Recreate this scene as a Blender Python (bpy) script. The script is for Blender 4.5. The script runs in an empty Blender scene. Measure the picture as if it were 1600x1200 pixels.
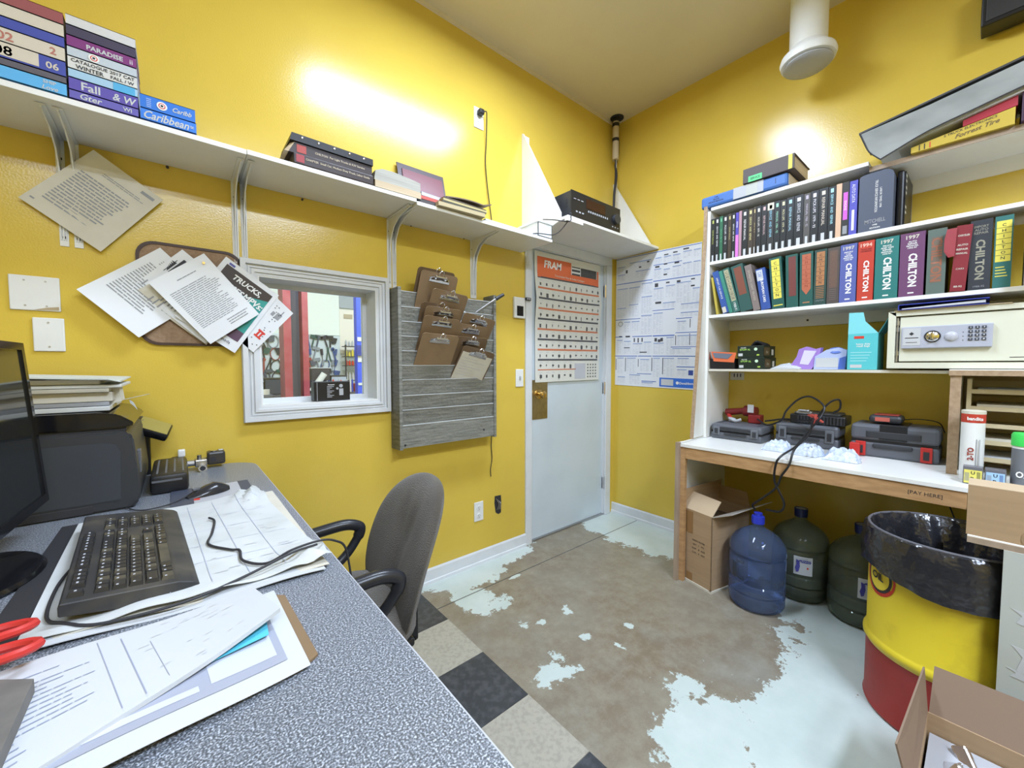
import bpy, bmesh, math, random
from mathutils import Vector, Matrix, Euler
R = math.radians
random.seed(7)
sc = bpy.context.scene
COL = sc.collection
V = Vector

# ------------------------------------------------------------------ camera
cd = bpy.data.cameras.new('camera'); cam = bpy.data.objects.new('camera', cd); COL.objects.link(cam)
yaw, pit, rol = R(50.0), R(-2.73), R(-0.11)
F = V((math.cos(pit)*math.cos(yaw), math.cos(pit)*math.sin(yaw), math.sin(pit)))
Rt = V((math.sin(yaw), -math.cos(yaw), 0)); Up = Rt.cross(F)
Rt, Up = Rt*math.cos(rol)+Up*math.sin(rol), -Rt*math.sin(rol)+Up*math.cos(rol)
cam.matrix_world = Matrix(((Rt.x, Up.x, -F.x, -2.9275), (Rt.y, Up.y, -F.y, -2.1058), (Rt.z, Up.z, -F.z, 1.30), (0, 0, 0, 1)))
cd.sensor_width = 36; cd.lens = 623.9/1600*36; cd.clip_start = 0.02
sc.camera = cam

# ------------------------------------------------------------------ world, exposure, lights
w = bpy.data.worlds.new('world'); sc.world = w; w.use_nodes = True
w.node_tree.nodes['Background'].inputs[0].default_value = (0.85, 0.92, 1, 1)
w.node_tree.nodes['Background'].inputs[1].default_value = 0.25
sc.view_settings.view_transform = 'Standard'; sc.view_settings.look = 'None'
sc.view_settings.gamma = 1; sc.view_settings.use_curve_mapping = False
sc.view_settings.exposure = -0.10
CEIL = 3.33
def area(name, loc, sx, sy, power, col, rot=(0, 0, 0)):
    l = bpy.data.lights.new(name, 'AREA'); l.shape = 'RECTANGLE'; l.size = sx; l.size_y = sy
    l.energy = power; l.color = col
    o = bpy.data.objects.new(name, l); COL.objects.link(o); o.location = loc; o.rotation_euler = rot
    return o
LC = (0.80, 0.94, 1.17)
LAMPS_AND_FILL = ((-1.62, -.95, 60, 'nearest the window wall'), (-4.1, -2.5, 8, 'added as fill over the service counter'), (-2.1, -3.3, 108, 'added as fill behind the camera on the right'), (-3.4, -3.9, 60, 'added as fill at the back of the office'))  # first lamp follows the wall highlights; the other three are unseen, added as fill
for lx, ly, lw, lp in LAMPS_AND_FILL: area('panel_and_fill_light', (lx, ly, 3.238), 1.16, 0.26, lw, LC)
area('added_shop_light', (-1.2, 1.5, 4.0), 3.5, 1.2, 380, (0.9, 0.96, 1.0))  # unseen light added so the workshop fronts facing the window are lit

# ------------------------------------------------------------------ materials
_m = {}
def mat(name, c, rough=0.5, metal=0.0, spec=0.5, trans=0.0, emit=None, es=1.0, noise=None, bump=None, alpha=1.0, coat=0.0, ior=1.45, sheen=0.0):
    """noise = (scale, second colour, amount, detail); bump = (scale, strength)"""
    if name in _m: return _m[name]
    m = bpy.data.materials.new(name); m.use_nodes = True; nt = m.node_tree
    b = nt.nodes['Principled BSDF']
    b.inputs['Base Color'].default_value = (*c, 1); b.inputs['Roughness'].default_value = rough
    b.inputs['Metallic'].default_value = metal; b.inputs['Specular IOR Level'].default_value = spec
    b.inputs['Transmission Weight'].default_value = trans; b.inputs['IOR'].default_value = ior
    b.inputs['Alpha'].default_value = alpha; b.inputs['Coat Weight'].default_value = coat
    b.inputs['Sheen Weight'].default_value = sheen
    if emit: b.inputs['Emission Color'].default_value = (*emit, 1); b.inputs['Emission Strength'].default_value = es
    if noise or bump:
        tc = nt.nodes.new('ShaderNodeTexCoord')
    if noise:
        n = nt.nodes.new('ShaderNodeTexNoise'); nt.links.new(tc.outputs['Object'], n.inputs['Vector'])
        sca = noise[0]
        if isinstance(sca, tuple):
            mp = nt.nodes.new('ShaderNodeMapping'); mp.inputs['Scale'].default_value = sca
            nt.links.new(tc.outputs['Object'], mp.inputs['Vector']); nt.links.new(mp.outputs[0], n.inputs['Vector']); sca = 1
        n.inputs['Scale'].default_value = sca; n.inputs['Detail'].default_value = noise[3] if len(noise) > 3 else 3
        r = nt.nodes.new('ShaderNodeValToRGB'); lo, hi = noise[4] if len(noise) > 4 else (0.35, 0.7)
        r.color_ramp.elements[0].position = lo; r.color_ramp.elements[1].position = hi
        r.color_ramp.elements[0].color = (*c, 1)
        r.color_ramp.elements[1].color = (*[c[i]*(1-noise[2])+noise[1][i]*noise[2] for i in range(3)], 1)
        nt.links.new(n.outputs['Fac'], r.inputs[0]); nt.links.new(r.outputs[0], b.inputs['Base Color'])
    if bump:
        n2 = nt.nodes.new('ShaderNodeTexNoise'); n2.inputs['Scale'].default_value = bump[0]; n2.inputs['Detail'].default_value = 2
        nt.links.new(tc.outputs['Object'], n2.inputs['Vector'])
        bp = nt.nodes.new('ShaderNodeBump'); bp.inputs['Strength'].default_value = bump[1]; bp.inputs['Distance'].default_value = 0.01
        nt.links.new(n2.outputs['Fac'], bp.inputs['Height']); nt.links.new(bp.outputs[0], b.inputs['Normal'])
    _m[name] = m
    return m
M = dict(
    yellow=mat('yellow_wall_paint', (0.69, 0.50, 0.076), 0.20, spec=0.55, noise=(2.2, (0.60, 0.43, 0.068), 0.6, 5), bump=(160, 0.05)),
    ceiling=mat('cream_ceiling_paint', (0.70, 0.62, 0.42), 0.6, noise=(1.5, (0.62, 0.54, 0.36), 0.6)),
    trim=mat('grey_white_trim', (0.66, 0.68, 0.70), 0.4, noise=(9, (0.50, 0.51, 0.52), 0.40, 6, (.5, .8))),
    white=mat('white_gloss_paint', (0.78, 0.79, 0.78), 0.38, noise=(5, (0.66, 0.66, 0.64), 0.4)),
    door=mat('door_paint', (0.58, 0.65, 0.70), 0.38, noise=(3, (0.46, 0.53, 0.58), 0.5, 6)),
    melamine=mat('white_melamine', (0.80, 0.80, 0.77), 0.32, noise=(6, (0.70, 0.69, 0.64), 0.35)),
    chip=mat('chipboard_edge', (0.42, 0.30, 0.19), 0.75, noise=(60, (0.30, 0.20, 0.12), 0.8)),
    wood=mat('pine_wood', (0.50, 0.30, 0.14), 0.55, noise=((3, 14, 60), (0.33, 0.18, 0.08), 0.7, 4)),
    oldwood=mat('weathered_wood', (0.40, 0.31, 0.23), 0.65, noise=((20, 20, 4), (0.26, 0.19, 0.14), 0.7, 5)),
    paper=mat('white_paper', (0.55, 0.57, 0.59), 0.6),
    wpaper=mat('bright_paper', (0.74, 0.76, 0.79), 0.55),
    oldpaper=mat('cream_paper', (0.64, 0.61, 0.52), 0.65, noise=(12, (0.54, 0.50, 0.40), 0.5)),
    pages=mat('book_pages', (0.58, 0.47, 0.32), 0.8, noise=((4, 4, 220), (0.40, 0.31, 0.20), 0.7, 2)),
    pagesw=mat('white_book_pages', (0.70, 0.68, 0.62), 0.8, noise=((4, 4, 260), (0.50, 0.48, 0.43), 0.6, 2)),
    black=mat('black_plastic', (0.014, 0.014, 0.016), 0.38),
    blackgloss=mat('glossy_black_plastic', (0.008, 0.008, 0.010), 0.12),
    darkgrey=mat('dark_grey_plastic', (0.035, 0.037, 0.042), 0.42),
    grey=mat('grey_plastic', (0.12, 0.125, 0.14), 0.45),
    lgrey=mat('light_grey_plastic', (0.42, 0.43, 0.46), 0.4),
    chrome=mat('chrome', (0.75, 0.75, 0.77), 0.18, 1.0),
    steel=mat('dull_steel', (0.45, 0.45, 0.46), 0.38, 1.0),
    brass=mat('brass', (0.72, 0.50, 0.20), 0.25, 1.0),
    ink=mat('black_ink', (0.03, 0.03, 0.035), 0.6),
    inkg=mat('grey_ink', (0.30, 0.31, 0.33), 0.7),
    inkl=mat('pale_grey_ink', (0.50, 0.51, 0.56), 0.7),
    inkb=mat('blue_ink', (0.05, 0.13, 0.50), 0.6),
    inkw=mat('white_ink', (0.82, 0.82, 0.80), 0.6),
    inkr=mat('red_ink', (0.62, 0.045, 0.03), 0.6),
    inko=mat('orange_ink', (0.72, 0.16, 0.06), 0.6),
    inky=mat('yellow_ink', (0.75, 0.66, 0.10), 0.6),
    red=mat('red_plastic', (0.55, 0.035, 0.03), 0.4),
    blue=mat('blue_plastic', (0.03, 0.06, 0.42), 0.35),
    hard=mat('brown_hardboard', (0.25, 0.165, 0.09), 0.45, noise=(6, (0.17, 0.11, 0.06), 0.6, 5)),
    cork=mat('cork', (0.34, 0.23, 0.15), 0.9, noise=(90, (0.24, 0.15, 0.09), 0.7)),
    card=mat('cardboard', (0.42, 0.29, 0.17), 0.8, noise=((3, 3, 60), (0.36, 0.24, 0.14), 0.6)),
    cardin=mat('cardboard_inside', (0.50, 0.38, 0.25), 0.8),
    safe=mat('cream_safe_enamel', (0.66, 0.66, 0.54), 0.35),
)
def C(r, g, b, rough=0.5, **k):
    return mat('colour_%d_%d_%d_%d' % (r*100, g*100, b*100, rough*100), (r, g, b), rough, **k)

# ------------------------------------------------------------------ mesh helpers
def link(o, parent=None):
    COL.objects.link(o)
    if parent: o.parent = parent
    return o
def wm(o):
    m = o.matrix_basis.copy(); p = o.parent
    while p: m = p.matrix_basis @ m; p = p.parent
    return m
def mesh_of(bm, m, smooth=False):
    bmesh.ops.recalc_face_normals(bm, faces=bm.faces)
    me = bpy.data.meshes.new('mesh'); bm.to_mesh(me); bm.free(); me.materials.append(m)
    if smooth:
        for p in me.polygons: p.use_smooth = True
    return me
def part(name, bm, m, parent, smooth=False, local=False, label=None, kind=None):
    """child mesh of parent; bm in world coordinates unless local"""
    if not local: bm.transform(wm(parent).inverted())
    me = mesh_of(bm, m, smooth)
    if smooth == 'auto':
        me.shade_auto = True
    o = bpy.data.objects.new(name, me); link(o, parent)
    if label: o['label'] = label
    if name in ('handwriting', 'printed_text', 'print_lines', 'ruled_lines', 'printed_form', 'vent_slots', 'wires'): kind = 'stuff'
    if kind: o['kind'] = kind
    if smooth: auto(o)
    return o
def auto(o):
    me = o.data
    try: me.set_sharp_from_angle(angle=R(38))
    except Exception: pass
def thing(name, label, cat, loc=(0, 0, 0), rot=(0, 0, 0), group=None, kind=None):
    o = bpy.data.objects.new(name, None); o.empty_display_size = 0.05
    o.location = loc; o.rotation_euler = rot; link(o)
    if label: o['label'] = label
    if cat: o['category'] = cat
    if group: o['group'] = group
    if kind: o['kind'] = kind
    return o
def solo(name, label, cat, bm, m, loc=(0, 0, 0), group=None, smooth=False, kind=None):
    bm.transform(Matrix.Translation(-V(loc)))
    o = bpy.data.objects.new(name, mesh_of(bm, m, smooth)); o.location = loc; link(o)
    if smooth: auto(o)
    if label: o['label'] = label
    if cat: o['category'] = cat
    if group: o['group'] = group
    if kind: o['kind'] = kind
    return o
def NB(): return bmesh.new()
def box(bm, a, b, bev=0.0, mtx=None):
    x0, x1 = sorted((a[0], b[0])); y0, y1 = sorted((a[1], b[1])); z0, z1 = sorted((a[2], b[2]))
    t = bmesh.new() if bev or mtx else bm
    vs = [t.verts.new((x, y, z)) for x in (x0, x1) for y in (y0, y1) for z in (z0, z1)]
    for f in ((0, 1, 3, 2), (4, 6, 7, 5), (0, 4, 5, 1), (2, 3, 7, 6), (0, 2, 6, 4), (1, 5, 7, 3)):
        t.faces.new([vs[i] for i in f])
    if bev:
        bmesh.ops.recalc_face_normals(t, faces=t.faces)
        bmesh.ops.bevel(t, geom=t.edges[:], offset=min(bev, .45*(x1-x0), .45*(y1-y0), .45*(z1-z0)), segments=2, affect='EDGES', profile=0.5)
    if t is not bm: join(bm, t, mtx)
    return bm
def join(bm, t, mtx=None):
    if mtx is not None: t.transform(mtx)
    me = bpy.data.meshes.new('tmp'); t.to_mesh(me); t.free(); bm.from_mesh(me); bpy.data.meshes.remove(me)
def B(a, b, bev=0.0, mtx=None): return box(NB(), a, b, bev, mtx)
def boxes(*ab, bev=0.0):
    bm = NB()
    for a, b in ab: box(bm, a, b, bev)
    return bm
def prism(bm, pts, vec):
    """pts: planar loop of 3D points, extruded by vec"""
    vec = V(vec); a = [bm.verts.new(p) for p in pts]; b = [bm.verts.new(V(p)+vec) for p in pts]
    bm.faces.new(a); bm.faces.new(list(reversed(b)))
    for i in range(len(pts)):
        j = (i+1) % len(pts); bm.faces.new((a[j], a[i], b[i], b[j]))
    return bm
def lathe(bm, prof, c=(0, 0, 0), n=24, mtx=None, cap=True):
    t = bmesh.new() if mtx is not None else bm
    rings = []
    for r, z in prof:
        rings.append([t.verts.new((c[0]+r*math.cos(2*math.pi*i/n), c[1]+r*math.sin(2*math.pi*i/n), c[2]+z)) for i in range(n)])
    for k in range(len(rings)-1):
        for i in range(n):
            j = (i+1) % n; t.faces.new((rings[k][i], rings[k][j], rings[k+1][j], rings[k+1][i]))
    if cap: t.faces.new(list(reversed(rings[0]))); t.faces.new(rings[-1])
    if t is not bm: join(bm, t, mtx)
    return bm
def cyl(bm, p0, p1, r, n=12, r1=None):
    p0, p1 = V(p0), V(p1); d = p1-p0
    m = Matrix.Translation(p0) @ d.to_track_quat('Z', 'Y').to_matrix().to_4x4()
    return lathe(bm, [(r, 0), (r if r1 is None else r1, d.length)], n=n, mtx=m)
def spline(pts, k=6):
    pts = [V(p) for p in pts]; out = []
    P = [pts[0]*2-pts[1]]+pts+[pts[-1]*2-pts[-2]]
    for i in range(1, len(P)-2):
        for j in range(k):
            t = j/k; a, b, c, d = P[i-1], P[i], P[i+1], P[i+2]
            out.append(0.5*((2*b)+(c-a)*t+(2*a-5*b+4*c-d)*t*t+(3*b-a-3*c+d)*t**3))
    out.append(pts[-1]); return out
def tube(bm, pts, r, n=6, sm=6):
    pts = spline(pts, sm) if sm else [V(p) for p in pts]
    rings = []; prev = None
    for i, p in enumerate(pts):
        d = (pts[min(i+1, len(pts)-1)]-pts[max(i-1, 0)]).normalized()
        if prev is None: prev = d.orthogonal().normalized()
        u = (prev-d*prev.dot(d)).normalized(); prev = u; v = d.cross(u)
        rr = r(i/(len(pts)-1)) if callable(r) else r
        rings.append([bm.verts.new(p+(u*math.cos(2*math.pi*k/n)+v*math.sin(2*math.pi*k/n))*rr) for k in range(n)])
    for a, b in zip(rings, rings[1:]):
        for k in range(n):
            j = (k+1) % n; bm.faces.new((a[k], a[j], b[j], b[k]))
    bm.faces.new(list(reversed(rings[0]))); bm.faces.new(rings[-1])
    return bm
def quad(bm, a, b, c, d): bm.faces.new([bm.verts.new(p) for p in (a, b, c, d)])
def frame_m(o, r, u):
    r = V(r).normalized(); u = V(u).normalized(); n = r.cross(u)
    return Matrix(((r.x, u.x, n.x, o[0]), (r.y, u.y, n.y, o[1]), (r.z, u.z, n.z, o[2]), (0, 0, 0, 1)))
_tx = {}
def text(s, o, r, u, h, wmax, m, parent, name='lettering', local=False, bold=0.0, shear=0.0, label=None, fill=False, sp=1.0):
    """flat lettering centred on o, running along r, upright along u, cap height h, at most wmax wide"""
    key = (s, bold, shear, sp)
    if key not in _tx:
        cu = bpy.data.curves.new('t', 'FONT'); cu.body = s; cu.resolution_u = 2; cu.offset = bold; cu.shear = shear
        cu.space_character = sp; cu.space_line = 0.85
        cu.align_x = 'CENTER'; cu.fill_mode = 'BOTH'
        to = bpy.data.objects.new('t', cu); COL.objects.link(to)
        bpy.context.view_layer.update()
        me = bpy.data.meshes.new_from_object(to.evaluated_get(bpy.context.evaluated_depsgraph_get()))
        bpy.data.objects.remove(to)
        xs = [v.co.x for v in me.vertices] or [0, 1]; ys = [v.co.y for v in me.vertices] or [0, 1]
        _tx[key] = (me, min(xs), max(xs), min(ys), max(ys))
    me, x0, x1, y0, y1 = _tx[key]
    nl = s.count('\n')+1
    sy = h/(y1-y0)*1.0; sx = sy
    if (x1-x0)*sx > wmax or fill: sx = wmax/(x1-x0)
    bm = bmesh.new(); bm.from_mesh(me)
    bm.transform(frame_m(o, r, u) @ Matrix.Diagonal((sx, sy, 1, 1)) @ Matrix.Translation((-(x0+x1)/2, -(y0+y1)/2, 0)))
    if not local: bm.transform(wm(parent).inverted())
    me2 = bpy.data.meshes.new('lettering'); bm.to_mesh(me2); bm.free(); me2.materials.append(m)
    ob = bpy.data.objects.new(name, me2); link(ob, parent)
    if label: ob['label'] = label
    return ob
def P(px, py, ax, val):
    """point of the room's plane ax = val seen at photo pixel (px, py), used to take measurements off the photo"""
    d = F+Rt*((px-800)/623.9)-Up*((py-600)/623.9); c = V((-2.9275, -2.1058, 1.30))
    return c+d*((val-c[ax])/d[ax])
class Sheet:
    """a bent sheet of paper: corners tl, tr, br, bl in world space, bulge(u, v) along its normal"""
    def __init__(s, tl, tr, br, bl, bulge=None, th=0.0006):
        s.c = [V(p) for p in (tl, tr, br, bl)]; s.b = bulge or (lambda u, v: 0); s.th = th
        s.n = (s.c[1]-s.c[0]).cross(s.c[3]-s.c[0]).normalized()*-1
    def at(s, u, v, off=0.0):
        tl, tr, br, bl = s.c
        return tl*(1-u)*(1-v)+tr*u*(1-v)+br*u*v+bl*(1-u)*v+s.n*(s.b(u, v)+off)
    def bm(s, nu=8, nv=8):
        bm = NB()
        for off in (0, -s.th):
            g = [[bm.verts.new(s.at(i/nu, j/nv, off)) for i in range(nu+1)] for j in range(nv+1)]
            for j in range(nv):
                for i in range(nu): bm.faces.new((g[j][i], g[j][i+1], g[j+1][i+1], g[j+1][i]))
            if off == 0: g0 = g
        per = [(0, i) for i in range(nu)]+[(j, nu) for j in range(nv)]+[(nv, i) for i in range(nu, 0, -1)]+[(j, 0) for j in range(nv, 0, -1)]
        for a, b in zip(per, per[1:]+per[:1]):
            bm.faces.new((g0[a[0]][a[1]], g0[b[0]][b[1]], g[b[0]][b[1]], g[a[0]][a[1]]))
        return bm
    def mark(s, bm, u0, v0, u1, v1, off=0.0007, k=1):
        for i in range(k):
            a = u0+(u1-u0)*i/k; b = u0+(u1-u0)*(i+1)/k
            quad(bm, s.at(a, v0, off), s.at(b, v0, off), s.at(b, v1, off), s.at(a, v1, off))
    def lines(s, bm, u0, u1, v0, v1, n, h=0.35, rag=0.25, words=5, k=1):
        for i in range(n):
            v = v0+(v1-v0)*i/n; e = u1-(u1-u0)*random.random()*rag; u = u0
            while u < e-0.01:
                wd = (u1-u0)/words*random.uniform(0.3, 1.2); ue = min(u+wd, e)
                s.mark(bm, u, v, ue, v+(v1-v0)/n*h, k=k); u = ue+(u1-u0)*0.015
# ------------------------------------------------------------------ the room
X0, Y0 = -5.0, -5.2
def floor_material():
    m = bpy.data.materials.new('worn_painted_concrete'); m.use_nodes = True; nt = m.node_tree; N = nt.nodes; L = nt.links
    b = N['Principled BSDF']; tc = N.new('ShaderNodeTexCoord'); obj = tc.outputs['Object']
    def noise(s, d=4, rough=0.6):
        n = N.new('ShaderNodeTexNoise'); n.inputs['Scale'].default_value = s; n.inputs['Detail'].default_value = d
        n.inputs['Roughness'].default_value = rough; L.new(obj, n.inputs['Vector']); return n.outputs['Fac']
    def math_(op, a, bb=None):
        n = N.new('ShaderNodeMath'); n.operation = op
        for i, x in enumerate((a, bb)):
            if x is None: continue
            if isinstance(x, (int, float)): n.inputs[i].default_value = x
            else: L.new(x, n.inputs[i])
        return n.outputs[0]
    def mix(f, c1, c2):
        n = N.new('ShaderNodeMixRGB'); L.new(f, n.inputs[0])
        for i, x in ((1, c1), (2, c2)):
            if isinstance(x, tuple): n.inputs[i].default_value = (*x, 1)
            else: L.new(x, n.inputs[i])
        return n.outputs[0]
    def ramp(f, lo, hi):
        n = N.new('ShaderNodeMapRange'); n.inputs['From Min'].default_value = lo; n.inputs['From Max'].default_value = hi
        L.new(f, n.inputs['Value']); return n.outputs[0]
    blobs = [(-1.58, 0.02, .30, .26, 1), (-1.25, 0.02, .24, .17, 1), (-1.70, -.32, .11, .15, 1), (-1.64, -.42, .07, .06, 1), (-0.08, -.40, .42, .70, 1), (0.0, -1.0, .42, .35, 1),
             (-1.735, -.976, .085, .065, 1), (-1.47, -.90, .022, .03, 1), (-1.38, -.72, .025, .03, 1), (-1.55, -.70, .03, .02, 1), (-1.64, -.66, .02, .02, 1), (-1.24, -1.0, .015, .02, 1), (-1.38, -.28, .03, .015, 1), (-1.40, -1.05, .012, .03, 1),
             (-1.40, -1.36, .06, .05, 1), (-1.55, -1.52, .22, .16, 1), (-1.25, -1.75, .45, .20, 1), (-.75, -1.72, .35, .16, 1), (-.35, -1.75, .30, .35, 1), (-.95, -2.3, 1.0, .5, 1), (-.66, -1.52, .10, .05, 1), (-2.0, -2.4, .6, .7, 1)]
    acc = None
    sep = N.new('ShaderNodeSeparateXYZ'); L.new(obj, sep.inputs[0])
    for cx, cy, rx, ry, _ in blobs:
        dx = math_('DIVIDE', math_('SUBTRACT', sep.outputs[0], cx), rx); dy = math_('DIVIDE', math_('SUBTRACT', sep.outputs[1], cy), ry)
        d = math_('SQRT', math_('ADD', math_('MULTIPLY', dx, dx), math_('MULTIPLY', dy, dy)))
        f = math_('MULTIPLY', math_('SUBTRACT', 1.0, d), max(.22, min(rx, ry)*5))
        acc = f if acc is None else math_('MAXIMUM', acc, f)
    n = math_('ADD', math_('MULTIPLY', math_('SUBTRACT', noise(10, 9, .72), 0.5), 1.9), acc)
    mask = ramp(n, 0.0, 0.03)
    flecks = ramp(noise(34, 5, .75), 0.685, 0.70)
    near = ramp(n, -1.15, -0.1)
    mask = math_('MAXIMUM', mask, math_('MULTIPLY', flecks, near))
    conc = mix(ramp(noise(2.2, 6), .38, .62), (0.235, 0.205, 0.155), (0.19, 0.145, 0.095))
    conc = mix(ramp(noise(9, 8, .75), .42, .70), conc, (0.30, 0.275, 0.21))
    conc = mix(ramp(noise(1.1, 3), .50, .72), conc, (0.27, 0.27, 0.24))
    crack = math_('LESS_THAN', math_('ABSOLUTE', math_('SUBTRACT', sep.outputs[1], -0.263)), 0.0035)
    paint = mix(ramp(noise(5, 6), .4, .7), (0.56, 0.63, 0.60), (0.48, 0.56, 0.53))
    col = mix(mask, conc, paint)
    col = mix(crack, col, (0.05, 0.05, 0.05))
    L.new(col, b.inputs['Base Color']); b.inputs['Roughness'].default_value = 0.42
    rr = N.new('ShaderNodeMixRGB'); L.new(mask, rr.inputs[0]); rr.inputs[1].default_value = (.45,)*3+(1,); rr.inputs[2].default_value = (.30,)*3+(1,); L.new(rr.outputs[0], b.inputs['Roughness'])
    bp = N.new('ShaderNodeBump'); bp.inputs['Strength'].default_value = .25; bp.inputs['Distance'].default_value = .002
    L.new(mask, bp.inputs['Height']); L.new(bp.outputs[0], b.inputs['Normal'])
    return m
floor = solo('floor', None, None, B((X0, Y0, -0.08), (0, 0.14, 0)), floor_material(), kind='structure')
solo('ceiling', None, None, B((X0, Y0, CEIL), (0.12, 0.14, CEIL+0.08)), M['ceiling'], kind='structure')
solo('wall_left', None, None, boxes(((X0, 0, 0), (-2.64, .14, CEIL)), ((-2.64, 0, 0), (-2.105, .14, 1.115)), ((-2.64, 0, 1.70), (-2.105, .14, CEIL)),
     ((-2.105, 0, 0), (-.995, .14, CEIL)), ((-.995, 0, 2.14), (-.115, .14, CEIL)), ((-.115, 0, 0), (0, .14, CEIL))), M['yellow'], kind='structure')
solo('wall_right', None, None, B((0, Y0, 0), (.12, .14, CEIL)), M['yellow'], kind='structure')
solo('wall_rear', None, None, B((X0, Y0-.12, 0), (.12, Y0, CEIL)), M['yellow'], kind='structure')
solo('wall_near', None, None, B((X0-.12, Y0-.12, 0), (X0, .14, CEIL)), M['yellow'], kind='structure')
# vinyl tiles laid over the concrete
def tilemat(n, a, b_, sc_):
    return mat(n, a, 0.38, noise=(sc_, b_, 0.8, 6, (0.45, 0.62)))
TD = tilemat('dark_vinyl_tile', (0.040, 0.045, 0.052), (0.075, 0.08, 0.09), 30); TL = tilemat('light_vinyl_tile', (0.40, 0.375, 0.31), (0.32, 0.30, 0.25), 60)
base = {}
for i in range(6):
    for j in range(11):
        x1 = -1.905-i*.305; y1 = -.07-j*.305
        k = (i+j) % 2
        if k not in base:
            bm = B((-.1515, -.1515, 0), (.1515, .1515, .003), .0008); base[k] = mesh_of(bm, TL if k else TD)
        o = bpy.data.objects.new('tile', base[k]); link(o, floor); o.location = (x1-.1525, y1-.1525, 0.0)
# baseboards
bbp = [(0, 0), (0, .085), (-.006, .09), (-.012, .078), (-.014, .02), (-.020, .016), (-.022, 0)]
bm = NB(); prism(bm, [(X0, y, z) for y, z in bbp], (-1.045-X0, 0, 0)); solo('baseboard_left', None, None, bm, M['trim'], kind='structure')
bm = NB(); prism(bm, [(y, -.9, z) for y, z in bbp], (0, .9, 0)); prism(bm, [(y, Y0, z) for y, z in bbp], (0, 1.9, 0)); solo('baseboard_right', None, None, bm, M['trim'], kind='structure')
bm = B((X0, -.012, CEIL-.02), (0, 0, CEIL)); solo('trim_1', None, None, bm, M['ceiling'], kind='structure')

# door
d = thing('door_1', None, None, (-.985, 0, 0), kind='structure')
part('slab', B((-.985, .018, .012), (-.125, .055, 2.13), .002), M['door'], d)
cs = NB()
for x0, x1, z0, z1 in ((-1.045, -.985, 0, 2.1345), (-.125, -.055, 0, 2.1345), (-1.045, -.055, 2.135, 2.205)):
    box(cs, (x0, -.016, z0), (x1, .0, z1), .004); 
box(cs, (-.995, -.0, 0), (-.985, .06, 2.14)); box(cs, (-.125, 0, 0), (-.115, .06, 2.14)); box(cs, (-.995, 0, 2.13), (-.115, .06, 2.14))
box(cs, (-.9845, .0005, .0), (-.975, .0175, 2.129)); box(cs, (-.135, .0005, .0), (-.1255, .0175, 2.129))
part('casing', cs, M['trim'], d)
part('threshold', B((-.99, .0, 0), (-.12, .10, .012)), M['steel'], d)
part('back_panel', B((-.99, .10, 0), (-.12, .13, 2.14)), M['door'], d)
kp = part('lock_plate', B((-.972, .0145, .90), (-.80, .018, 1.19), .001), mat('worn_brass_plate', (.50, .42, .26), .35, 1.0, noise=(30, (.35, .30, .2), .6)), d)
kn = NB(); my = Matrix.Translation((-.895, .0145, 1.085)) @ Matrix.Rotation(R(90), 4, 'X')
lathe(kn, [(.034, 0), (.034, .006), (.014, .010), (.012, .028), (.024, .036), (.028, .048), (.026, .060), (.016, .066), (.004, .067)], n=24, mtx=my)
part('knob', kn, M['brass'], d, True)
for z in (.28, 1.10, 1.92):
    h = NB(); box(h, (-.135, .004, z-.05), (-.105, .016, z+.05), .001); cyl(h, (-.122, .0, z-.052), (-.122, .0, z+.052), .007, 10)
    part('hinge', h, M['steel'] if z < 1 else M['brass'], d, True)

# window with a deep reveal
w_ = thing('window_1', None, None, (-2.37, 0, 1.06), kind='structure')
x0, x1, z0, z1 = -2.64, -2.105, 1.115, 1.70
def ringframe(bm, x0, x1, z0, z1, wd, y0, y1, bev=0.0):
    """mitred rectangular frame"""
    o = [(x0-wd, z0-wd), (x1+wd, z0-wd), (x1+wd, z1+wd), (x0-wd, z1+wd)]; i = [(x0, z0), (x1, z0), (x1, z1), (x0, z1)]
    for k in range(4):
        j = (k+1) % 4
        prism(bm, [(o[k][0], y0, o[k][1]), (o[j][0], y0, o[j][1]), (i[j][0], y0, i[j][1]), (i[k][0], y0, i[k][1])], (0, y1-y0, 0))
    return bm
fr = NB(); ringframe(fr, x0, x1, z0, z1, .068, -.012, 0); ringframe(fr, x0-.045, x1+.045, z0-.045, z1+.045, .02, -.026, -.010); ringframe(fr, x0-.012, x1+.012, z0-.012, z1+.012, .012, -.020, -.010); ringframe(fr, x0-.030, x1+.030, z0-.030, z1+.030, .007, -.018, -.010)
part('casing', fr, M['trim'], w_)
rv = NB(); ringframe(rv, x0+.006, x1-.006, z0+.006, z1-.006, .006, -.010, .165); part('reveal', rv, M['white'], w_)
st = NB(); ringframe(st, x0+.028, x1-.028, z0+.026, z1-.026, .022, .125, .150); part('sash', st, M['trim'], w_)
gm = bpy.data.materials.new('clear_glass'); gm.use_nodes = True; nt = gm.node_tree; nt.nodes.clear()
o_ = nt.nodes.new('ShaderNodeOutputMaterial'); mx = nt.nodes.new('ShaderNodeMixShader'); tr = nt.nodes.new('ShaderNodeBsdfTransparent'); gl = nt.nodes.new('ShaderNodeBsdfGlossy'); gl.inputs['Roughness'].default_value = .03
fz = nt.nodes.new('ShaderNodeFresnel'); nt.links.new(fz.outputs[0], mx.inputs[0]); nt.links.new(tr.outputs[0], mx.inputs[1]); nt.links.new(gl.outputs[0], mx.inputs[2]); nt.links.new(mx.outputs[0], o_.inputs[0])
tr.inputs[0].default_value = (.93, .96, .97, 1)
part('pane', B((x0+.02, .136, z0+.02), (x1-.02, .140, z1-.02)), gm, w_)

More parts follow.
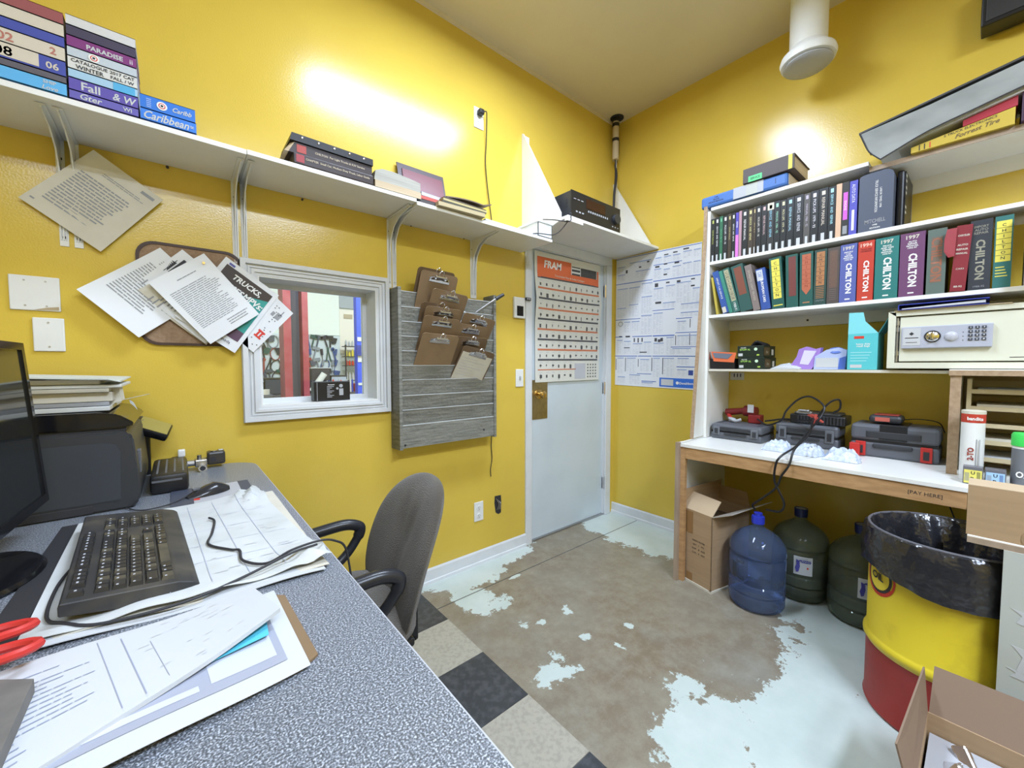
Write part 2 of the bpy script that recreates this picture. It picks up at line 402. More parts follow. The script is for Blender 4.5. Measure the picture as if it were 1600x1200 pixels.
# ceiling lamps of the room (three are added unseen fill, driven by area lights)
for lx, ly, lw, lp in LAMPS_AND_FILL:
    t = thing('ceiling_and_fill_lamp', 'white fluorescent ceiling lamp with flat diffuser '+lp, 'lamp', (lx, ly, CEIL))
    part('housing', B((lx-.62, ly-.16, CEIL-.07), (lx+.62, ly+.16, CEIL), .01), M['white'], t)
    part('diffuser', B((lx-.60, ly-.14, CEIL-.088), (lx+.60, ly+.14, CEIL-.07), .004), mat('lit_diffuser', (.9, .9, .9), .5, emit=LC, es=3), t)

# ------------------------------------------------------------------ service counter on the left, bench on the right
cm = mat('speckled_laminate', (0.10, 0.11, 0.135), 0.30)
nt = cm.node_tree; tc = nt.nodes.new('ShaderNodeTexCoord'); b = nt.nodes['Principled BSDF']
v1 = nt.nodes.new('ShaderNodeTexNoise'); v1.inputs['Scale'].default_value = 400; v1.inputs['Detail'].default_value = 2
r1 = nt.nodes.new('ShaderNodeValToRGB'); e = r1.color_ramp.elements; e[0].position = .40; e[0].color = (.07, .078, .09, 1); e[1].position = .66; e[1].color = (.50, .53, .59, 1)
m_ = e.new(.53); m_.color = (.18, .20, .235, 1)
nt.links.new(tc.outputs['Object'], v1.inputs['Vector']); nt.links.new(v1.outputs[0], r1.inputs[0]); nt.links.new(r1.outputs[0], b.inputs['Base Color'])
DZ = .885
c = thing('service_counter', 'long counter with grey speckled laminate top and rounded far corner', 'counter', (-3.15, -1.7, 0))
def toploop(z, x1=-2.672):
    pts = [(x1, -3.1, z), (x1-.004, -1.7, z), (x1-.012, -.16, z)]
    for k in range(1, 7):
        a = R(90*k/6); pts.append((x1-.012-.11+.11*math.cos(a), -.15+.11*math.sin(a)+.0, z))
    pts += [(-3.4, -.012, z), (-3.9, -.004, z), (-3.9, -3.1, z)]
    return pts
bm = NB(); prism(bm, toploop(DZ-.034), (0, 0, .034)); part('countertop', bm, cm, c)
bm = NB()
lp = toploop(DZ-.034, -2.671)
prism(bm, [V((p[0]+.0012, p[1], p[2]-.001)) for p in lp[:9]]+[V((p[0]-.002, p[1]-.001, p[2]-.001)) for p in reversed(lp[:9])], (0, 0, .0345)); part('edge_band', bm, M['lgrey'], c)
part('side_panel', B((-3.88, -3.0, 0), (-3.86, -.02, DZ-.034)), M['melamine'], c)
for y in (-.06, -3.04): part('end_panel', B((-3.88, y-.01, 0), (-2.95 if y > -1 else -2.75, y+.01, DZ-.034)), M['melamine'], c)

bench = thing('workbench', 'white topped plywood workbench with pine apron under the bookcase', 'workbench', (-.35, -1.5, 0))
part('top', B((-.645, -2.075, .812), (-.001, -.945, .83), .001), M['melamine'], bench)
part('apron', B((-.640, -2.072, .745), (-.618, -.97, .811), .001), M['wood'], bench)
part('end_panel', B((-.640, -.942, 0), (-.001, -.925, .835)), M['melamine'], bench)
part('end_panel', B((-.662, -.945, 0), (-.640, -.922, .838)), M['oldwood'], bench, label='bare wood edge strip')
part('leg', B((-.640, -.972, 0), (-.615, -.943, .812)), M['wood'], bench)
part('rear_cleat', B((-.03, -2.07, .76), (-.001, -.95, .811)), M['wood'], bench)
text('[PAY HERE]', (-.6406, -1.96, .776), (0, -1, 0), (0, 0, 1), .018, .10, M['ink'], bench)

bk = thing('bookcase', 'tall white open bookcase with four long shelves on the workbench', 'bookcase', (-.16, -1.5, .83))
part('side_panel', B((-.335, -.955, .832), (-.001, -.937, 2.259)), M['melamine'], bk)
bm = NB(); prism(bm, [(-.001, -.936, .84), (-.47, -.936, .84), (-.345, -.936, 2.06), (-.341, -.936, 2.30), (-.001, -.936, 2.30)], (0, .018, 0)); part('gusset', bm, M['melamine'], bk)
bm = NB(); prism(bm, [(-.474, -.938, .84), (-.348, -.938, 2.06), (-.344, -.938, 2.30), (-.340, -.938, 2.30), (-.344, -.938, 2.06), (-.469, -.938, .84)], (0, .021, 0)); part('edge_strip', bm, M['chip'], bk, label='bare chipboard edge')
for z, xf, y1 in ((2.279, -.335, -1.70), (1.945, -.335, -3.1), (1.612, -.335, -3.1)):
    part('shelf', B((xf, y1, z-.019), (-.001, -.956, z), .001), M['melamine'], bk)
bm = NB(); prism(bm, [(-.31, -1.70, 2.236), (-.31, -3.1, 2.236), (-.001, -3.1, 2.236), (-.001, -1.70, 2.236)], (0, 0, .019)); part('shelf', bm, M['melamine'], bk)
part('shelf_edge', B((-.314, -3.1, 2.234), (-.310, -1.70, 2.257)), M['oldwood'], bk)
sh4 = part('shelf', B((-.325, -2.0, 1.258), (-.001, -.956, 1.272), .001), M['oldpaper'], bk)
part('back_rail', boxes(((-.02, -3.1, 1.53), (-.001, -.956, 1.593)), ((-.02, -3.1, 2.17), (-.001, -1.70, 2.236))), M['melamine'], bk)
for y in (-1.40, -1.80, -2.05): bm = NB(); cyl(bm, (-.0235, y, 1.565), (-.0195, y, 1.565), .006, 8); part('screw', bm, M['ink'], bk)

cb = thing('cubby_unit', 'chipboard edged pigeonhole unit holding letter trays at the bench end', 'shelving', (-.2, -2.4, .83))
part('side_panel', B((-.40, -2.032, .831), (-.001, -2.004, 1.262)), M['melamine'], cb)
part('edge_strip', B((-.406, -2.036, .831), (-.400, -2.004, 1.262)), M['chip'], cb, label='bare chipboard edge')
part('top_panel', B((-.41, -3.1, 1.262), (-.001, -2.0, 1.278)), M['melamine'], cb)
part('top_edge', B((-.414, -3.1, 1.252), (-.410, -2.0, 1.274)), M['chip'], cb)
part('back_panel', B((-.012, -3.1, .831), (-.001, -2.034, 1.26)), mat('tan_board', (.45, .34, .18), .7), cb)  # back board in one even tan colour
part('bottom_panel', B((-.645, -3.1, .812), (-.001, -2.077, .830)), M['melamine'], cb)
part('side_panel', B((-.40, -3.1, .831), (-.001, -3.08, 1.262)), M['melamine'], cb)

lc = thing('base_cabinet', 'grey white cabinet end beside the yellow drum with torn stickers', 'cabinet', (-.7, -2.6, 0))
part('shelf_board', B((-1.056, -3.1, .752), (-.42, -2.082, .770), .001), M['melamine'], lc)
part('edge_strip', B((-1.060, -3.1, .748), (-1.056, -2.082, .766)), M['oldwood'], lc)
part('front_panel', B((-1.062, -3.1, .0), (-1.045, -2.155, .748)), mat('grey_green_panel', (.50, .53, .50), .45), lc)
part('far_panel', B((-.30, -3.1, 0), (-.28, -2.28, .752)), M['melamine'], lc)
part('support', B((-1.04, -3.1, 0), (-.30, -3.08, .752)), M['melamine'], lc)
for (yy, zz, hh) in ((-2.195, .58, .05), (-2.20, .47, .09), (-2.19, .40, .03)):
    bm = NB(); prism(bm, [(-1.0625, yy+.02, zz), (-1.0625, yy-.05, zz-.01), (-1.0625, yy-.05, zz-hh), (-1.0625, yy+.01, zz-hh*.8), (-1.0625, yy, zz-hh*.3)], (-.0006, 0, 0)); part('sticker_scrap', bm, M['paper'], lc)

# ------------------------------------------------------------------ wall shelf on the left wall
ws = thing('wall_shelf', 'long white shelf on angle brackets along the yellow window wall', 'shelf', (-2.3, -.15, 2.09))
for x0, x1, z in ((-3.94, -2.702, 2.104), (-2.700, -2.012, 2.106), (-2.010, -1.075, 2.094)):
    part('shelf_board', B((x0, -.30, z-.018), (x1, -.001, z), .001), M['melamine'], ws)
def bracket(x, kind, wd=.022):
    bm = NB()
    box(bm, (x-wd/2, -.004, 1.72), (x+wd/2, -.001, 2.084)); box(bm, (x-wd/2, -.26, 2.081), (x+wd/2, -.002, 2.0845))
    pr = [(0, 1.74), (-.004, 1.74), (-.012, 1.9), (-.028, 1.975), (-.07, 2.03), (-.14, 2.062), (-.25, 2.074), (-.25, 2.081), (0, 2.081)]
    prism(bm, [(x-.002, y-.004, z) for y, z in pr], (.004, 0, 0))
    for s in (-1, 1):
        prism(bm, [(x+s*.006-.001, y-.004, z) for y, z in pr[:3]]+[(x+s*.006-.001, -.004, 2.05)], (.002, 0, 0))
    b_ = part('bracket', bm, M['white'], ws)
    s_ = NB()
    for z in (2.02, 1.75): cyl(s_, (x+.001, -.0035, z), (x+.001, -.0075, z), .005, 8)
    part('screw', s_, M['ink'], b_)
for x in (-3.215, -3.18, -2.715, -2.683, -2.028, -2.000, -1.49, -1.468): bracket(x, 0)
for x in (-2.93, -2.45, -1.9, -1.55): bm = NB(); cyl(bm, (x, -.004, 2.078), (x, -.012, 2.078), .005, 8); part('screw', bm, M['ink'], ws)

cs = thing('corner_shelf', 'white corner shelf with triangular side boards above the door', 'shelf', (-.55, -.2, 2.22))
part('board', B((-1.055, -.412, 2.205), (-.002, -.002, 2.223), .001), M['melamine'], cs)
for x in (-1.07, -.034):
    a = 2.24 if x < -.5 else 2.223
    bm = NB(); zt = 2.875 if x < -.5 else 2.83
    prism(bm, [(x, -.002, 2.224 if x > -.5 else 2.10), (x, -.002, zt), (x, -.012, zt), (x, -.36, 2.25), (x, -.36, 2.224 if x > -.5 else 2.20)], (.014, 0, 0))
    part('side_board', bm, M['melamine'], cs)
part('cleat', B((-1.056, -.02, 2.70), (-1.018, -.001, 2.86)), M['white'], cs)
part('front_batten', B((-1.07, -.42, 2.185), (-.92, -.40, 2.205)), M['melamine'], cs)
# ------------------------------------------------------------------ books (spine towards -x, local origin at the base of the spine)
def book(label, y0, y1, z, h, d, cover, xf=-.33, lean=0.0, pages=None, group=None, cat='book', name='book', rnd=.003):
    t = abs(y1-y0); th = R(lean)
    root = thing(name, label, cat, (xf, (y0+y1)/2, z+t/2*abs(math.sin(th))), (th, 0, 0), group)
    c = .0025
    bm = NB(); box(bm, (0, -t/2, 0), (.004, t/2, h)); box(bm, (.003, -t/2, 0), (d, -t/2+c, h)); box(bm, (.003, t/2-c, 0), (d, t/2, h))
    part('cover', bm, cover, root, local=True)
    part('pages', B((.004, -t/2+c, .004), (d-.006, t/2-c, h-.004)), pages or M['pagesw'], root, local=True)
    root['t'] = t
    return root, t, h
SX = -.0007
def stxt(root, s, zc, h, wmax, m, vertical=True, y=0.0, bold=0.0, fill=False, sp=1.0):
    """lettering on a spine; vertical text runs downwards"""
    if vertical: text(s, (SX, y, zc), (0, 0, -1), (0, -1, 0), h, wmax, m, root, local=True, bold=bold, fill=fill, sp=sp)
    else: text(s, (SX, y, zc), (0, -1, 0), (0, 0, 1), h, wmax, m, root, local=True, bold=bold, fill=fill)
def patch(root, y0, y1, z0, z1, m, name='spine_panel', x=-.0005):
    part(name, B((x, y0, z0), (0.0002, y1, z1)), m, root, local=True)
BK = C(.022, .025, .028, .4)
# upper book row: thin repair manuals
rows = [(-.958, -.981, 'k', (.45, .50, .12), 'olive stripe'), (-.983, -1.007, 'k', (.75, .78, .80), 'white'), (-1.009, -1.028, 'g', (.15, .45, .25), 'green'),
 (-1.030, -1.056, 'k', (.8, .82, .82), 'white'), (-1.058, -1.078, 'd', (.5, .45, .2), 'dull gold'), (-1.080, -1.100, 'k', (.8, .8, .8), 'white'),
 (-1.102, -1.118, 'v', (.7, .2, .75), 'violet'), (-1.120, -1.135, 'p', (.6, .4, .4), 'mauve'), (-1.137, -1.168, 'k', (.8, .8, .8), 'speckled white'),
 (-1.170, -1.196, 'd', (.75, .7, .3), 'yellow'), (-1.198, -1.211, 'd', (.6, .5, .25), 'brown'), (-1.213, -1.238, 'k', (.8, .75, .7), 'cream'),
 (-1.240, -1.268, 'k', (.65, .45, .45), 'pinkish'), (-1.270, -1.302, 't', (.3, .6, .75), 'pale blue'), (-1.304, -1.332, 'k', (.35, .7, .5), 'sea green'),
 (-1.334, -1.362, 'k', (.8, .75, .45), 'pale yellow'), (-1.364, -1.397, 'k', (.4, .65, .75), 'teal'), (-1.399, -1.440, 'k', (.65, .65, .7), 'grey'),
 (-1.442, -1.470, 'b', (.5, .45, .55), 'faded lilac'), (-1.472, -1.506, 'k', (.8, .78, .85), 'lilac white'), (-1.508, -1.545, 'k', (.75, .65, .55), 'tan'),
 (-1.547, -1.577, 'k', (.4, .75, .85), 'sky blue'), (-1.579, -1.601, 'n', (.3, .2, .15), 'plain'), (-1.603, -1.630, 'm', (.6, .2, .6), 'purple band'), (-1.632, -1.662, 'u', (.8, .85, .9), 'white')]
ordn = ['first', 'second', 'third', 'fourth', 'fifth', 'sixth', 'seventh', 'eighth', 'ninth', 'tenth', 'eleventh', 'twelfth', 'thirteenth', 'fourteenth', 'fifteenth', 'sixteenth', 'seventeenth', 'eighteenth', 'nineteenth', 'twentieth', 'twenty-first', 'twenty-second', 'twenty-third', 'twenty-fourth', 'twenty-fifth']
cov = {'k': BK, 'g': C(.03, .13, .07), 'd': C(.055, .040, .028), 'v': C(.08, .06, .38), 'p': C(.42, .25, .30), 't': C(.035, .035, .035), 'b': C(.09, .085, .08), 'n': C(.66, .44, .30), 'm': C(.03, .03, .035), 'u': C(.09, .09, .45)}
cn = {'k': 'black', 'g': 'dark green', 'd': 'dark brown', 'v': 'blue-violet', 'p': 'mauve', 't': 'black', 'b': 'charcoal', 'n': 'peach', 'm': 'black', 'u': 'bright blue'}
for i, (a, b, k, tint, tn) in enumerate(rows):
    hh = .262+(.004 if i % 3 else 0)
    r, t, h = book('thin %s manual, %s spine lettering, %s from left on upper book shelf' % (cn[k], tn, ordn[i]), a, b, 1.946, hh, .21, cov[k], group='thin repair manuals on the upper book shelf')
    im = C(*tint, .6)
    if k in 'kgdtb':
        stxt(r, ['REPAIR MANUAL', 'SERVICE  AND  REPAIR', 'MANUAL 1986 - 92', 'PICK-UPS  1979 - 93'][i % 4], .148, t*.36, .15, im)
        patch(r, -t*.20, t*.20, .232, .252, im, 'spine_emblem')
        if k != 'd' or i > 8: patch(r, -t*.20, t*.20, .0, .038, M['paper'], 'index_tab')
    if k == 'v': patch(r, -t*.5, t*.5, .001, .13, C(.68, .20, .72), 'spine_panel'); stxt(r, 'REPAIR', .19, t*.5, .08, M['inkw'])
    if k == 't': patch(r, -t*.5, t*.5, .225, .264, M['oldpaper'], 'torn_patch')
    if k == 'm': patch(r, -t*.32, t*.32, .08, .215, C(.60, .12, .62)); stxt(r, 'ENGINE', .15, t*.35, .1, M['inkw']); patch(r, -t*.32, t*.32, .01, .05, M['inkg'])
    if k == 'u': stxt(r, 'AUTO DATA', .20, t*.42, .09, M['inkw']); patch(r, -t*.16, t*.16, .02, .12, M['inkw'])
# huge rounded slate binder
r = thing('binder', 'huge slate blue binder with rounded top at the end of the thin manuals', 'binder', (-.33, -1.73, 1.946))
bm = NB(); pts = [(-.0, .062, 0), (-.0, .062, .262)]+[(-0., .062-.03*(1-math.cos(R(a))), .262+.012*math.sin(R(a))) for a in (30, 60, 90)]+[(0, -.03, .276), (0, -.045, .272), (0, -.058, .262), (0, -.062, .25), (0, -.062, 0)]
prism(bm, pts, (.26, 0, 0)); part('cover', bm, C(.085, .10, .145, .45), r, local=True)
stxt(r, 'TRUCK SERVICE INFORMATION', .16, .010, .15, M['inkw'], y=-.002); stxt(r, 'LABOR TIMES 1998', .15, .008, .11, M['inkw'], y=-.018)
stxt(r, 'MITCHELL', .045, .018, .075, M['inkg'], False, bold=.02); stxt(r, '1998', .026, .007, .03, M['inkw'], False, bold=.02); stxt(r, 'EDITION', .012, .007, .05, M['inkw'], False, bold=.02)
r = thing('binder', 'black binder with white marked side behind the slate blue one', 'binder', (-.27, -1.808, 1.946))
part('cover', B((0, -.014, 0), (.24, .012, .272), .008), M['black'], r, local=True)
part('page_block', B((.003, -.0145, .006), (.235, -.0185, .262)), M['black'], r, local=True)
for zz, ww in ((.245, .018), (.22, .016), (.19, .02), (.165, .018), (.10, .02), (.075, .018)):
    part('label_mark', B((.006, -.0192, zz-.006), (.006+ww*1.6, -.0186, zz+.006)), M['oldpaper'], r, local=True)
part('edge_strip', B((.235, -.0192, .0), (.241, -.0186, .27)), M['lgrey'], r, local=True)

# lower book row
def chilton_tag(r, t, m, z0, z1, ink, letters=True, lines=True):
    patch(r, -t*.33, t*.33, z0, z1, m)
    n = 7; st = (z1-z0-.01)/n
    bm = NB()
    for k, ch in enumerate('CHILTON'):
        zc = z1-.006-st*(k+.5)
        if letters: text(ch, (SX-.0003, 0, zc), (0, -1, 0), (0, 0, 1), st*.52, t*.42, ink, r, local=True, bold=.01)
        if lines and k: box(bm, (-.0010, -t*.33, zc+st/2-.0007), (-.0006, t*.33, zc+st/2+.0007))
    if lines: part('rule_lines', bm, ink, r, local=True)
GN = C(.022, .10, .085)
r, t, h = book('thin mustard yellow booklet at the left end of the lower book shelf', -1.000, -1.013, 1.613, .235, .21, C(.50, .40, .07), lean=-9)
r, t, h = book('royal blue book leaning left with white spine text beside the mustard booklet', -1.040, -1.075, 1.613, .272, .21, C(.04, .10, .34), lean=-15)
stxt(r, 'IMPORT CAR SERVICE', .16, .010, .16, M['inkw']); patch(r, -.006, .016, .004, .04, M['oldpaper'], 'torn_patch')
r, t, h = book('thin sea green leaning book with plain spine', -1.078, -1.098, 1.613, .272, .21, C(.05, .24, .18), lean=-15)
r, t, h = book('leaning dark green book with beige CHILTON lettering blocks', -1.101, -1.139, 1.613, .28, .21, C(.04, .14, .12), lean=-15)
chilton_tag(r, t, C(.42, .40, .26), .07, .27, M['ink']); stxt(r, '1988-91', .035, .014, .05, M['inkw'])
r, t, h = book('thick leaning green book with rubbed red-brown spine panel', -1.142, -1.207, 1.613, .285, .22, C(.035, .10, .09), lean=-13)
patch(r, -t*.33, t*.30, .10, .27, C(.22, .075, .05))
r, t, h = book('grey-brown leaning book with faded spine and torn top', -1.211, -1.247, 1.613, .275, .21, C(.22, .18, .17), lean=-12)
stxt(r, 'DOMESTIC LIGHT TRUCKS', .15, .011, .20, C(.5, .45, .36), bold=.01)
r, t, h = book('shorter blue book with white top panel leaning against the yellow tagged one', -1.252, -1.300, 1.613, .24, .21, C(.04, .09, .33), lean=-9)
patch(r, -t*.2, t*.45, .17, .232, M['paper']); stxt(r, 'EUROPEAN CARS', .11, .013, .15, M['inkw'], bold=.02); stxt(r, 'CAR', .205, .018, .03, M['inkb'], y=.006)
r, t, h = book('leaning dark green book with bright yellow CHILTON panel', -1.307, -1.367, 1.613, .287, .22, GN, lean=-5)
chilton_tag(r, t, M['inky'], .055, .275, M['ink']); patch(r, -.022, .022, .014, .020, M['inky'])
r, t, h = book('dark green book with worn dark red panel and no readable letters', -1.374, -1.430, 1.613, .287, .22, GN, lean=-2)
patch(r, -t*.35, t*.25, .06, .275, C(.17, .05, .045))
r, t, h = book('dark green book, salmon orange CHILTON panel ending in a point', -1.436, -1.495, 1.613, .287, .22, GN, lean=-1)
chilton_tag(r, t, C(.45, .13, .07), .09, .275, C(.25, .05, .03))
bm = NB(); prism(bm, [(-.0005, -t*.33, .09), (-.0005, t*.33, .09), (-.0005, 0, .06)], (.0007, 0, 0)); part('spine_panel', bm, C(.45, .13, .07), r, local=True); patch(r, -.015, .015, .016, .022, C(.4, .2, .1))
r, t, h = book('dark green book with brown-orange CHILTON panel, ruled bottom half', -1.497, -1.550, 1.613, .287, .22, C(.03, .07, .06))
chilton_tag(r, t, C(.42, .19, .08), .10, .275, M['ink'])
for k in range(7): patch(r, -t*.33, t*.33, .035+k*.009, .038+k*.009, C(.42, .19, .08))
stxt(r, 'CHILTON', .022, .008, .035, M['inkg'], False)
r, t, h = book('dull brown book with smudged spine left of the blue 1997 manual', -1.553, -1.602, 1.613, .285, .22, C(.085, .07, .065))
chilton_tag(r, t, C(.14, .09, .07), .08, .27, C(.20, .10, .07))
for k in range(6): patch(r, -t*.3, t*.3, .02+k*.010, .023+k*.010, C(.16, .12, .11))
def y97(label, a, b, cvr, title, top='1997', big=.030):
    r, t, h = book(label, a, b, 1.613, .288, .22, cvr)
    stxt(r, top, .268, .018, t*.72, M['oldpaper'] if top == '1997' else C(.8, .5, .4), False, bold=.025)
    n = len(title)
    for k, s in enumerate(title): stxt(r, s, .248-k*.0095, .0072, t*.68, M['inkw'] if top == '1997' else C(.2, .02, .02), False, bold=.02)
    stxt(r, 'CHILTON', .118, t*.36, .150, M['inkw'], y=-t*.04, bold=.035, fill=True)
    patch(r, -.010, .010, .012, .018, M['inkw'], 'imprint_mark')
    return r
y97('periwinkle blue 1997 import car repair manual with large white CHILTON', -1.604, -1.669, C(.095, .12, .36), ['IMPORT', 'CAR', 'REPAIR', 'MANUAL', '1993-97'])
y97('orange-red manual with large white CHILTON beside the blue 1997 one', -1.673, -1.733, C(.50, .05, .03), ['TRUCK AND', 'VAN MANUAL'], '1994')
y97('teal 1997 truck and van repair manual with large white CHILTON', -1.737, -1.819, C(.025, .175, .165), ['TRUCK', 'AND VAN', 'REPAIR', 'MANUAL', '1993-97'])
y97('plum purple 1997 auto repair manual with large white CHILTON', -1.823, -1.904, C(.145, .055, .135), ['AUTO', 'REPAIR', 'MANUAL', '1993-97'])
r, t, h = book('faded green book with orange CHILTON lettering behind the red flap', -1.912, -1.970, 1.613, .285, .22, C(.11, .15, .13))
patch(r, -t*.3, t*.3, .05, .25, C(.17, .13, .10)); stxt(r, 'CHILTON', .15, .034, .19, C(.32, .12, .07), fill=True, bold=.02)
r, t, h = book('crumpled dark red soft cover manual with a loose flap folded to the left', -1.985, -2.030, 1.613, .278, .20, C(.22, .02, .03), xf=-.338, lean=3, pages=M['pages'])
for k, s in enumerate(('CHRYSLER', 'AUTO', 'REPAIR', 'MANUAL')): stxt(r, s, (.235, .195, .177, .160)[k], .008, .034, M['oldpaper'], False, bold=.02)
stxt(r, 'CARS', .095, .007, .025, M['oldpaper'], False); stxt(r, '88-92', .02, .008, .03, M['oldpaper'], False, bold=.02)
bm = NB(); fl = [(-.006, .022, .27), (-.02, .05, .265), (-.022, .055, .22), (-.02, .052, .17), (-.012, .038, .145), (-.006, .02, .15)]
prism(bm, fl, (.002, 0, 0)); part('loose_flap', bm, C(.32, .04, .055), r, local=True)
r, t, h = book('charcoal manual with tall grey CHILTON beside the yellow panelled one', -2.037, -2.098, 1.613, .29, .22, C(.03, .035, .045))
stxt(r, 'CHILTON', .125, .026, .165, C(.30, .29, .22), fill=True, bold=.03); 
for k, s in enumerate(('IMPORT', 'AUTO', 'REPAIR')): stxt(r, s, .262-k*.013, .010, .04, C(.25, .24, .2), False, bold=.02)
stxt(r, '1988-92', .014, .007, .035, M['inkg'], False)
r, t, h = book('green manual with lemon yellow CHILTON panel at the right end of the row', -2.104, -2.152, 1.613, .29, .22, C(.03, .15, .14))
chilton_tag(r, t*1.25, M['inky'], .105, .27, M['ink'])
for k in range(4): patch(r, -t*.3+k*.003, t*.38, .045+k*.012, .049+k*.012, M['inky'])
r, t, h = book('blue and white book standing proud at the right edge of the shelf', -2.185, -2.235, 1.613, .30, .26, C(.66, .52, .50), xf=-.42, lean=0)
patch(r, -t*.5, t*.34, .09, .215, C(.08, .14, .48)); patch(r, -t*.5, t*.34, .22, .28, M['paper'], 'title_label'); patch(r, -t*.5, t*.30, .03, .08, M['paper'], 'bottom_label')

# on the top shelf
r = thing('book', 'large blue bound volume with grey tape lying flat on the top shelf', 'book', (-.22, -1.13, 2.28))
part('cover', B((-.345, -1.368, 2.281), (-.08, -.897, 2.352), .014), C(.06, .16, .45), r)
part('tape', B((-.3465, -1.25, 2.285), (-.3445, -1.09, 2.349)), M['lgrey'], r); part('tape', B((-.347, -1.22, 2.285), (-.3462, -1.16, 2.349)), mat('silver_tape', (.45, .46, .42), .4), r)
part('pages', B((-.33, -1.3695, 2.288), (-.085, -1.3675, 2.345)), M['pages'], r)
for k, s in enumerate(('THE', 'TRUCK', 'SERVICE MANUAL')): text(s, (-.3457, -.99, 2.333-k*.013), (0, -1, 0), (0, 0, 1), .009, .09, M['ink'], r, bold=.02)
text('|', (-.3457, -1.31, 2.32), (0, -1, 0), (0, 0, 1), .03, .01, M['ink'], r)
r = thing('book', 'thick grey-brown hardback with yellow tape lying on the blue volume', 'book', (-.22, -1.26, 2.352))
bc = C(.075, .058, .058, .55)
bm = NB(); box(bm, (-.355, -1.40, 2.353), (-.07, -1.145, 2.357), .001); box(bm, (-.355, -1.40, 2.43), (-.07, -1.145, 2.434), .001); box(bm, (-.357, -1.40, 2.353), (-.351, -1.145, 2.434), .002)
part('cover', bm, bc, r); part('pages', B((-.350, -1.392, 2.357), (-.08, -1.15, 2.43)), M['pages'], r)
part('tape', B((-.3585, -1.39, 2.356), (-.3565, -1.372, 2.431)), M['inky'], r); part('sticker', B((-.3585, -1.245, 2.353), (-.3565, -1.175, 2.385)), C(.10, .62, .22), r, label='bright green sticker')
text('SERVICE', (-.3590, -1.21, 2.369), (0, -1, 0), (0, 0, 1), .014, .05, M['ink'], r, bold=.02)

r = thing('portfolio', 'floppy grey drawing portfolio bulging over the right end of the top shelf', 'portfolio', (-.2, -2.0, 2.33))
face = [(-1.668, 2.409), (-1.90, 2.437), (-2.16, 2.482), (-2.5, 2.55), (-2.5, 2.45), (-2.30, 2.41), (-2.158, 2.384), (-2.02, 2.353), (-1.90, 2.325), (-1.80, 2.285), (-1.745, 2.262), (-1.705, 2.31), (-1.685, 2.36)]
bm = NB(); prism(bm, [(-.36, y, z) for y, z in face], (.012, 0, 0)); part('front_flap', bm, mat('grey_canvas', (.30, .31, .30), .5, noise=((2, 5, 9), (.17, .18, .17), .9)), r)
bm = NB(); prism(bm, [(-.362, -1.664, 2.409), (-.362, -2.5, 2.552), (-.362, -2.5, 2.560), (-.362, -1.664, 2.417)], (.30, 0, 0)); part('top_flap', bm, C(.05, .05, .05), r)
bm = NB(); tube(bm, [(-.364, y, z) for y, z in face[:1]+face[:9:-1]], .0028, 6, 3); tube(bm, [(-.364, y, z) for y, z in face[5:11]], .0022, 6, 3); part('binding', bm, M['ink'], r, True)
bm = NB(); prism(bm, [(-.345, -1.72, 2.33), (-.345, -1.80, 2.30), (-.345, -2.5, 2.44), (-.345, -2.5, 2.54), (-.345, -1.70, 2.40)], (.26, 0, 0)); part('drawings', bm, M['paper'], r)
bm = NB(); prism(bm, [(-.30, -1.86, 2.462), (-.30, -2.1, 2.500), (-.30, -2.1, 2.52), (-.30, -1.86, 2.48)], (.24, 0, 0)); solo('paper_stack', 'white sheets lying on top of the grey portfolio', 'paper', bm, M['paper'], (-.2, -2, 2.45))
r = thing('book', 'mustard yellow truck electronics book squeezed under the grey portfolio', 'book', (-.2, -2.0, 2.257))
bm = NB(); prism(bm, [(-.335, -1.845, 2.258), (-.335, -2.14, 2.258), (-.335, -2.14, 2.325), (-.335, -1.845, 2.283)], (.20, 0, 0)); part('cover', bm, C(.52, .38, .05), r)
for yy in (-1.872, -1.888, -1.905): part('spine_band', B((-.3362, yy-.0015, 2.261), (-.3352, yy+.0015, 2.285)), M['inkr'] if yy == -1.905 else M['ink'], r)
text('5 TRUCK ELECTRONICS', (-.3358, -2.02, 2.300), (0, -1, .14), (0, .0, 1), .010, .16, M['ink'], r, bold=.01)
text('Forrest Tire', (-.3358, -2.04, 2.283), (0, -1, .14), (0, .0, 1), .018, .15, C(.15, .10, .04), r, bold=.02, shear=.3)
bm = NB(); prism(bm, [(-.33, -2.0, 2.310), (-.33, -2.145, 2.33), (-.33, -2.145, 2.372), (-.33, -2.0, 2.335)], (.18, 0, 0)); solo('folder', 'dark red folder wedged between yellow book and grey portfolio', 'folder', bm, C(.40, .03, .05), (-.25, -2.07, 2.31))
r = thing('book', 'dark book standing at the right end above the yellow book', 'book', (-.3, -2.2, 2.257))
part('cover', B((-.34, -2.24, 2.257), (-.12, -2.155, 2.372), .003), C(.05, .02, .05), r); part('spine_label', B((-.3415, -2.21, 2.31), (-.3405, -2.165, 2.35)), C(.09, .12, .22), r)

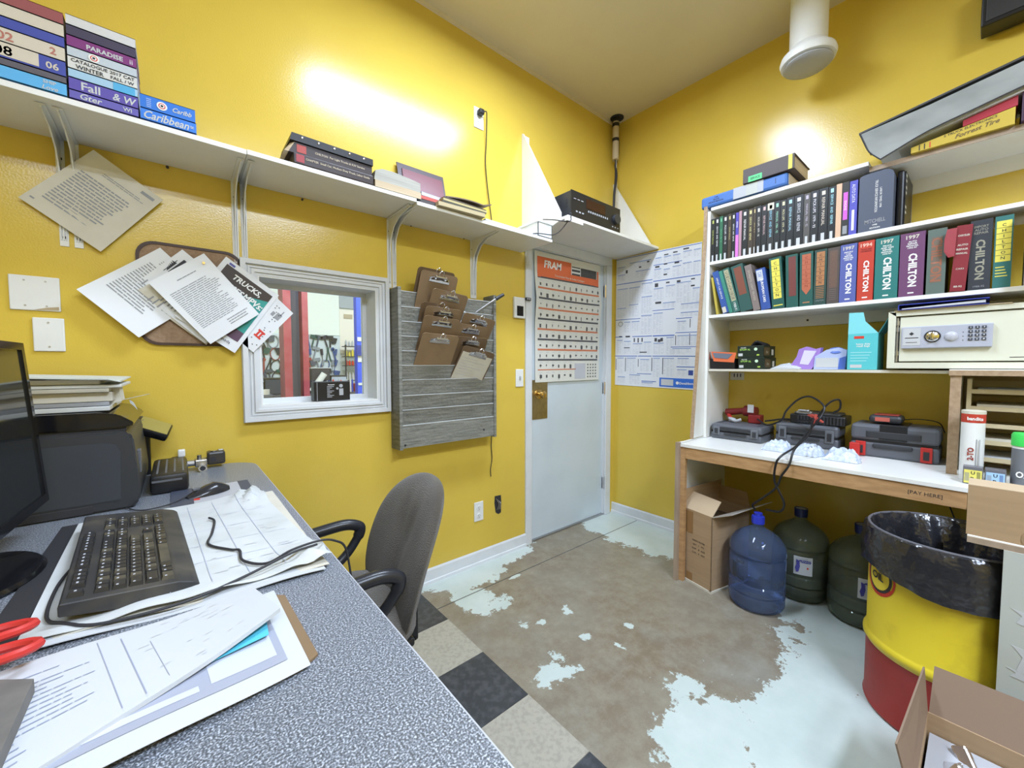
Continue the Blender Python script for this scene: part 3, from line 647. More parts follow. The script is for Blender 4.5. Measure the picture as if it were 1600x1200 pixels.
# ------------------------------------------------------------------ fourth shelf
Z4 = 1.2725
r = thing('glove_box', 'open black and red box with its orange-red flap folded down', 'box', (-.25, -1.03, Z4))
part('carton', B((-.315, -1.108, Z4), (-.12, -.965, Z4+.065)), M['black'], r)
bm = NB(); prism(bm, [(-.317, -.968, Z4+.11), (-.317, -1.118, Z4+.10), (-.317, -1.105, Z4+.04), (-.317, -.985, Z4+.048)], (.002, 0, 0)); part('flap', bm, M['inko'], r)
bm = NB(); prism(bm, [(-.319, -.978, Z4+.102), (-.319, -1.098, Z4+.092), (-.319, -1.070, Z4+.062), (-.319, -.992, Z4+.070)], (.0015, 0, 0)); part('flap_panel', bm, C(.15, .17, .22), r)
bm = NB(); prism(bm, [(-.30, -.958, Z4+.06), (-.32, -.958, Z4+.06), (-.316, -.958, Z4+.11)], (0, -.003, 0)); part('side_flap', bm, C(.25, .06, .03), r)
def glovebox(z, dy, label):
    r = thing('glove_box', label, 'box', (-.24, -1.20+dy, z), group=None)
    part('carton', B((-.312, -1.262+dy, z+.0005), (-.11, -1.122+dy, z+.069), .0015), C(.012, .022, .014), r)
    x = -.3128
    text('ON SITE', (x, -1.155+dy, z+.057), (0, -1, 0), (0, 0, 1), .006, .05, M['inkw'], r, bold=.02)
    text('ISTUFF XL', (x, -1.165+dy, z+.046), (0, -1, 0), (0, 0, 1), .010, .07, C(.35, .62, .12), r, bold=.03)
    bm = NB(); lathe(bm, [(.009, 0), (.009, .0006)], n=16, mtx=Matrix.Translation((x+.0005, -1.222+dy, z+.048)) @ Matrix.Rotation(R(-90), 4, 'Y')); part('round_badge', bm, C(.6, .8, .6), r)
    part('barcode', B((x, -1.152+dy, z+.008), (x+.0003, -1.128+dy, z+.024)), M['paper'], r)
    part('size_mark', B((x, -1.242+dy, z+.010), (x+.0003, -1.228+dy, z+.018)), C(.45, .65, .1), r)
    part('side_label', B((-.300, -1.2632+dy, z+.012), (-.21, -1.2622+dy, z+.058)), C(.09, .06, .03), r)
    text('fino', (-.255, -1.2640+dy, z+.032), (1, 0, 0), (0, 0, 1), .016, .05, C(.55, .5, .4), r, shear=.3)
    part('side_barcode', B((-.175, -1.2632+dy, z+.014), (-.145, -1.2622+dy, z+.048)), M['oldpaper'], r)
glovebox(Z4, -.006, 'black and green glove box at the bottom of the pair on the shelf')
glovebox(Z4+.070, .0, 'black and green glove box on top of its twin, glove poking out')
bm = NB(); 
for k in range(5): tube(bm, [(-.22+.02*k, -1.17, Z4+.14), (-.23+.02*k, -1.20-.004*k, Z4+.165-.003*k), (-.21+.02*k, -1.235, Z4+.141)], .008, 6, 4)
solo('glove', 'crumpled black glove poking out of the upper glove box', 'glove', bm, M['black'], (-.2, -1.2, Z4+.14), smooth=True)
def pack(name, label, y0, y1, x0, x1, h, m, lean=0):
    bm = NB(); n = 12; g = []
    for s in (0, 1):
        g.append([[bm.verts.new((x0+(x1-x0)*i/n, y0+(y1-y0)*j/n, Z4+.001+s*(h*(math.sin(math.pi*min(max(i/n, .03), .97))**.5)*(math.sin(math.pi*min(max(j/n, .03), .97))**.5)+.006*math.sin(i*2.1+j*1.3)*math.sin(j*math.pi/n)*math.sin(i*math.pi/n)))) for i in range(n+1)] for j in range(n+1)])
    for s in (0, 1):
        for j in range(n):
            for i in range(n): bm.faces.new((g[s][j][i], g[s][j][i+1], g[s][j+1][i+1], g[s][j+1][i]))
    per = [(0, i) for i in range(n)]+[(j, n) for j in range(n)]+[(n, i) for i in range(n, 0, -1)]+[(j, 0) for j in range(n, 0, -1)]
    for a, b in zip(per, per[1:]+per[:1]): bm.faces.new((g[0][a[0]][a[1]], g[0][b[0]][b[1]], g[1][b[0]][b[1]], g[1][a[0]][a[1]]))
    return solo(name, label, 'wipes', bm, m, ((x0+x1)/2, (y0+y1)/2, Z4), smooth=True)
pack('wipes_pack', 'flat white end of a soft wipes packet lying on the shelf', -1.30, -1.44, -.31, -.16, .03, M['paper'])
r = thing('wipes_pack', 'purple and white wipes packet standing crumpled beside the glove boxes', 'wipes', (-.23, -1.46, Z4))
bm = NB(); prism(bm, [(-.27, -1.375, Z4+.001), (-.27, -1.485, Z4+.001), (-.27, -1.515, Z4+.055), (-.27, -1.525, Z4+.118), (-.27, -1.50, Z4+.110), (-.27, -1.46, Z4+.125), (-.27, -1.425, Z4+.112), (-.27, -1.415, Z4+.07)], (.05, 0, 0)); part('wrapper', bm, C(.36, .22, .62, .35), r)
bm = NB(); prism(bm, [(-.2712, -1.43, Z4+.03), (-.2712, -1.47, Z4+.025), (-.2712, -1.505, Z4+.10), (-.2712, -1.45, Z4+.105)], (.001, 0, 0)); part('label', bm, C(.68, .64, .82), r)
r = thing('wipes_pack', 'blue and white wipes packet with blue lid leaning against the teal box', 'wipes', (-.23, -1.58, Z4))
bm = NB(); prism(bm, [(-.275, -1.495, Z4+.001), (-.275, -1.628, Z4+.001), (-.275, -1.634, Z4+.10), (-.275, -1.60, Z4+.115), (-.275, -1.55, Z4+.105), (-.275, -1.50, Z4+.07)], (.06, 0, 0)); part('wrapper', bm, C(.45, .52, .80, .35), r)
part('label', B((-.2765, -1.60, Z4+.012), (-.2752, -1.505, Z4+.062)), M['paper'], r)
bm = NB(); lathe(bm, [(.034, 0), (.034, .006), (.02, .010), (.0, .011)], n=16, mtx=Matrix.Translation((-.262, -1.588, Z4+.098)) @ Matrix.Rotation(R(-55), 4, 'Y') @ Matrix.Diagonal((.6, 1, 1, 1))); part('lid', bm, C(.10, .17, .50, .3), r, True)
bm = NB(); prism(bm, [(-.2765, -1.60, Z4+.002), (-.2765, -1.628, Z4+.002), (-.2765, -1.632, Z4+.07), (-.2765, -1.606, Z4+.06)], (.001, 0, 0)); part('blue_panel', bm, C(.08, .16, .55), r)
r = thing('bag_box', 'turquoise box of heavy duty bags with its flaps standing up', 'box', (-.24, -1.70, Z4))
TQ = C(.10, .52, .56, .45)
part('carton', B((-.312, -1.757, Z4+.001), (-.13, -1.643, Z4+.180), .001), TQ, r)
bm = NB(); prism(bm, [(-.312, -1.643, Z4+.18), (-.312, -1.757, Z4+.18), (-.314, -1.708, Z4+.24), (-.316, -1.700, Z4+.284), (-.316, -1.645, Z4+.286)], (.0015, 0, 0)); part('flap', bm, C(.22, .66, .72, .45), r)
bm = NB(); prism(bm, [(-.31, -1.757, Z4+.18), (-.13, -1.757, Z4+.18), (-.15, -1.80, Z4+.25), (-.31, -1.80, Z4+.27)], (0, -.0015, 0)); part('flap', bm, C(.10, .45, .52, .45), r)
text('heavy duty\nmask bags', (-.3128, -1.703, Z4+.122), (0, -1, 0), (0, 0, 1), .022, .10, M['inkw'], r, bold=.015)
part('logo_patch', B((-.3128, -1.705, Z4+.155), (-.3122, -1.667, Z4+.168)), M['inkr'], r)
for k in range(4): part('print_line', B((-.3127, -1.735+k*.006, Z4+.085-k*.014), (-.3122, -1.655, Z4+.088-k*.014)), C(.4, .75, .8), r)
part('barcode', B((-.3128, -1.70, Z4+.010), (-.3122, -1.655, Z4+.026)), M['paper'], r)
# safe
r = thing('safe', 'cream steel safe with a silver keypad panel at the right end', 'safe', (-.2, -2.05, 1.28))
bm = NB(); y0, y1, z0, z1 = -1.795, -2.42, 1.281, 1.545
box(bm, (-.32, y1, z0), (-.03, y0, z1), .004)
prism(bm, [(-.345, y0, z0), (-.345, y0, z1), (-.345, y0-.026, z1-.006), (-.345, y0-.026, z0+.026)], (.03, 0, 0)); prism(bm, [(-.345, y0, z1), (-.345, y1, z1), (-.345, y1, z1-.022), (-.345, y0-.026, z1-.022)], (.03, 0, 0))
prism(bm, [(-.345, y0, z0), (-.345, y1, z0), (-.345, y1, z0+.026), (-.345, y0-.026, z0+.026)], (.03, 0, 0))
part('body', bm, M['safe'], r)
part('gap', B((-.3215, y0-.028, z0+.028), (-.3205, y1, z1-.024)), M['ink'], r)
part('door', B((-.338, -1.835, z0+.032), (-.322, y1, z1-.028), .002), M['safe'], r)
bm = NB(); cyl(bm, (-.334, -1.827, z0+.03), (-.334, -1.827, z1-.03), .0045, 10)
for z in (.06, .17, .2): cyl(bm, (-.335, -1.827, z0+z), (-.335, -1.827, z0+z+.02), .007, 10)
part('hinge_pin', bm, M['steel'], r, True)
kp = part('lock_panel', B((-.356, -2.114, 1.372), (-.338, -1.842, 1.470), .003), C(.42, .44, .52, .35), r, label='silver lock panel')
part('name_plate', B((-.3572, -1.905, 1.385), (-.356, -1.848, 1.463)), C(.52, .53, .55), kp)
bm = NB(); box(bm, (-.3580, -1.898, 1.418), (-.3572, -1.855, 1.421)); box(bm, (-.3580, -1.895, 1.398), (-.3572, -1.858, 1.400))
prism(bm, [(-.3580, -1.876, 1.430), (-.3580, -1.884, 1.438), (-.3580, -1.876, 1.446), (-.3580, -1.868, 1.438)], (.0006, 0, 0)); part('plate_print', bm, M['ink'], kp)
mx_ = lambda y, z: Matrix.Translation((-.356, y, z)) @ Matrix.Rotation(R(-90), 4, 'Y')
bm = NB(); lathe(bm, [(.026, 0), (.026, .003), (.023, .003), (.023, .001)], n=24, mtx=mx_(-1.942, 1.423)); part('dial_ring', bm, M['ink'], kp, True)
bm = NB(); lathe(bm, [(.021, 0), (.021, .006), (.016, .010), (.0, .011)], n=24, mtx=mx_(-1.942, 1.423)); box(bm, (-.372, -1.948, 1.404), (-.36, -1.936, 1.442), .003); part('turn_knob', bm, M['chrome'], kp, True)
bm = NB(); lathe(bm, [(.021, 0), (.018, .006), (.010, .010), (.0, .011)], n=24, mtx=mx_(-1.998, 1.420)); part('key_cover', bm, C(.48, .49, .55, .3), kp, True)
bm = NB()
for k in range(3): cyl(bm, (-.356, -2.032, 1.436-k*.017), (-.357, -2.032, 1.436-k*.017), .0018, 8)
part('indicator_light', bm, M['ink'], kp)
ks = None
for i in range(4):
    for j in range(3):
        if ks is None: ks = part('key', B((0, -.0062, -.0052), (.004, .0062, .0052), .001), C(.05, .06, .09), kp, local=True); kt = ks
        else: kt = ks.copy(); link(kt, kp)
        kt.location = (-.360-kp.parent.location.x*0+0, 0, 0)
        kt.location = V((-.360, -2.053-j*.0185, 1.455-i*.0165))-r.location
        text('123456789*0#'[i*3+j], V((-.3605, -2.053-j*.0185, 1.455-i*.0165)), (0, -1, 0), (0, 0, 1), .006, .006, M['inkw'], r, 'key_legend', bold=.02)
part('hinge_slot', B((-.3385, -2.42, 1.326), (-.3378, -2.16, 1.329)), M['ink'], r)
# papers and folder on the safe
r = thing('folder', 'dark blue plastic folder with papers lying on the safe', 'folder', (-.22, -1.96, 1.548))
bm = NB(); prism(bm, [(-.36, -1.83, 1.549), (-.36, -2.10, 1.549), (-.36, -2.10, 1.551), (-.36, -1.83, 1.551)], (.24, 0, 0)); prism(bm, [(-.362, -1.828, 1.571), (-.362, -2.10, 1.572), (-.362, -2.10, 1.575), (-.362, -1.828, 1.574)], (.24, 0, 0)); box(bm, (-.362, -1.8305, 1.549), (-.12, -1.828, 1.574)); part('sleeve', bm, C(.04, .06, .38), r)
bm = NB(); prism(bm, [(-.355, -1.84, 1.552), (-.355, -2.09, 1.556), (-.355, -2.09, 1.567), (-.355, -1.84, 1.556)], (.22, 0, 0)); part('sheets', bm, M['paper'], r)
solo('envelope', 'brown envelope under the blue folder on the safe', 'envelope', B((-.35, -2.16, 1.5455), (-.12, -1.815, 1.5485)), M['pages'], (-.23, -1.99, 1.5455))
# ------------------------------------------------------------------ bench top
ZB = .8305
def tool_case(label, x0, x1, y0, y1, h, m, latches, rot=0, top=None, strap=False):
    cx, cy = (x0+x1)/2, (y0+y1)/2
    r = thing('tool_case', label, 'case', (cx, cy, ZB), (0, 0, R(rot)))
    a, b = (x1-x0)/2, abs(y1-y0)/2
    part('base', B((-a, -b, 0), (a, b, h*.46), .012), m, r, local=True); part('lid', B((-a, -b, h*.50), (a, b, h), .016), m, r, local=True)
    part('seam', B((-a+.004, -b+.004, h*.44), (a-.004, b-.004, h*.52)), M['black'], r, local=True)
    bm = NB(); box(bm, (-a-.010, -b*.45, h*.30), (-a+.004, b*.45, h*.42), .005); box(bm, (-a-.006, -b*.62, h*.6), (-a+.004, b*.62, h*.80), .004); part('handle', bm, M['darkgrey'], r, local=True)
    for s in (-1, 1):
        lo, hi = (.02, .46) if strap else (.28, .82)
        bm = NB(); box(bm, (-a-.008, s*b*.74-.020, h*lo), (-a+.002, s*b*.74+.020, h*hi), .003)
        l_ = part('latch', bm, latches, r, local=True); part('latch_tab', B((-a-.011, s*b*.74-.010, h*(lo+.08)), (-a-.007, s*b*.74+.010, h*(hi-.12)), .001), M['darkgrey'], l_, local=True)
        bm = NB(); 
        for k in range(5): box(bm, (-a*.6, s*b*.80-.012+k*.006, h), (a*.7, s*b*.80-.010+k*.006, h+.002))
        part('rib', bm, m, r, local=True)
    if strap:
        bm = NB(); box(bm, (-a-.004, -b*.32, h*.55), (a, b*.30, h+.003), .003); part('strap', bm, M['black'], r, local=True)
    return r
CG = mat('grey_case_plastic', (.105, .112, .130), .42)
tool_case('slim grey tool case at the left end of the bench', -.30, -.07, -1.262, -.968, .095, CG, C(.14, .15, .17))
tool_case('grey tool case behind the plastic bags in the middle of the bench', -.20, -.03, -1.60, -1.30, .13, CG, C(.14, .15, .17))
tool_case('wide grey tool case with black strap and red latches beside the pigeonholes', -.235, -.04, -1.975, -1.655, .165, CG, M['red'], rot=0, strap=True)
r = thing('code_reader', 'small dark and red code reader lying on the wide grey case', 'code reader', (-.15, -1.78, ZB+.17))
part('body', B((-.215, -1.845, ZB+.171), (-.10, -1.72, ZB+.213), .016), M['darkgrey'], r); part('screen_plate', B((-.205, -1.83, ZB+.212), (-.12, -1.74, ZB+.216), .001), C(.35, .05, .04), r)
part('front_label', B((-.2165, -1.80, ZB+.182), (-.2145, -1.745, ZB+.202)), C(.5, .12, .09), r)
bm = NB(); tube(bm, [(-.12, -1.845, ZB+.19), (-.10, -1.90, ZB+.195), (-.06, -1.96, ZB+.18), (-.03, -1.98, ZB+.13)], .0022); part('lead', bm, M['ink'], r, True)
r = thing('charger_box', 'black ribbed toolbox stacked on the middle grey case', 'box', (-.12, -1.5, ZB+.13))
part('body', B((-.19, -1.625, ZB+.132), (-.04, -1.37, ZB+.185), .008), M['black'], r)
bm = NB()
for k in range(14): box(bm, (-.194, -1.61+k*.015, ZB+.136), (-.188, -1.603+k*.015, ZB+.178), .001)
part('ribs', bm, M['darkgrey'], r, kind=None); part('lid', B((-.185, -1.60, ZB+.184), (-.05, -1.39, ZB+.198), .006), C(.05, .05, .05), r)
r = thing('grinder', 'dark red power tool with white tag lying on the slim grey case', 'power tool', (-.10, -1.1, ZB+.096))
bm = NB(); cyl(bm, (-.10, -.985, ZB+.15), (-.11, -1.10, ZB+.17), .024, 14, .020); cyl(bm, (-.11, -1.10, ZB+.17), (-.115, -1.17, ZB+.165), .034, 14); part('body', bm, C(.20, .02, .02, .35), r, True)
part('battery', B((-.145, -1.20, ZB+.097), (-.075, -1.13, ZB+.15), .006), C(.25, .02, .02), r); part('tag', B((-.152, -1.165, ZB+.165), (-.150, -1.13, ZB+.215)), M['paper'], r)
bm = NB(); cyl(bm, (-.10, -.99, ZB+.15), (-.14, -1.03, ZB+.11), .012, 10); part('trigger_grip', bm, M['red'], r, True)
bm = NB(); tube(bm, [(-.14, -1.02, ZB+.10), (-.16, -1.06, ZB+.112), (-.17, -1.03, ZB+.120), (-.19, -1.07, ZB+.108), (-.17, -1.10, ZB+.118)], .009, 6); solo('rag', 'scrap of clear plastic wrap on the slim grey case', 'wrap', bm, M['lgrey'], (-.16, -1.05, ZB+.096), smooth=True)
def crumpled(name, label, cat, x0, x1, y0, y1, z, h, m, seed, n=14, amp=.012, group=None):
    rnd = random.Random(seed); bm = NB(); ph = [rnd.uniform(0, 6) for _ in range(8)]
    g = []
    for j in range(n+1):
        row = []
        for i in range(n+1):
            u, v = i/n, j/n; e = (math.sin(math.pi*u)*math.sin(math.pi*v))
            zz = h*min(1, (e*2.2)**.6)+amp*e**.5*(math.sin(u*17+ph[0])*math.sin(v*13+ph[1])+.6*math.sin(u*31+v*9+ph[2])+rnd.uniform(-.5, .5))
            row.append(bm.verts.new((x0+(x1-x0)*u+.01*math.sin(v*7+ph[3])*(1-abs(2*u-1)), y0+(y1-y0)*v+.01*math.sin(u*6+ph[4]), z+.001+max(0, zz))))
        g.append(row)
    for j in range(n):
        for i in range(n): bm.faces.new((g[j][i], g[j][i+1], g[j+1][i+1], g[j+1][i]))
    return solo(name, label, cat, bm, m, ((x0+x1)/2, (y0+y1)/2, z), group=group, smooth=False)
PB = mat('clear_crinkled_plastic', (.62, .68, .78), .25, noise=(60, (.36, .44, .60), .7, 5), bump=(60, .6))
for k, (a, b, nm) in enumerate(((-1.32, -1.435, 'leftmost of three on the bench edge'), (-1.45, -1.575, 'middle of three on the bench edge'), (-1.59, -1.725, 'rightmost of three on the bench edge'))):
    crumpled('parts_bag', 'crinkled clear plastic bag of small parts, '+nm, 'bag', -.47-.01*k, -.345, a, b, ZB, .042, PB, 30+k, group='clear parts bags on the bench')
solo('red_tag', 'small red plastic clip on the bench by the clear bags', 'clip', B((-.29, -1.700, ZB), (-.26, -1.66, ZB+.07), .004), M['red'], (-.27, -1.68, ZB))
# battery leads
bm = NB()
tube(bm, [(-.16, -1.19, ZB+.13), (-.17, -1.25, ZB+.10), (-.20, -1.33, ZB+.14), (-.22, -1.36, ZB+.20), (-.24, -1.42, ZB+.27), (-.24, -1.48, ZB+.29), (-.26, -1.545, ZB+.24), (-.30, -1.53, ZB+.17), (-.42, -1.52, ZB+.13), (-.56, -1.50, ZB+.06), (-.655, -1.462, ZB+.015), (-.668, -1.445, .80), (-.668, -1.443, .72), (-.665, -1.475, .65), (-.66, -1.484, .606), (-.64, -1.46, .565), (-.60, -1.39, .545)], .0052, 8, 6)
tube(bm, [(-.15, -1.23, ZB+.12), (-.16, -1.34, ZB+.145), (-.22, -1.43, ZB+.15), (-.25, -1.50, ZB+.17), (-.24, -1.56, ZB+.26), (-.22, -1.60, ZB+.28), (-.20, -1.60, ZB+.23), (-.20, -1.57, ZB+.205)], .005, 8, 6)
tube(bm, [(-.30, -1.51, ZB+.18), (-.48, -1.53, ZB+.11), (-.62, -1.51, ZB+.055), (-.662, -1.50, ZB-.02), (-.668, -1.470, .75), (-.665, -1.45, .69), (-.64, -1.38, .61), (-.60, -1.325, .555), (-.58, -1.33, .525)], .0052, 8, 6)
r = thing('jumper_cable', 'black jumper cable looping over the cases and down past the bench edge', 'cable', (-.3, -1.5, ZB))
part('leads', bm, M['black'], r, True)
bm = NB(); cyl(bm, (-.29, -1.485, ZB+.20), (-.25, -1.54, ZB+.155), .012, 8, .006); cyl(bm, (-.30, -1.52, ZB+.20), (-.30, -1.50, ZB+.12), .008, 8, .005); part('red_clamp', bm, C(.5, .08, .06), r, True)
bm = NB(); box(bm, (-.30, -1.50, ZB+.20), (-.27, -1.43, ZB+.212), .003); box(bm, (-.31, -1.49, ZB+.215), (-.28, -1.44, ZB+.222), .003); part('clamp_jaw', bm, M['steel'], r)
# wall socket above the bench
r = thing('wall_socket', 'double wall socket half hidden under the fourth shelf', 'socket', (-.004, -1.0, 1.21))
part('plate', B((-.006, -1.052, 1.195), (-.0005, -.965, 1.246), .002), M['oldpaper'], r)
bm = NB()
for y in (-.99, -1.01, -1.03): box(bm, (-.0072, y-.004, 1.215), (-.0058, y+.002, 1.238))
part('slots', bm, M['ink'], r)
# ------------------------------------------------------------------ right end of the bench
r = thing('letter_tray', 'stack of beige letter trays with papers inside the pigeonhole unit', 'tray', (-.2, -2.2, ZB))
TB = C(.52, .44, .28)
for k in range(5):
    z = ZB+.055+k*.072; bm = NB(); box(bm, (-.30, -2.40, z), (-.03, -2.06, z+.006)); box(bm, (-.304, -2.40, z), (-.298, -2.055, z+.018)); box(bm, (-.03, -2.40, z), (-.024, -2.06, z+.05))
    part('tray', bm, TB, r)
    if k in (0, 1, 3, 4): part('papers', B((-.29, -2.38, z+.007), (-.05, -2.08, z+.020+.006*(k % 2))), M['oldpaper'] if k % 2 else M['paper'], r)
part('post', B((-.306, -2.064, ZB), (-.29, -2.050, ZB+.405)), TB, r); part('post', B((-.05, -2.064, ZB), (-.03, -2.05, ZB+.405)), TB, r)
r = thing('tissue_canister', 'white cardboard tube canister with a red band in front of the trays', 'canister', (-.47, -2.075, ZB))
bm = NB(); lathe(bm, [(.033, 0), (.033, .275), (.030, .277)], (-.47, -2.075, ZB), 24); part('tube', bm, M['white'], r, True)
bm = NB(); lathe(bm, [(.0335, .235), (.0335, .272)], (-.47, -2.075, ZB), 24, cap=False); part('band', bm, C(.50, .05, .03), r, True)
bm = NB(); lathe(bm, [(.034, .270), (.034, .282), (.030, .284)], (-.47, -2.075, ZB), 24); part('cap', bm, M['oldpaper'], r, True)
text('bandits', (-.504, -2.080, ZB+.252), (-.05, -1, 0), (0, 0, 1), .014, .042, M['inkw'], r, bold=.03)
text('2-TO', (-.5045, -2.072, ZB+.11), (0, 0, 1), (0, 1, 0), .018, .06, C(.30, .05, .04), r, bold=.04)
for k in range(2): part('print_line', B((-.5032, -2.088-k*.008, ZB+.06), (-.5022, -2.086-k*.008, ZB+.17)), M['inkg'], r)
for nm, y, c, lb in (('yellow', -2.082, C(.75, .68, .15), 'small clear box with a yellow label of black letters'), ('pale blue', -2.138, C(.35, .55, .78), 'small clear box with a pale blue label beside the yellow one')):
    r = thing('fuse_box', lb, 'box', (-.53, y, ZB)); z = ZB+(0 if nm == 'yellow' else -.0)
    part('case', B((-.56, y-.026, z), (-.515, y+.026, z+.068), .002), C(.14, .14, .16, .3), r)
    part('label', B((-.5612, y-.023, z+.004), (-.5602, y+.023, z+.056)), c, r)
    text('U', (-.5617, y, z+.045), (0, -1, 0), (0, 0, 1), .012, .012, M['ink'], r, bold=.02); text('R', (-.5617, y, z+.022), (0, -1, 0), (0, 0, 1), .014, .014, M['ink'], r, bold=.02)
    part('barcode', B((-.5619, y-.019, z+.02), (-.5613, y-.010, z+.05)), C(.3, .28, .08) if nm == 'yellow' else C(.15, .25, .45), r)
    for k in range(4): part('print_line', B((-.5619, y+.010+k*.003, z+.012), (-.5613, y+.0115+k*.003, z+.045)), M['inkg'], r)
r = thing('spray_can', 'tall white and grey can with a bright green lid', 'spray can', (-.52, -2.200, ZB))
bm = NB(); lathe(bm, [(.031, 0), (.031, .165), (.028, .172)], (-.52, -2.205, ZB), 24); part('can', bm, M['white'], r, True)
bm = NB(); lathe(bm, [(.0315, .02), (.0315, .155)], (-.52, -2.205, ZB), 24, cap=False); part('wrap_label', bm, C(.16, .17, .19), r, True)
bm = NB(); lathe(bm, [(.034, .165), (.034, .205), (.030, .213), (.0, .214)], (-.52, -2.205, ZB), 24); part('lid', bm, C(.05, .62, .10), r, True)
text('O2', (-.5525, -2.20, ZB+.06), (0, -1, 0), (0, 0, 1), .024, .03, M['inkw'], r, bold=.03)
r = thing('carton', 'low open cardboard carton in front of the pigeonholes at the bench end', 'box', (-.8, -2.3, .77))
bm = NB(); ya, yb, za, zb = -2.5, -2.079, .7705, .925
box(bm, (-1.052, ya, za), (-1.048, yb, zb)); box(bm, (-.93, ya, za), (-.926, yb, zb-.03)); box(bm, (-1.05, yb-.004, za), (-.928, yb, zb-.015)); box(bm, (-1.05, ya, za), (-.928, ya+.004, zb-.015)); box(bm, (-1.05, ya, za), (-.928, yb, za+.003))
part('walls', bm, M['card'], r)
bm = NB(); prism(bm, [(-1.052, ya, zb), (-1.052, yb, zb), (-.965, yb, zb+.004), (-.965, ya, zb+.004)], (.0, 0, .002)); part('flap', bm, M['cardin'], r)
bm = NB(); cyl(bm, (-1.0525, -2.22, .79), (-1.0532, -2.22, .79), .035, 20); part('cut_out_mark', bm, mat('card_shade', (.34, .23, .13), .8), r)
# ------------------------------------------------------------------ under the bench
r = thing('cardboard_box', 'tall open cardboard box with folded out flaps under the bench', 'box', (-.47, -1.12, 0))
th = R(-8); mm = Matrix.Translation((-.46, -1.075, 0)) @ Matrix.Rotation(R(-14), 4, 'Z')
a, b, H = .165, .105, .44
bm = NB()
for p, q in (((-a, -b, .01), (-a+.004, b, H)), ((a-.004, -b, .01), (a, b, H)), ((-a, -b, .01), (a, -b+.004, H)), ((-a, b-.004, .01), (a, b, H)), ((-a, -b, .01), (a, b, .014))): box(bm, p, q, mtx=mm)
part('walls', bm, M['card'], r)
def flap(pts, m=M['cardin'], nm='flap'):
    bm = NB(); pts = [mm @ V(p) for p in pts]; n = (pts[1]-pts[0]).cross(pts[2]-pts[0]).normalized()*.004; prism(bm, pts, n); part(nm, bm, m, r)
flap([(-a, -b, H), (-a, b, H), (-a+.08, b-.005, H+.085), (-a+.08, -b+.005, H+.075)])
flap([(-a, b, H), (a, b, H), (a, b-.02, H+.13), (-a, b-.02, H+.11)], M['card'])
flap([(-a, -b, H), (a, -b, H), (a+.02, -b-.12, H+.075), (-a+.02, -b-.10, H+.045)], C(.36, .33, .29))
flap([(a, -b, H), (a, b, H), (a-.03, b, H+.10), (a-.03, -b, H+.10)], M['card'])
for p, q in (((-a-.0015, .02, .30), (-a-.0003, .07, .43)), ((-a-.0015, .02, .012), (-a-.0003, .06, .06))): 
    bm = NB(); box(bm, p, q, mtx=mm); part('tape', bm, C(.30, .17, .07, .3), r)
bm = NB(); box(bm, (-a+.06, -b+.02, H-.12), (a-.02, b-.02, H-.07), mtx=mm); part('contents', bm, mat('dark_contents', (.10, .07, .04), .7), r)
rr = mm.to_3x3() @ V((0, -1, 0))
for k, s in enumerate(('PARTS FILTER', 'QTY    5    PCS', 'N.W.   8   KGS', 'G.W.   9   KGS')):
    text(s, mm @ V((-a-.001, -.02, .265-k*.024)), rr, (0, 0, 1), .010, .13 if k == 0 else .11, M['ink'], r, bold=.01)
bm = NB()
for p, q in (((-a-.006, -b-.003, .0), (-a+.01, b+.004, .012)), ((-a-.005, -b-.006, .0), (a, -b+.01, .012))): box(bm, p, q, mtx=mm)
part('torn_base', bm, M['oldpaper'], r)

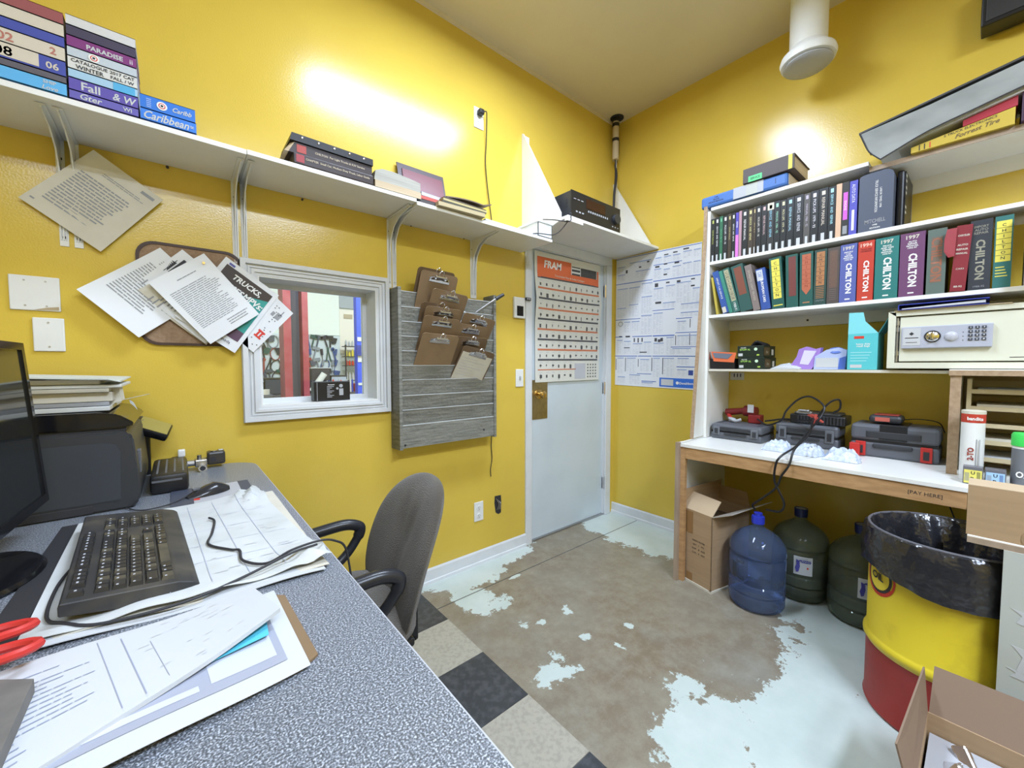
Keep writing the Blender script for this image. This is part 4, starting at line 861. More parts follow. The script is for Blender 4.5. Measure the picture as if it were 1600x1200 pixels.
def water_material(name, c, dens):
    m = bpy.data.materials.new(name); m.use_nodes = True; b = m.node_tree.nodes['Principled BSDF']
    b.inputs['Base Color'].default_value = (*c, 1); b.inputs['Roughness'].default_value = .08; b.inputs['Transmission Weight'].default_value = dens; b.inputs['IOR'].default_value = 1.08
    b.inputs['Coat Weight'].default_value = .3
    return m
PBLUE = water_material('blue_polycarbonate', (.45, .58, .88), .93)
WBL = water_material('blue_water', (.28, .36, .46), .75)
def jug(label, x, y, rot, cap, water, lbl, grip=False, col=None):
    r = thing('water_bottle', label, 'water bottle', (x, y, 0.0), (0, 0, R(rot)))
    bm = NB(); pr = [(.100, .002), (.122, .008), (.133, .03), (.133, .075), (.126, .082), (.133, .090), (.133, .135), (.127, .142), (.127, .150), (.133, .158), (.133, .268), (.127, .276), (.127, .284), (.134, .292), (.134, .318), (.126, .345), (.108, .372), (.08, .395), (.052, .412), (.036, .422), (.028, .43), (.027, .462)]
    inner = [(rr-.003, z+.001) for rr, z in pr[1:]][::-1]
    lathe(bm, pr+inner, n=40, cap=False)
    bm.verts.ensure_lookup_table()
    part('shell', bm, col or PBLUE, r, True, local=True)
    if water:
        bm = NB(); lathe(bm, [(.116, .011), (.129, .032), (.129, .074), (.1225, .082), (.129, .090), (.129, .134), (.1235, .142), (.1235, .150), (.129, .158), (.129, water)], n=40); part('water', bm, WBL, r, True, local=True)
    bm = NB()
    if cap == 'closed': lathe(bm, [(.031, .445), (.031, .478), (.029, .484), (.020, .486), (.019, .492), (.021, .500), (.0, .502)], n=24)
    else: lathe(bm, [(.031, .445), (.032, .488), (.029, .490), (.027, .486), (.0, .486)], n=24)
    part('cap', bm, C(.03, .05, .55, .3) if cap == 'closed' else C(.012, .02, .10, .35), r, True, local=True)
    if cap != 'closed':
        bm = NB(); lathe(bm, [(.026, .4865), (.026, .488), (0, .488)], n=20); part('cap_seal', bm, M['inkg'], r, True, local=True)
    if lbl:
        bm = NB(); n = 10; a0, a1 = R(-18), R(18); ring = []
        for k in range(n+1):
            a = a0+(a1-a0)*k/n; ring.append((bm.verts.new((.1345*math.cos(a), .1345*math.sin(a), .163)), bm.verts.new((.1345*math.cos(a), .1345*math.sin(a), .263))))
        for p, q in zip(ring, ring[1:]): bm.faces.new((p[0], q[0], q[1], p[1]))
        lb = part('label', bm, M['paper'], r, local=True)
        def on(ang, z): return (.1352*math.cos(R(ang)), .1352*math.sin(R(ang)), z)
        for ch, an in zip('gazza', (9, 4.5, 0, -4.5, -9)):
            pass
        text('guzzo', on(3, .235), (math.sin(R(3))*-1, math.cos(R(3)), 0), (0, 0, 1), .022, .055, C(.04, .05, .28), r, local=True, bold=.03)
        text('WATER', on(3, .253), (-math.sin(R(3)), math.cos(R(3)), 0), (0, 0, 1), .006, .04, M['inkg'], r, local=True)
        bm = NB(); o = on(-10, .21); prism(bm, [(.1352, -.032, .247), (.1358, -.018, .24), (.1358, -.014, .21), (.1355, -.020, .18), (.1352, -.030, .176), (.1352, -.036, .20), (.1352, -.030, .22)], (.0006, 0, 0)); part('bear_emblem', bm, C(.07, .07, .35), r, local=True)
        bm = NB(); prism(bm, [(.1362, .020, .212), (.1362, .025, .205), (.1362, .020, .198), (.1362, .015, .205)], (.0006, 0, 0)); part('red_mark', bm, M['inkr'], r, local=True)
    if grip:
        bm = NB()
        for an in (-1,):
            tube(bm, [(.11, .06*an, .255), (.09, .085*an, .25), (.09, .085*an, .175), (.11, .06*an, .165)], .008, 8, 4)
        part('grip', bm, C(.03, .04, .07, .2), r, True, local=True)
        bm = NB(); box(bm, (-.016, -.004, -.042), (.016, .004, .042), .006); bm.transform(Matrix.Rotation(R(-52), 4, 'Z') @ Matrix.Translation((.128, 0, .20)) @ Matrix.Rotation(R(90), 4, 'Z')); part('grip_recess', bm, C(.02, .025, .03, .3), r, local=True)
    return r
ang = lambda x, y: math.degrees(math.atan2(-2.106-y, -2.9275-x))
jug('clear blue water bottle with bright blue stopper in front of the cardboard box', -.545, -1.335, ang(-.545, -1.335)+0, 'closed', None, False, True)
OL = water_material('smoky_blue_polycarbonate', (.52, .58, .46), .90)
jug('part full water bottle with dark cap and white label behind the clear one', -.25, -1.455, ang(-.25, -1.455)+7, 'dark', .17, True, False, OL)
jug('part full water bottle with dark cap standing beside the yellow drum', -.285, -1.725, ang(-.285, -1.725)+14, 'dark', .15, True, False, OL)

# drum
DX, DY, DR = -.82, -2.04, .22
r = thing('drum', 'dented yellow and red oil drum used as a rubbish bin', 'drum', (DX, DY, 0))
bm = NB(); lathe(bm, [(DR-.012, 0), (DR-.004, .004), (DR-.002, .012), (DR-.006, .02), (DR-.006, .245)], (DX, DY, 0), 48); part('lower_band', bm, mat('drum_red', (.34, .03, .025), .4, noise=(8, (.24, .025, .02), .6)), r, True)
bm = NB(); lathe(bm, [(DR-.006, .240), (DR-.002, .246), (DR+.004, .256), (DR+.004, .268), (DR-.002, .278), (DR-.006, .284), (DR-.006, .60), (DR-.004, .612), (DR-.006, .624), (DR-.006, .68)], (DX, DY, 0), 48, cap=False)
part('body', bm, mat('drum_yellow', (.70, .55, .035), .35, noise=(9, (.50, .36, .03), .8, 6, (.55, .75))), r, True)
bm = NB(); lathe(bm, [(DR-.0052, .540), (DR-.0052, .552)], (DX, DY, 0), 48, cap=False); part('rim_line', bm, mat('scuffed_print', (.45, .03, .02), .5, noise=(70, (.02, .015, .01), 1, 3, (.45, .5))), r, True)
def ondrum(a, z, off=.0): return V((DX+(DR-.006+off)*math.cos(a), DY+(DR-.006+off)*math.sin(a), z))
a0 = R(128)
def disc(a0, zc, rad, off, m, nm):
    bm = NB(); c_ = bm.verts.new(ondrum(a0, zc, off)); ring = [bm.verts.new(ondrum(a0+rad*math.cos(t_)/DR, zc+rad*math.sin(t_), off)) for t_ in [2*math.pi*k/28 for k in range(28)]]
    for k in range(28): bm.faces.new((c_, ring[k], ring[(k+1) % 28]))
    part(nm, bm, m, r)
disc(a0, .515, .072, .0010, C(.50, .04, .02), 'emblem_ring'); disc(a0, .515, .060, .0014, M['ink'], 'emblem_ring'); disc(a0, .515, .050, .0018, C(.72, .58, .05), 'emblem_disc')
text('OIL', ondrum(a0, .515, .003), (-math.sin(a0)*-1*-1, math.cos(a0), 0), (0, 0, 1), .028, .06, M['ink'], r, bold=.03)
bg = thing('bin_liner', 'black plastic bin liner folded over the rim of the yellow drum', 'bag', (DX, DY, .5))
bm = NB(); n = 96; prof = [(DR-.012, .20), (DR-.013, .40), (DR-.012, .60), (DR-.012, .680), (DR-.004, .694), (DR+.004, .686), (DR+.010, .66), (DR+.016, .62), (DR+.012, .585), (DR+.014, .555)]
rnd = random.Random(5); ph = [rnd.uniform(0, 6) for _ in range(9)]; rings = []
for k, (rr, z) in enumerate(prof):
    row = []
    for i in range(n):
        a = 2*math.pi*i/n
        if k < 3: q = rr-.012-.014*(1+math.sin(a*9+ph[0]+z*3))-.010*(1+math.sin(a*17+ph[1]-z*5)) - .03*(.6-z)
        elif k < 5: q = rr-.002*math.sin(a*23)
        else: q = rr+.003+.0030*math.sin(a*11+ph[2]+z*70)+.0022*math.sin(a*25+ph[3]+z*110)
        zz = z if k < 7 else z-(.03*(k-6)/3)*(math.sin(a*1.0-2.2)*.6+.3*math.sin(a*3+ph[4])+.4)
        row.append(bm.verts.new((DX+q*math.cos(a), DY+q*math.sin(a), zz)))
    rings.append(row)
for p, q in zip(rings, rings[1:]):
    for i in range(n): bm.faces.new((p[i], p[(i+1) % n], q[(i+1) % n], q[i]))
bm.faces.new(rings[0])
part('liner', bm, mat('black_bin_film', (.022, .022, .026), .20, spec=.8, bump=(26, .7)), bg, True)
bm = NB(); rr = DR+.006; tube(bm, [(DX+(DR-.002)*math.cos(2*math.pi*i/40), DY+(DR-.002)*math.sin(2*math.pi*i/40), .690) for i in range(41)], .005, 8, 0); part('rim_roll', bm, mat('grey_film_edge', (.12, .12, .14), .25), bg, True)

# parts box in the right foreground
r = thing('open_carton', 'open brown carton with raised flaps in front of the yellow drum', 'box', (-1.35, -2.2, 0))
bm = NB(); x0, x1, y0, y1, zt = -1.62, -1.235, -2.45, -2.022, .26
for p, q in (((x0, y0, 0), (x0+.004, y1, zt)), ((x1-.004, y0, 0), (x1, y1, zt)), ((x0, y0, 0), (x1, y0+.004, zt)), ((x0, y1-.004, 0), (x1, y1, zt)), ((x0, y0, 0), (x1, y1, .004))): box(bm, p, q)
part('walls', bm, M['card'], r)
def fl2(pts, m):
    bm = NB(); pts = [V(p) for p in pts]; nn = (pts[1]-pts[0]).cross(pts[2]-pts[0]).normalized()*.004; prism(bm, pts, nn); part('flap', bm, m, r)
CI = mat('brown_card_face', (.24, .165, .115), .8)
fl2([(x1, y0, zt), (x1, y1-.006, zt), (x1+.06, y1-.01, zt+.115), (x1+.06, y0, zt+.115)], CI)
fl2([(x0, y1, zt), (x1, y1, zt), (x1+.02, y1+.012, zt+.12), (x0, y1+.03, zt+.12)], CI)
rnd = random.Random(3)
for k in range(12):
    x, y = rnd.uniform(x0+.05, x1-.04), rnd.uniform(y0+.05, y1-.04)
    mm2 = Matrix.Translation((x, y, zt-.05)) @ Euler((rnd.uniform(-1, 1), rnd.uniform(-1, 1), rnd.uniform(0, 3))).to_matrix().to_4x4()
    bm = NB(); box(bm, (-.028, -.018, -.010), (.028, .018, .010), .006, mm2)
    part('packed_part', bm, (M['lgrey'], M['chrome'], M['paper'])[k % 3], r)
bm = NB(); box(bm, (x0+.01, y0+.01, .10), (x1-.01, y1-.01, zt-.055)); part('packing', bm, M['lgrey'], r)
# thin cable on the wall behind the drum
bm = NB(); tube(bm, [(-.03, -1.995, .80), (-.03, -1.995, .64), (-.02, -2.01, .59), (-.02, -2.03, .52), (-.02, -2.05, .40)], .003); solo('wall_cable', 'thin dark cable hanging below the bench behind the drum', 'cable', bm, M['ink'], (-.03, -2, .6), smooth=True)
# ceiling vent and dark object high on the right wall
r = thing('ceiling_vent', 'white round vent head hanging from the ceiling on a short duct', 'vent', (-.26, -1.42, CEIL))
bm = NB(); lathe(bm, [(.085, 0), (.085, .40)], (-.26, -1.42, 2.93), 28); part('duct', bm, M['white'], r, True)
bm = NB(); lathe(bm, [(.09, 2.925), (.122, 2.93), (.128, 2.95), (.122, 2.97), (.10, 2.99), (.085, 3.01)], (-.26, -1.42, 0), 32); part('collar', bm, M['white'], r, True)
bm = NB(); lathe(bm, [(.04, 2.905), (.100, 2.908), (.112, 2.917), (.108, 2.924)], (-.26, -1.42, 0), 32); part('disc', bm, M['lgrey'], r, True)
r = thing('wall_speaker', 'black box fixed high on the right wall at the frame edge', 'speaker', (-.06, -2.1, 2.86))
part('case', B((-.13, -2.24, 2.80), (-.02, -2.03, 3.02), .006), M['black'], r); part('bracket', B((-.02, -2.16, 2.88), (-.001, -2.10, 2.94)), M['steel'], r); part('grille', B((-.134, -2.225, 2.815), (-.129, -2.045, 3.005), .002), M['darkgrey'], r)
# ------------------------------------------------------------------ things on the window wall
def wp(x, z, y=-.006): return V((x, y, z))
def wall_sheet(name, label, cat, tl, tr, br, bl, y=-.006, bulge=None, m=None, th=.0006, ys=(0, 0, 0, 0)):
    s = Sheet(*[wp(q[0], q[1], y+e) for q, e in zip((tl, tr, br, bl), ys)], bulge=bulge, th=th)
    if s.n.y > 0: s.n = -s.n
    c = sum(s.c, V())/4
    r = thing(name, label, cat, c); part('sheet', s.bm(), m or M['wpaper'], r, True); return r, s
r, s = wall_sheet('notice', 'tilted cream notice page alone on the wall under the catalogue shelf', 'paper', (-3.128, 2.062), (-2.947, 1.942), (-3.125, 1.715), (-3.312, 1.859), y=-.012, ys=(-.035, -.012, 0, -.006), m=M['oldpaper'], bulge=lambda u, v: .012*max(0, v-.8)/.2*u)
bm = NB(); s.lines(bm, .12, .80, .30, .86, 14, h=.45, rag=.15, words=6, k=2); s.lines(bm, .30, .95, .17, .22, 2, .4, k=2); s.mark(bm, .74, .06, .93, .10); s.mark(bm, .05, .90, .10, .92); part('printed_text', bm, M['inkg'], r)
# pin board
r = thing('pin_board', 'brown cork pin board with dark rounded rim behind the fan of papers', 'pin board', (-2.86, -.004, 1.57))
def rrect(x0, x1, z0, z1, rad, y, skew=0.0, n=6):
    pts = []
    for cx, cz, a0 in ((x1-rad, z1-rad, 0), (x0+rad, z1-rad, 90), (x0+rad, z0+rad, 180), (x1-rad, z0+rad, 270)):
        for k in range(n+1):
            a = R(a0+90*k/n); px, pz = cx+rad*math.cos(a), cz+rad*math.sin(a); pts.append((px, y, pz+skew*(px-x0)))
    return pts
bm = NB(); prism(bm, rrect(-3.03, -2.70, 1.385, 1.778, .055, -.001), (0, -.007, 0)); part('cork_sheet', bm, M['cork'], r)
bm = NB(); o = rrect(-3.034, -2.696, 1.381, 1.782, .058, -.001); i_ = rrect(-3.024, -2.706, 1.391, 1.772, .052, -.001)
for k in range(len(o)):
    j = (k+1) % len(o); prism(bm, [o[k], o[j], i_[j], i_[k]], (0, -.011, 0))
part('rim', bm, C(.055, .028, .02), r)
curl = lambda u, v: .022*max(0, v-.55)/.45
r, s = wall_sheet('letter', 'leftmost white letter of the fan, hanging over the board edge', 'paper', (-2.962, 1.76), (-2.807, 1.598), (-3.033, 1.406), (-3.188, 1.568), y=-.012, bulge=lambda u, v: .03*v*v)
bm = NB(); s.lines(bm, .12, .85, .22, .78, 16, h=.4, rag=.3, k=2); s.lines(bm, .2, .6, .10, .18, 3, .4); part('printed_text', bm, M['inkg'], r); bm = NB(); s.mark(bm, .30, .04, .70, .06); part('heading', bm, M['ink'], r)
r, s = wall_sheet('letter', 'letter with a black winged emblem, second of the fan', 'paper', (-3.049, 1.60), (-2.895, 1.764), (-2.665, 1.555), (-2.835, 1.391), y=-.018, bulge=lambda u, v: .012*v)
bm = NB(); s.mark(bm, .55, .10, .88, .135); part('heading', bm, M['ink'], r)
bm = NB()
for k in range(5): s.mark(bm, .52+.05*k, .06-.0*k, .60+.05*k, .068); prism(bm, [s.at(.55+.04*k, .085, .001), s.at(.62+.03*k, .05-.006*k, .001), s.at(.60+.04*k, .085, .001)], s.n*.0004)
part('wing_emblem', bm, M['ink'], r)
bm = NB(); s.lines(bm, .05, .25, .04, .08, 1, .4); s.lines(bm, .1, .9, .25, .9, 14, .35, k=2); part('printed_text', bm, M['inkg'], r)
r, s = wall_sheet('letter', 'folded back grey-white letter peeking between the winged one and the front one', 'paper', (-3.045, 1.575), (-2.98, 1.63), (-2.80, 1.44), (-2.83, 1.385), y=-.022, m=M['oldpaper'])
bm = NB(); s.lines(bm, .1, .5, .15, .9, 12, .3); part('printed_text', bm, M['inkg'], r)
r, s = wall_sheet('brochure', 'teal and dark truck brochure with white block capitals, half under the front letter', 'brochure', (-2.753, 1.758), (-2.562, 1.617), (-2.735, 1.353), (-2.926, 1.494), y=-.029, bulge=lambda u, v: .004*v)
bm = NB(); bm.faces.new([bm.verts.new(s.at(a, b, .0013)) for a, b in ((.08, .07), (.93, .07), (.93, .17), (.08, .46))]); part('dark_panel', bm, C(.045, .03, .022), r); bm = NB(); s.mark(bm, .08, .07, .93, .74, .0009, k=4); part('teal_panel', bm, C(.03, .30, .27), r)
bm = NB(); s.mark(bm, .08, .72, .93, .86, .0011, k=4); part('plum_panel', bm, C(.10, .05, .09), r)
uu = (s.c[1]-s.c[0]).normalized(); vv = (s.c[0]-s.c[3]).normalized()
text('TRUCKS,', s.at(.52, .165, .0025), uu, vv, .028, .16, M['inkw'], r, bold=.03, shear=.2); text('BUSES', s.at(.36, .30, .0025), uu, vv, .026, .12, M['inkw'], r, bold=.03, shear=.2); text('MPVs:', s.at(.74, .30, .0025), uu, vv, .028, .085, M['inkw'], r, bold=.03, shear=.2)
text('Canada', s.at(.74, .92, .003), uu, vv, .012, .06, M['ink'], r); bm = NB(); s.mark(bm, .10, .03, .20, .06); part('flag_mark', bm, C(.1, .1, .35), r)
r, s = wall_sheet('parts_leaflet', 'white leaflet with small grey and red machine pictures over the window corner', 'leaflet', (-2.665, 1.70), (-2.505, 1.541), (-2.667, 1.357), (-2.83, 1.52), y=-.022, bulge=lambda u, v: .004)
bm = NB()
for (u, v, a, b) in ((.80, .18, .10, .12), (.72, .22, .06, .08)): s.mark(bm, u, v, u+a, v+b)
s.mark(bm, .86, .10, .88, .2); part('grey_picture', bm, M['inkg'], r)
bm = NB(); 
for (u, v, a, b) in ((.78, .62, .14, .035), (.80, .655, .035, .08), (.86, .655, .035, .08), (.78, .735, .14, .03)): s.mark(bm, u, v, u+a, v+b)
part('red_picture', bm, M['inkr'], r)
bm = NB(); rnd = random.Random(2)
for k in range(16):
    u, v = rnd.uniform(.68, .95), rnd.uniform(.08, .9); s.mark(bm, u, v, u+.02, v+.015)
part('bullets', bm, M['ink'], r)
r, s = wall_sheet('letter', 'front white letter of the fan with a dark pin at its top', 'paper', (-3.0, 1.615), (-2.828, 1.754), (-2.644, 1.524), (-2.818, 1.388), y=-.048, bulge=lambda u, v: .006*v)
bm = NB(); s.lines(bm, .10, .90, .24, .80, 22, h=.4, rag=.25, words=6, k=2); s.lines(bm, .35, .75, .13, .17, 1, .3); s.lines(bm, .5, .95, .84, .94, 3, .4); part('printed_text', bm, M['inkg'], r)
bm = NB(); cyl(bm, s.at(.88, .10, .0), s.at(.88, .10, .006), .005, 10); part('pin', bm, M['brass'], r, True)
# blank plates
for x0, x1, z0, z1, lb in ((-3.347, -3.232, 1.489, 1.606, 'wide blank white wall plate with four screws and a rust stain'), (-3.300, -3.226, 1.350, 1.466, 'small blank white wall plate with two screws, below the wide one')):
    r = thing('blank_plate', lb, 'wall plate', ((x0+x1)/2, 0, (z0+z1)/2)); part('plate', B((x0, -.007, z0), (x1, -.0005, z1), .003), M['white'], r)
    for fx in ((.3, .72) if x1-x0 > .1 else (.5,)):
        for fz in (.14, .86): bm = NB(); cyl(bm, (x0+(x1-x0)*fx, -.0065, z0+(z1-z0)*fz), (x0+(x1-x0)*fx, -.0082, z0+(z1-z0)*fz), .003, 8); part('screw', bm, M['steel'], r)
    if x1-x0 > .1:
        bm = NB(); prism(bm, [(x0+.05, -.0074, z0+.002), (x1-.004, -.0074, z0+.004), (x1-.004, -.0074, z0+.016), (x0+.085, -.0074, z0+.012)], (0, -.0003, 0)); part('rust_stain', bm, C(.42, .33, .2), r)
# outlets, switches
def outlet(label, x, z, w=.07, h=.115, slots=True):
    r = thing('wall_outlet', label, 'outlet', (x, 0, z)); part('plate', B((x-w/2, -.006, z-h/2), (x+w/2, -.0005, z+h/2), .002), M['white'], r)
    for s in (-1, 1):
        bm = NB(); lathe(bm, [(.016, 0), (.016, .0025), (.014, .003)], n=16, mtx=Matrix.Translation((x, -.006, z+s*.026)) @ Matrix.Rotation(R(90), 4, 'X')); f_ = part('socket', bm, M['white'], r)
        bm = NB()
        for q in (-.006, .006): box(bm, (x+q-.001, -.0098, z+s*.026-.003), (x+q+.001, -.0088, z+s*.026+.006))
        box(bm, (x-.002, -.0098, z+s*.026-.011), (x+.002, -.0088, z+s*.026-.006)); part('slots', bm, M['ink'], f_)
    return r
outlet('white double outlet high on the wall with a black plug in it', -1.431, 2.840, .072, .125)
outlet('white double outlet low on the wall beside the door frame', -1.449, .347, .072, .125)
r = thing('power_cord', 'black plug and cord hanging from the high outlet down to the shelf', 'cord', (-1.43, -.02, 2.86))
bm = NB(); box(bm, (-1.448, -.045, 2.85), (-1.414, -.008, 2.882), .006); part('plug', bm, M['black'], r)
bm = NB(); tube(bm, [(-1.42, -.04, 2.866), (-1.402, -.045, 2.872), (-1.388, -.03, 2.84), (-1.380, -.012, 2.70), (-1.385, -.010, 2.58), (-1.370, -.012, 2.42), (-1.345, -.015, 2.25), (-1.335, -.02, 2.11)], .0032); part('flex', bm, M['black'], r, True)
r = thing('wall_opening', 'ragged hole in the wall with black wiring, right of the low outlet', 'hole', (-1.285, 0, .35))
bm = NB(); prism(bm, [(-1.315, -.0005, .418), (-1.262, -.0005, .415), (-1.258, -.0005, .36), (-1.262, -.0005, .295), (-1.285, -.0005, .288), (-1.308, -.0005, .305), (-1.318, -.0005, .37)], (0, -.001, 0)); part('opening', bm, M['ink'], r)
bm = NB()
for k in range(4): tube(bm, [(-1.305+.012*k, -.003, .40-.01*k), (-1.29+.006*k, -.012, .36), (-1.30+.01*k, -.004, .32)], .0025, 5, 3)
part('wires', bm, M['steel'], r, True)
r = thing('light_switch', 'white light switch beside the door knob', 'switch', (-1.096, 0, 1.209)); part('plate', B((-1.130, -.006, 1.148), (-1.060, -.0005, 1.270), .002), M['white'], r)
part('toggle', B((-1.101, -.016, 1.200), (-1.090, -.005, 1.222), .002), M['lgrey'], r)
r = thing('thermostat', 'white wall thermostat with dark display left of the door', 'thermostat', (-1.10, 0, 1.69)); part('case', B((-1.155, -.022, 1.622), (-1.055, -.0005, 1.765), .005), M['white'], r); part('display', B((-1.133, -.0235, 1.637), (-1.075, -.0215, 1.705), .001), M['blackgloss'], r)
r = thing('door_clip', 'small black hook clip on the door casing by the thermostat', 'clip', (-1.035, -.03, 1.757)); part('arm', B((-1.062, -.034, 1.748), (-1.012, -.022, 1.768), .003), M['ink'], r)
bm = NB(); cyl(bm, (-1.046, -.036, 1.758), (-1.046, -.033, 1.758), .006, 10); cyl(bm, (-1.028, -.036, 1.758), (-1.028, -.033, 1.758), .006, 10); part('eyes', bm, M['lgrey'], r)
bm = NB(); tube(bm, [(-1.345, -.012, .85), (-1.347, -.008, .76), (-1.340, -.006, .68), (-1.352, -.006, .61), (-1.350, -.006, .56)], .0028); solo('loose_cable', 'thin dark cord hanging below the grey plank rack', 'cable', bm, M['ink'], (-1.35, 0, .7), smooth=True)
bm = NB(); cyl(bm, (-1.13, -.0005, 1.63), (-1.13, -.003, 1.63), .004, 8)

# battery on the window sill
r = thing('battery_block', 'black sealed battery with white print on the window sill', 'battery', (-2.32, .045, 1.122))
part('case', B((-2.415, .015, 1.1225), (-2.243, .075, 1.218), .003), M['black'], r); part('side_line', B((-2.402, .0142, 1.124), (-2.400, .0152, 1.216)), M['lgrey'], r)
text('Panasonic', (-2.335, .0140, 1.203), (1, 0, 0), (0, 0, 1), .006, .04, M['inkw'], r, bold=.03)
bm = NB()
for k in range(8): box(bm, (-2.355, .0140, 1.192-k*.0075), (-2.322-.01*(k % 3), .0146, 1.195-k*.0075))
part('print_lines', bm, M['lgrey'], r)
bm = NB(); lathe(bm, [(.009, 0), (.009, .0006)], n=16, mtx=Matrix.Translation((-2.288, .0148, 1.196)) @ Matrix.Rotation(R(90), 4, 'X')); box(bm, (-2.297, .0140, 1.148), (-2.277, .0146, 1.182)); lathe(bm, [(.006, 0), (.006, .0006)], n=12, mtx=Matrix.Translation((-2.306, .0148, 1.183)) @ Matrix.Rotation(R(90), 4, 'X')); part('badges', bm, M['lgrey'], r)
# plank rack
GW = mat('grey_barn_wood', (.25, .25, .22), .6, noise=((6, 10, 90), (.13, .13, .11), .85, 6, (.38, .66)), bump=(60, .4))
GE = mat('highlit_plank_edge', (.50, .52, .52), .5)
rk = thing('plank_rack', 'grey weathered plank rack of ten pockets holding clipboards', 'rack', (-1.70, 0, .84))
for x in (-2.022, -1.392): part('side_board', B((x-.009, -.112, .845), (x+.009, -.001, 1.712 if x < -1.5 else 1.735), .001), GW, rk)
part('back_board', B((-2.013, -.012, .86), (-1.401, -.001, 1.70)), GW, rk)
bd = [.853, .974, 1.057, 1.135, 1.219, 1.297, 1.375, 1.453, 1.531, 1.609, 1.69]
for k in range(10):
    z0, z1 = bd[k], bd[k+1]
    bm = NB(); prism(bm, [(-2.012, -.104, z1), (-2.012, -.098, z1+.001), (-2.012, -.074, z0-.008 if k else z0), (-2.012, -.084, z0-.008 if k else z0)], (.610, 0, 0)) if k else box(bm, (-2.012, -.108, z0), (-1.402, -.096, z1))
    s_ = part('slat', bm, GW, rk)
    part('slat_highlight', B((-2.012, -.108 if k == 0 else -.1055, z1), (-1.402, -.096, z1+.0035)), GE, s_)  # pale strip paints in the bright highlight along each slat's top
bm = NB()
for x, z in ((-2.0, .87), (-1.48, .90)): cyl(bm, (x, -.108, z), (x, -.110, z), .006, 8)
part('knot', bm, M['ink'], rk)
def clipboard(label, x, ztop, zpocket, tilt, m, lean=.075, paper=False, w=.228):
    """x: centre of the top edge, ztop its height; stands in the pocket whose lip is at zpocket"""
    L_ = .318; yb = -.090; top = V((x, yb-lean, ztop)); d = V((-math.sin(R(tilt))*1, 0, -1)); zl = ztop-zpocket
    d = V((-math.tan(R(tilt)), lean/zl, -1)).normalized(); rx = V((1, 0, -math.tan(R(tilt)))).normalized(); rx = (rx-d*rx.dot(d)).normalized(); n = rx.cross(-d)
    mm = Matrix(((rx.x, -d.x, n.x, top.x), (rx.y, -d.y, n.y, top.y), (rx.z, -d.z, n.z, top.z), (0, 0, 0, 1)))
    r = bpy.data.objects.new('clipboard', None); r.matrix_basis = mm; link(r); r['label'] = label; r['category'] = 'clipboard'; r['group'] = 'clipboards in the plank rack'
    vis = min(L_, (top-V((x, -.1, zpocket))).length+.05)
    pts = []
    for cx, cy, a0 in ((w/2-.02, -.02, 0), (-w/2+.02, -.02, 90), (-w/2+.02, -vis+.02, 180), (w/2-.02, -vis+.02, 270)):
        for k in range(5): a = R(a0+22.5*k); pts.append((cx+.02*math.cos(a), cy+.02*math.sin(a), 0))
    bm = NB(); prism(bm, pts, (0, 0, .0035)); part('board', bm, m, r, local=True)
    bm = NB(); prism(bm, [(-.055, -.045, .004), (-.062, -.030, .007), (-.045, -.022, .016), (-.022, -.012, .022), (.022, -.012, .022), (.045, -.022, .016), (.062, -.030, .007), (.055, -.045, .004)], (0, 0, .0015))
    box(bm, (-.062, -.052, .004), (.062, -.040, .0075), .001); cl = part('clip', bm, M['chrome'], r, local=True)
    bm = NB(); cyl(bm, (-.034, -.020, .016), (.034, -.020, .016), .0075, 10); part('spring_barrel', bm, M['chrome'], cl, True, local=True)
    bm = NB(); tube(bm, [(-.012, -.012, .020), (-.014, .002, .022), (0, .014, .022), (.014, .002, .022), (.012, -.012, .020)], .0025, 6, 4); cyl(bm, (-.03, -.03, .012), (-.03, -.03, .018), .006, 8); cyl(bm, (.03, -.03, .012), (.03, -.03, .018), .006, 8); part('hanging_loop', bm, M['chrome'], cl, True, local=True)
    if paper:
        bm = NB(); prism(bm, [(-w/2+.008, -.036, .0045), (w/2-.008, -.036, .0045), (w/2-.012, -vis+.01, .0055), (-w/2+.004, -vis+.005, .0055)], (0, 0, .0012)); p_ = part('sheet', bm, M['oldpaper'], r, local=True)
        bm = NB(); rnd = random.Random(8)
        for k in range(7):
            y = -.07-k*.018
            if -y > vis-.03: break
            box(bm, (-w/2+.02, y, .0068), (rnd.uniform(0, w/2-.03), y+.0015, .0072))
        part('handwriting', bm, M['inkl'], p_, local=True, kind='stuff')
    return r
HB = [M['hard'], mat('dark_hardboard', (.17, .11, .06), .45, noise=(6, (.11, .07, .04), .6, 5)), mat('pale_hardboard', (.30, .20, .11), .45, noise=(8, (.21, .14, .075), .6, 5))]
X_ = lambda px: -1.985+(px-626)*(.585/146)
for args in (('rearmost brown clipboard peeking above the top one', -1.815, 1.822, 1.69, 2, HB[1], .055), ('top clipboard of the left column, highest in the rack', -1.805, 1.802, 1.609, 3, HB[0], .07),
             ('second clipboard from the top in the left column', -1.745, 1.705, 1.531, 6, HB[0], .085), ('dark edged clipboard tucked behind the middle of the left column', -1.795, 1.640, 1.531, 1, HB[1], .05),
             ('middle brown clipboard of the left column', -1.785, 1.615, 1.453, 2, HB[0], .08), ('second lowest clipboard of the left column', -1.800, 1.560, 1.375, 4, HB[0], .09), ('lowest clipboard of the left column with a dark smudge', -1.815, 1.468, 1.297, 3, HB[2], .095),
             ('tilted top clipboard of the right column', -1.535, 1.588, 1.453, 9, HB[0], .07), ('second clipboard of the right column', -1.60, 1.532, 1.375, 4, HB[0], .075),
             ('dark brown third clipboard of the right column', -1.605, 1.462, 1.297, 2, HB[1], .08)):
    clipboard(*args)
clipboard('lowest right clipboard holding a yellowed handwritten sheet', -1.555, 1.392, 1.219, 12, HB[1], .09, True)
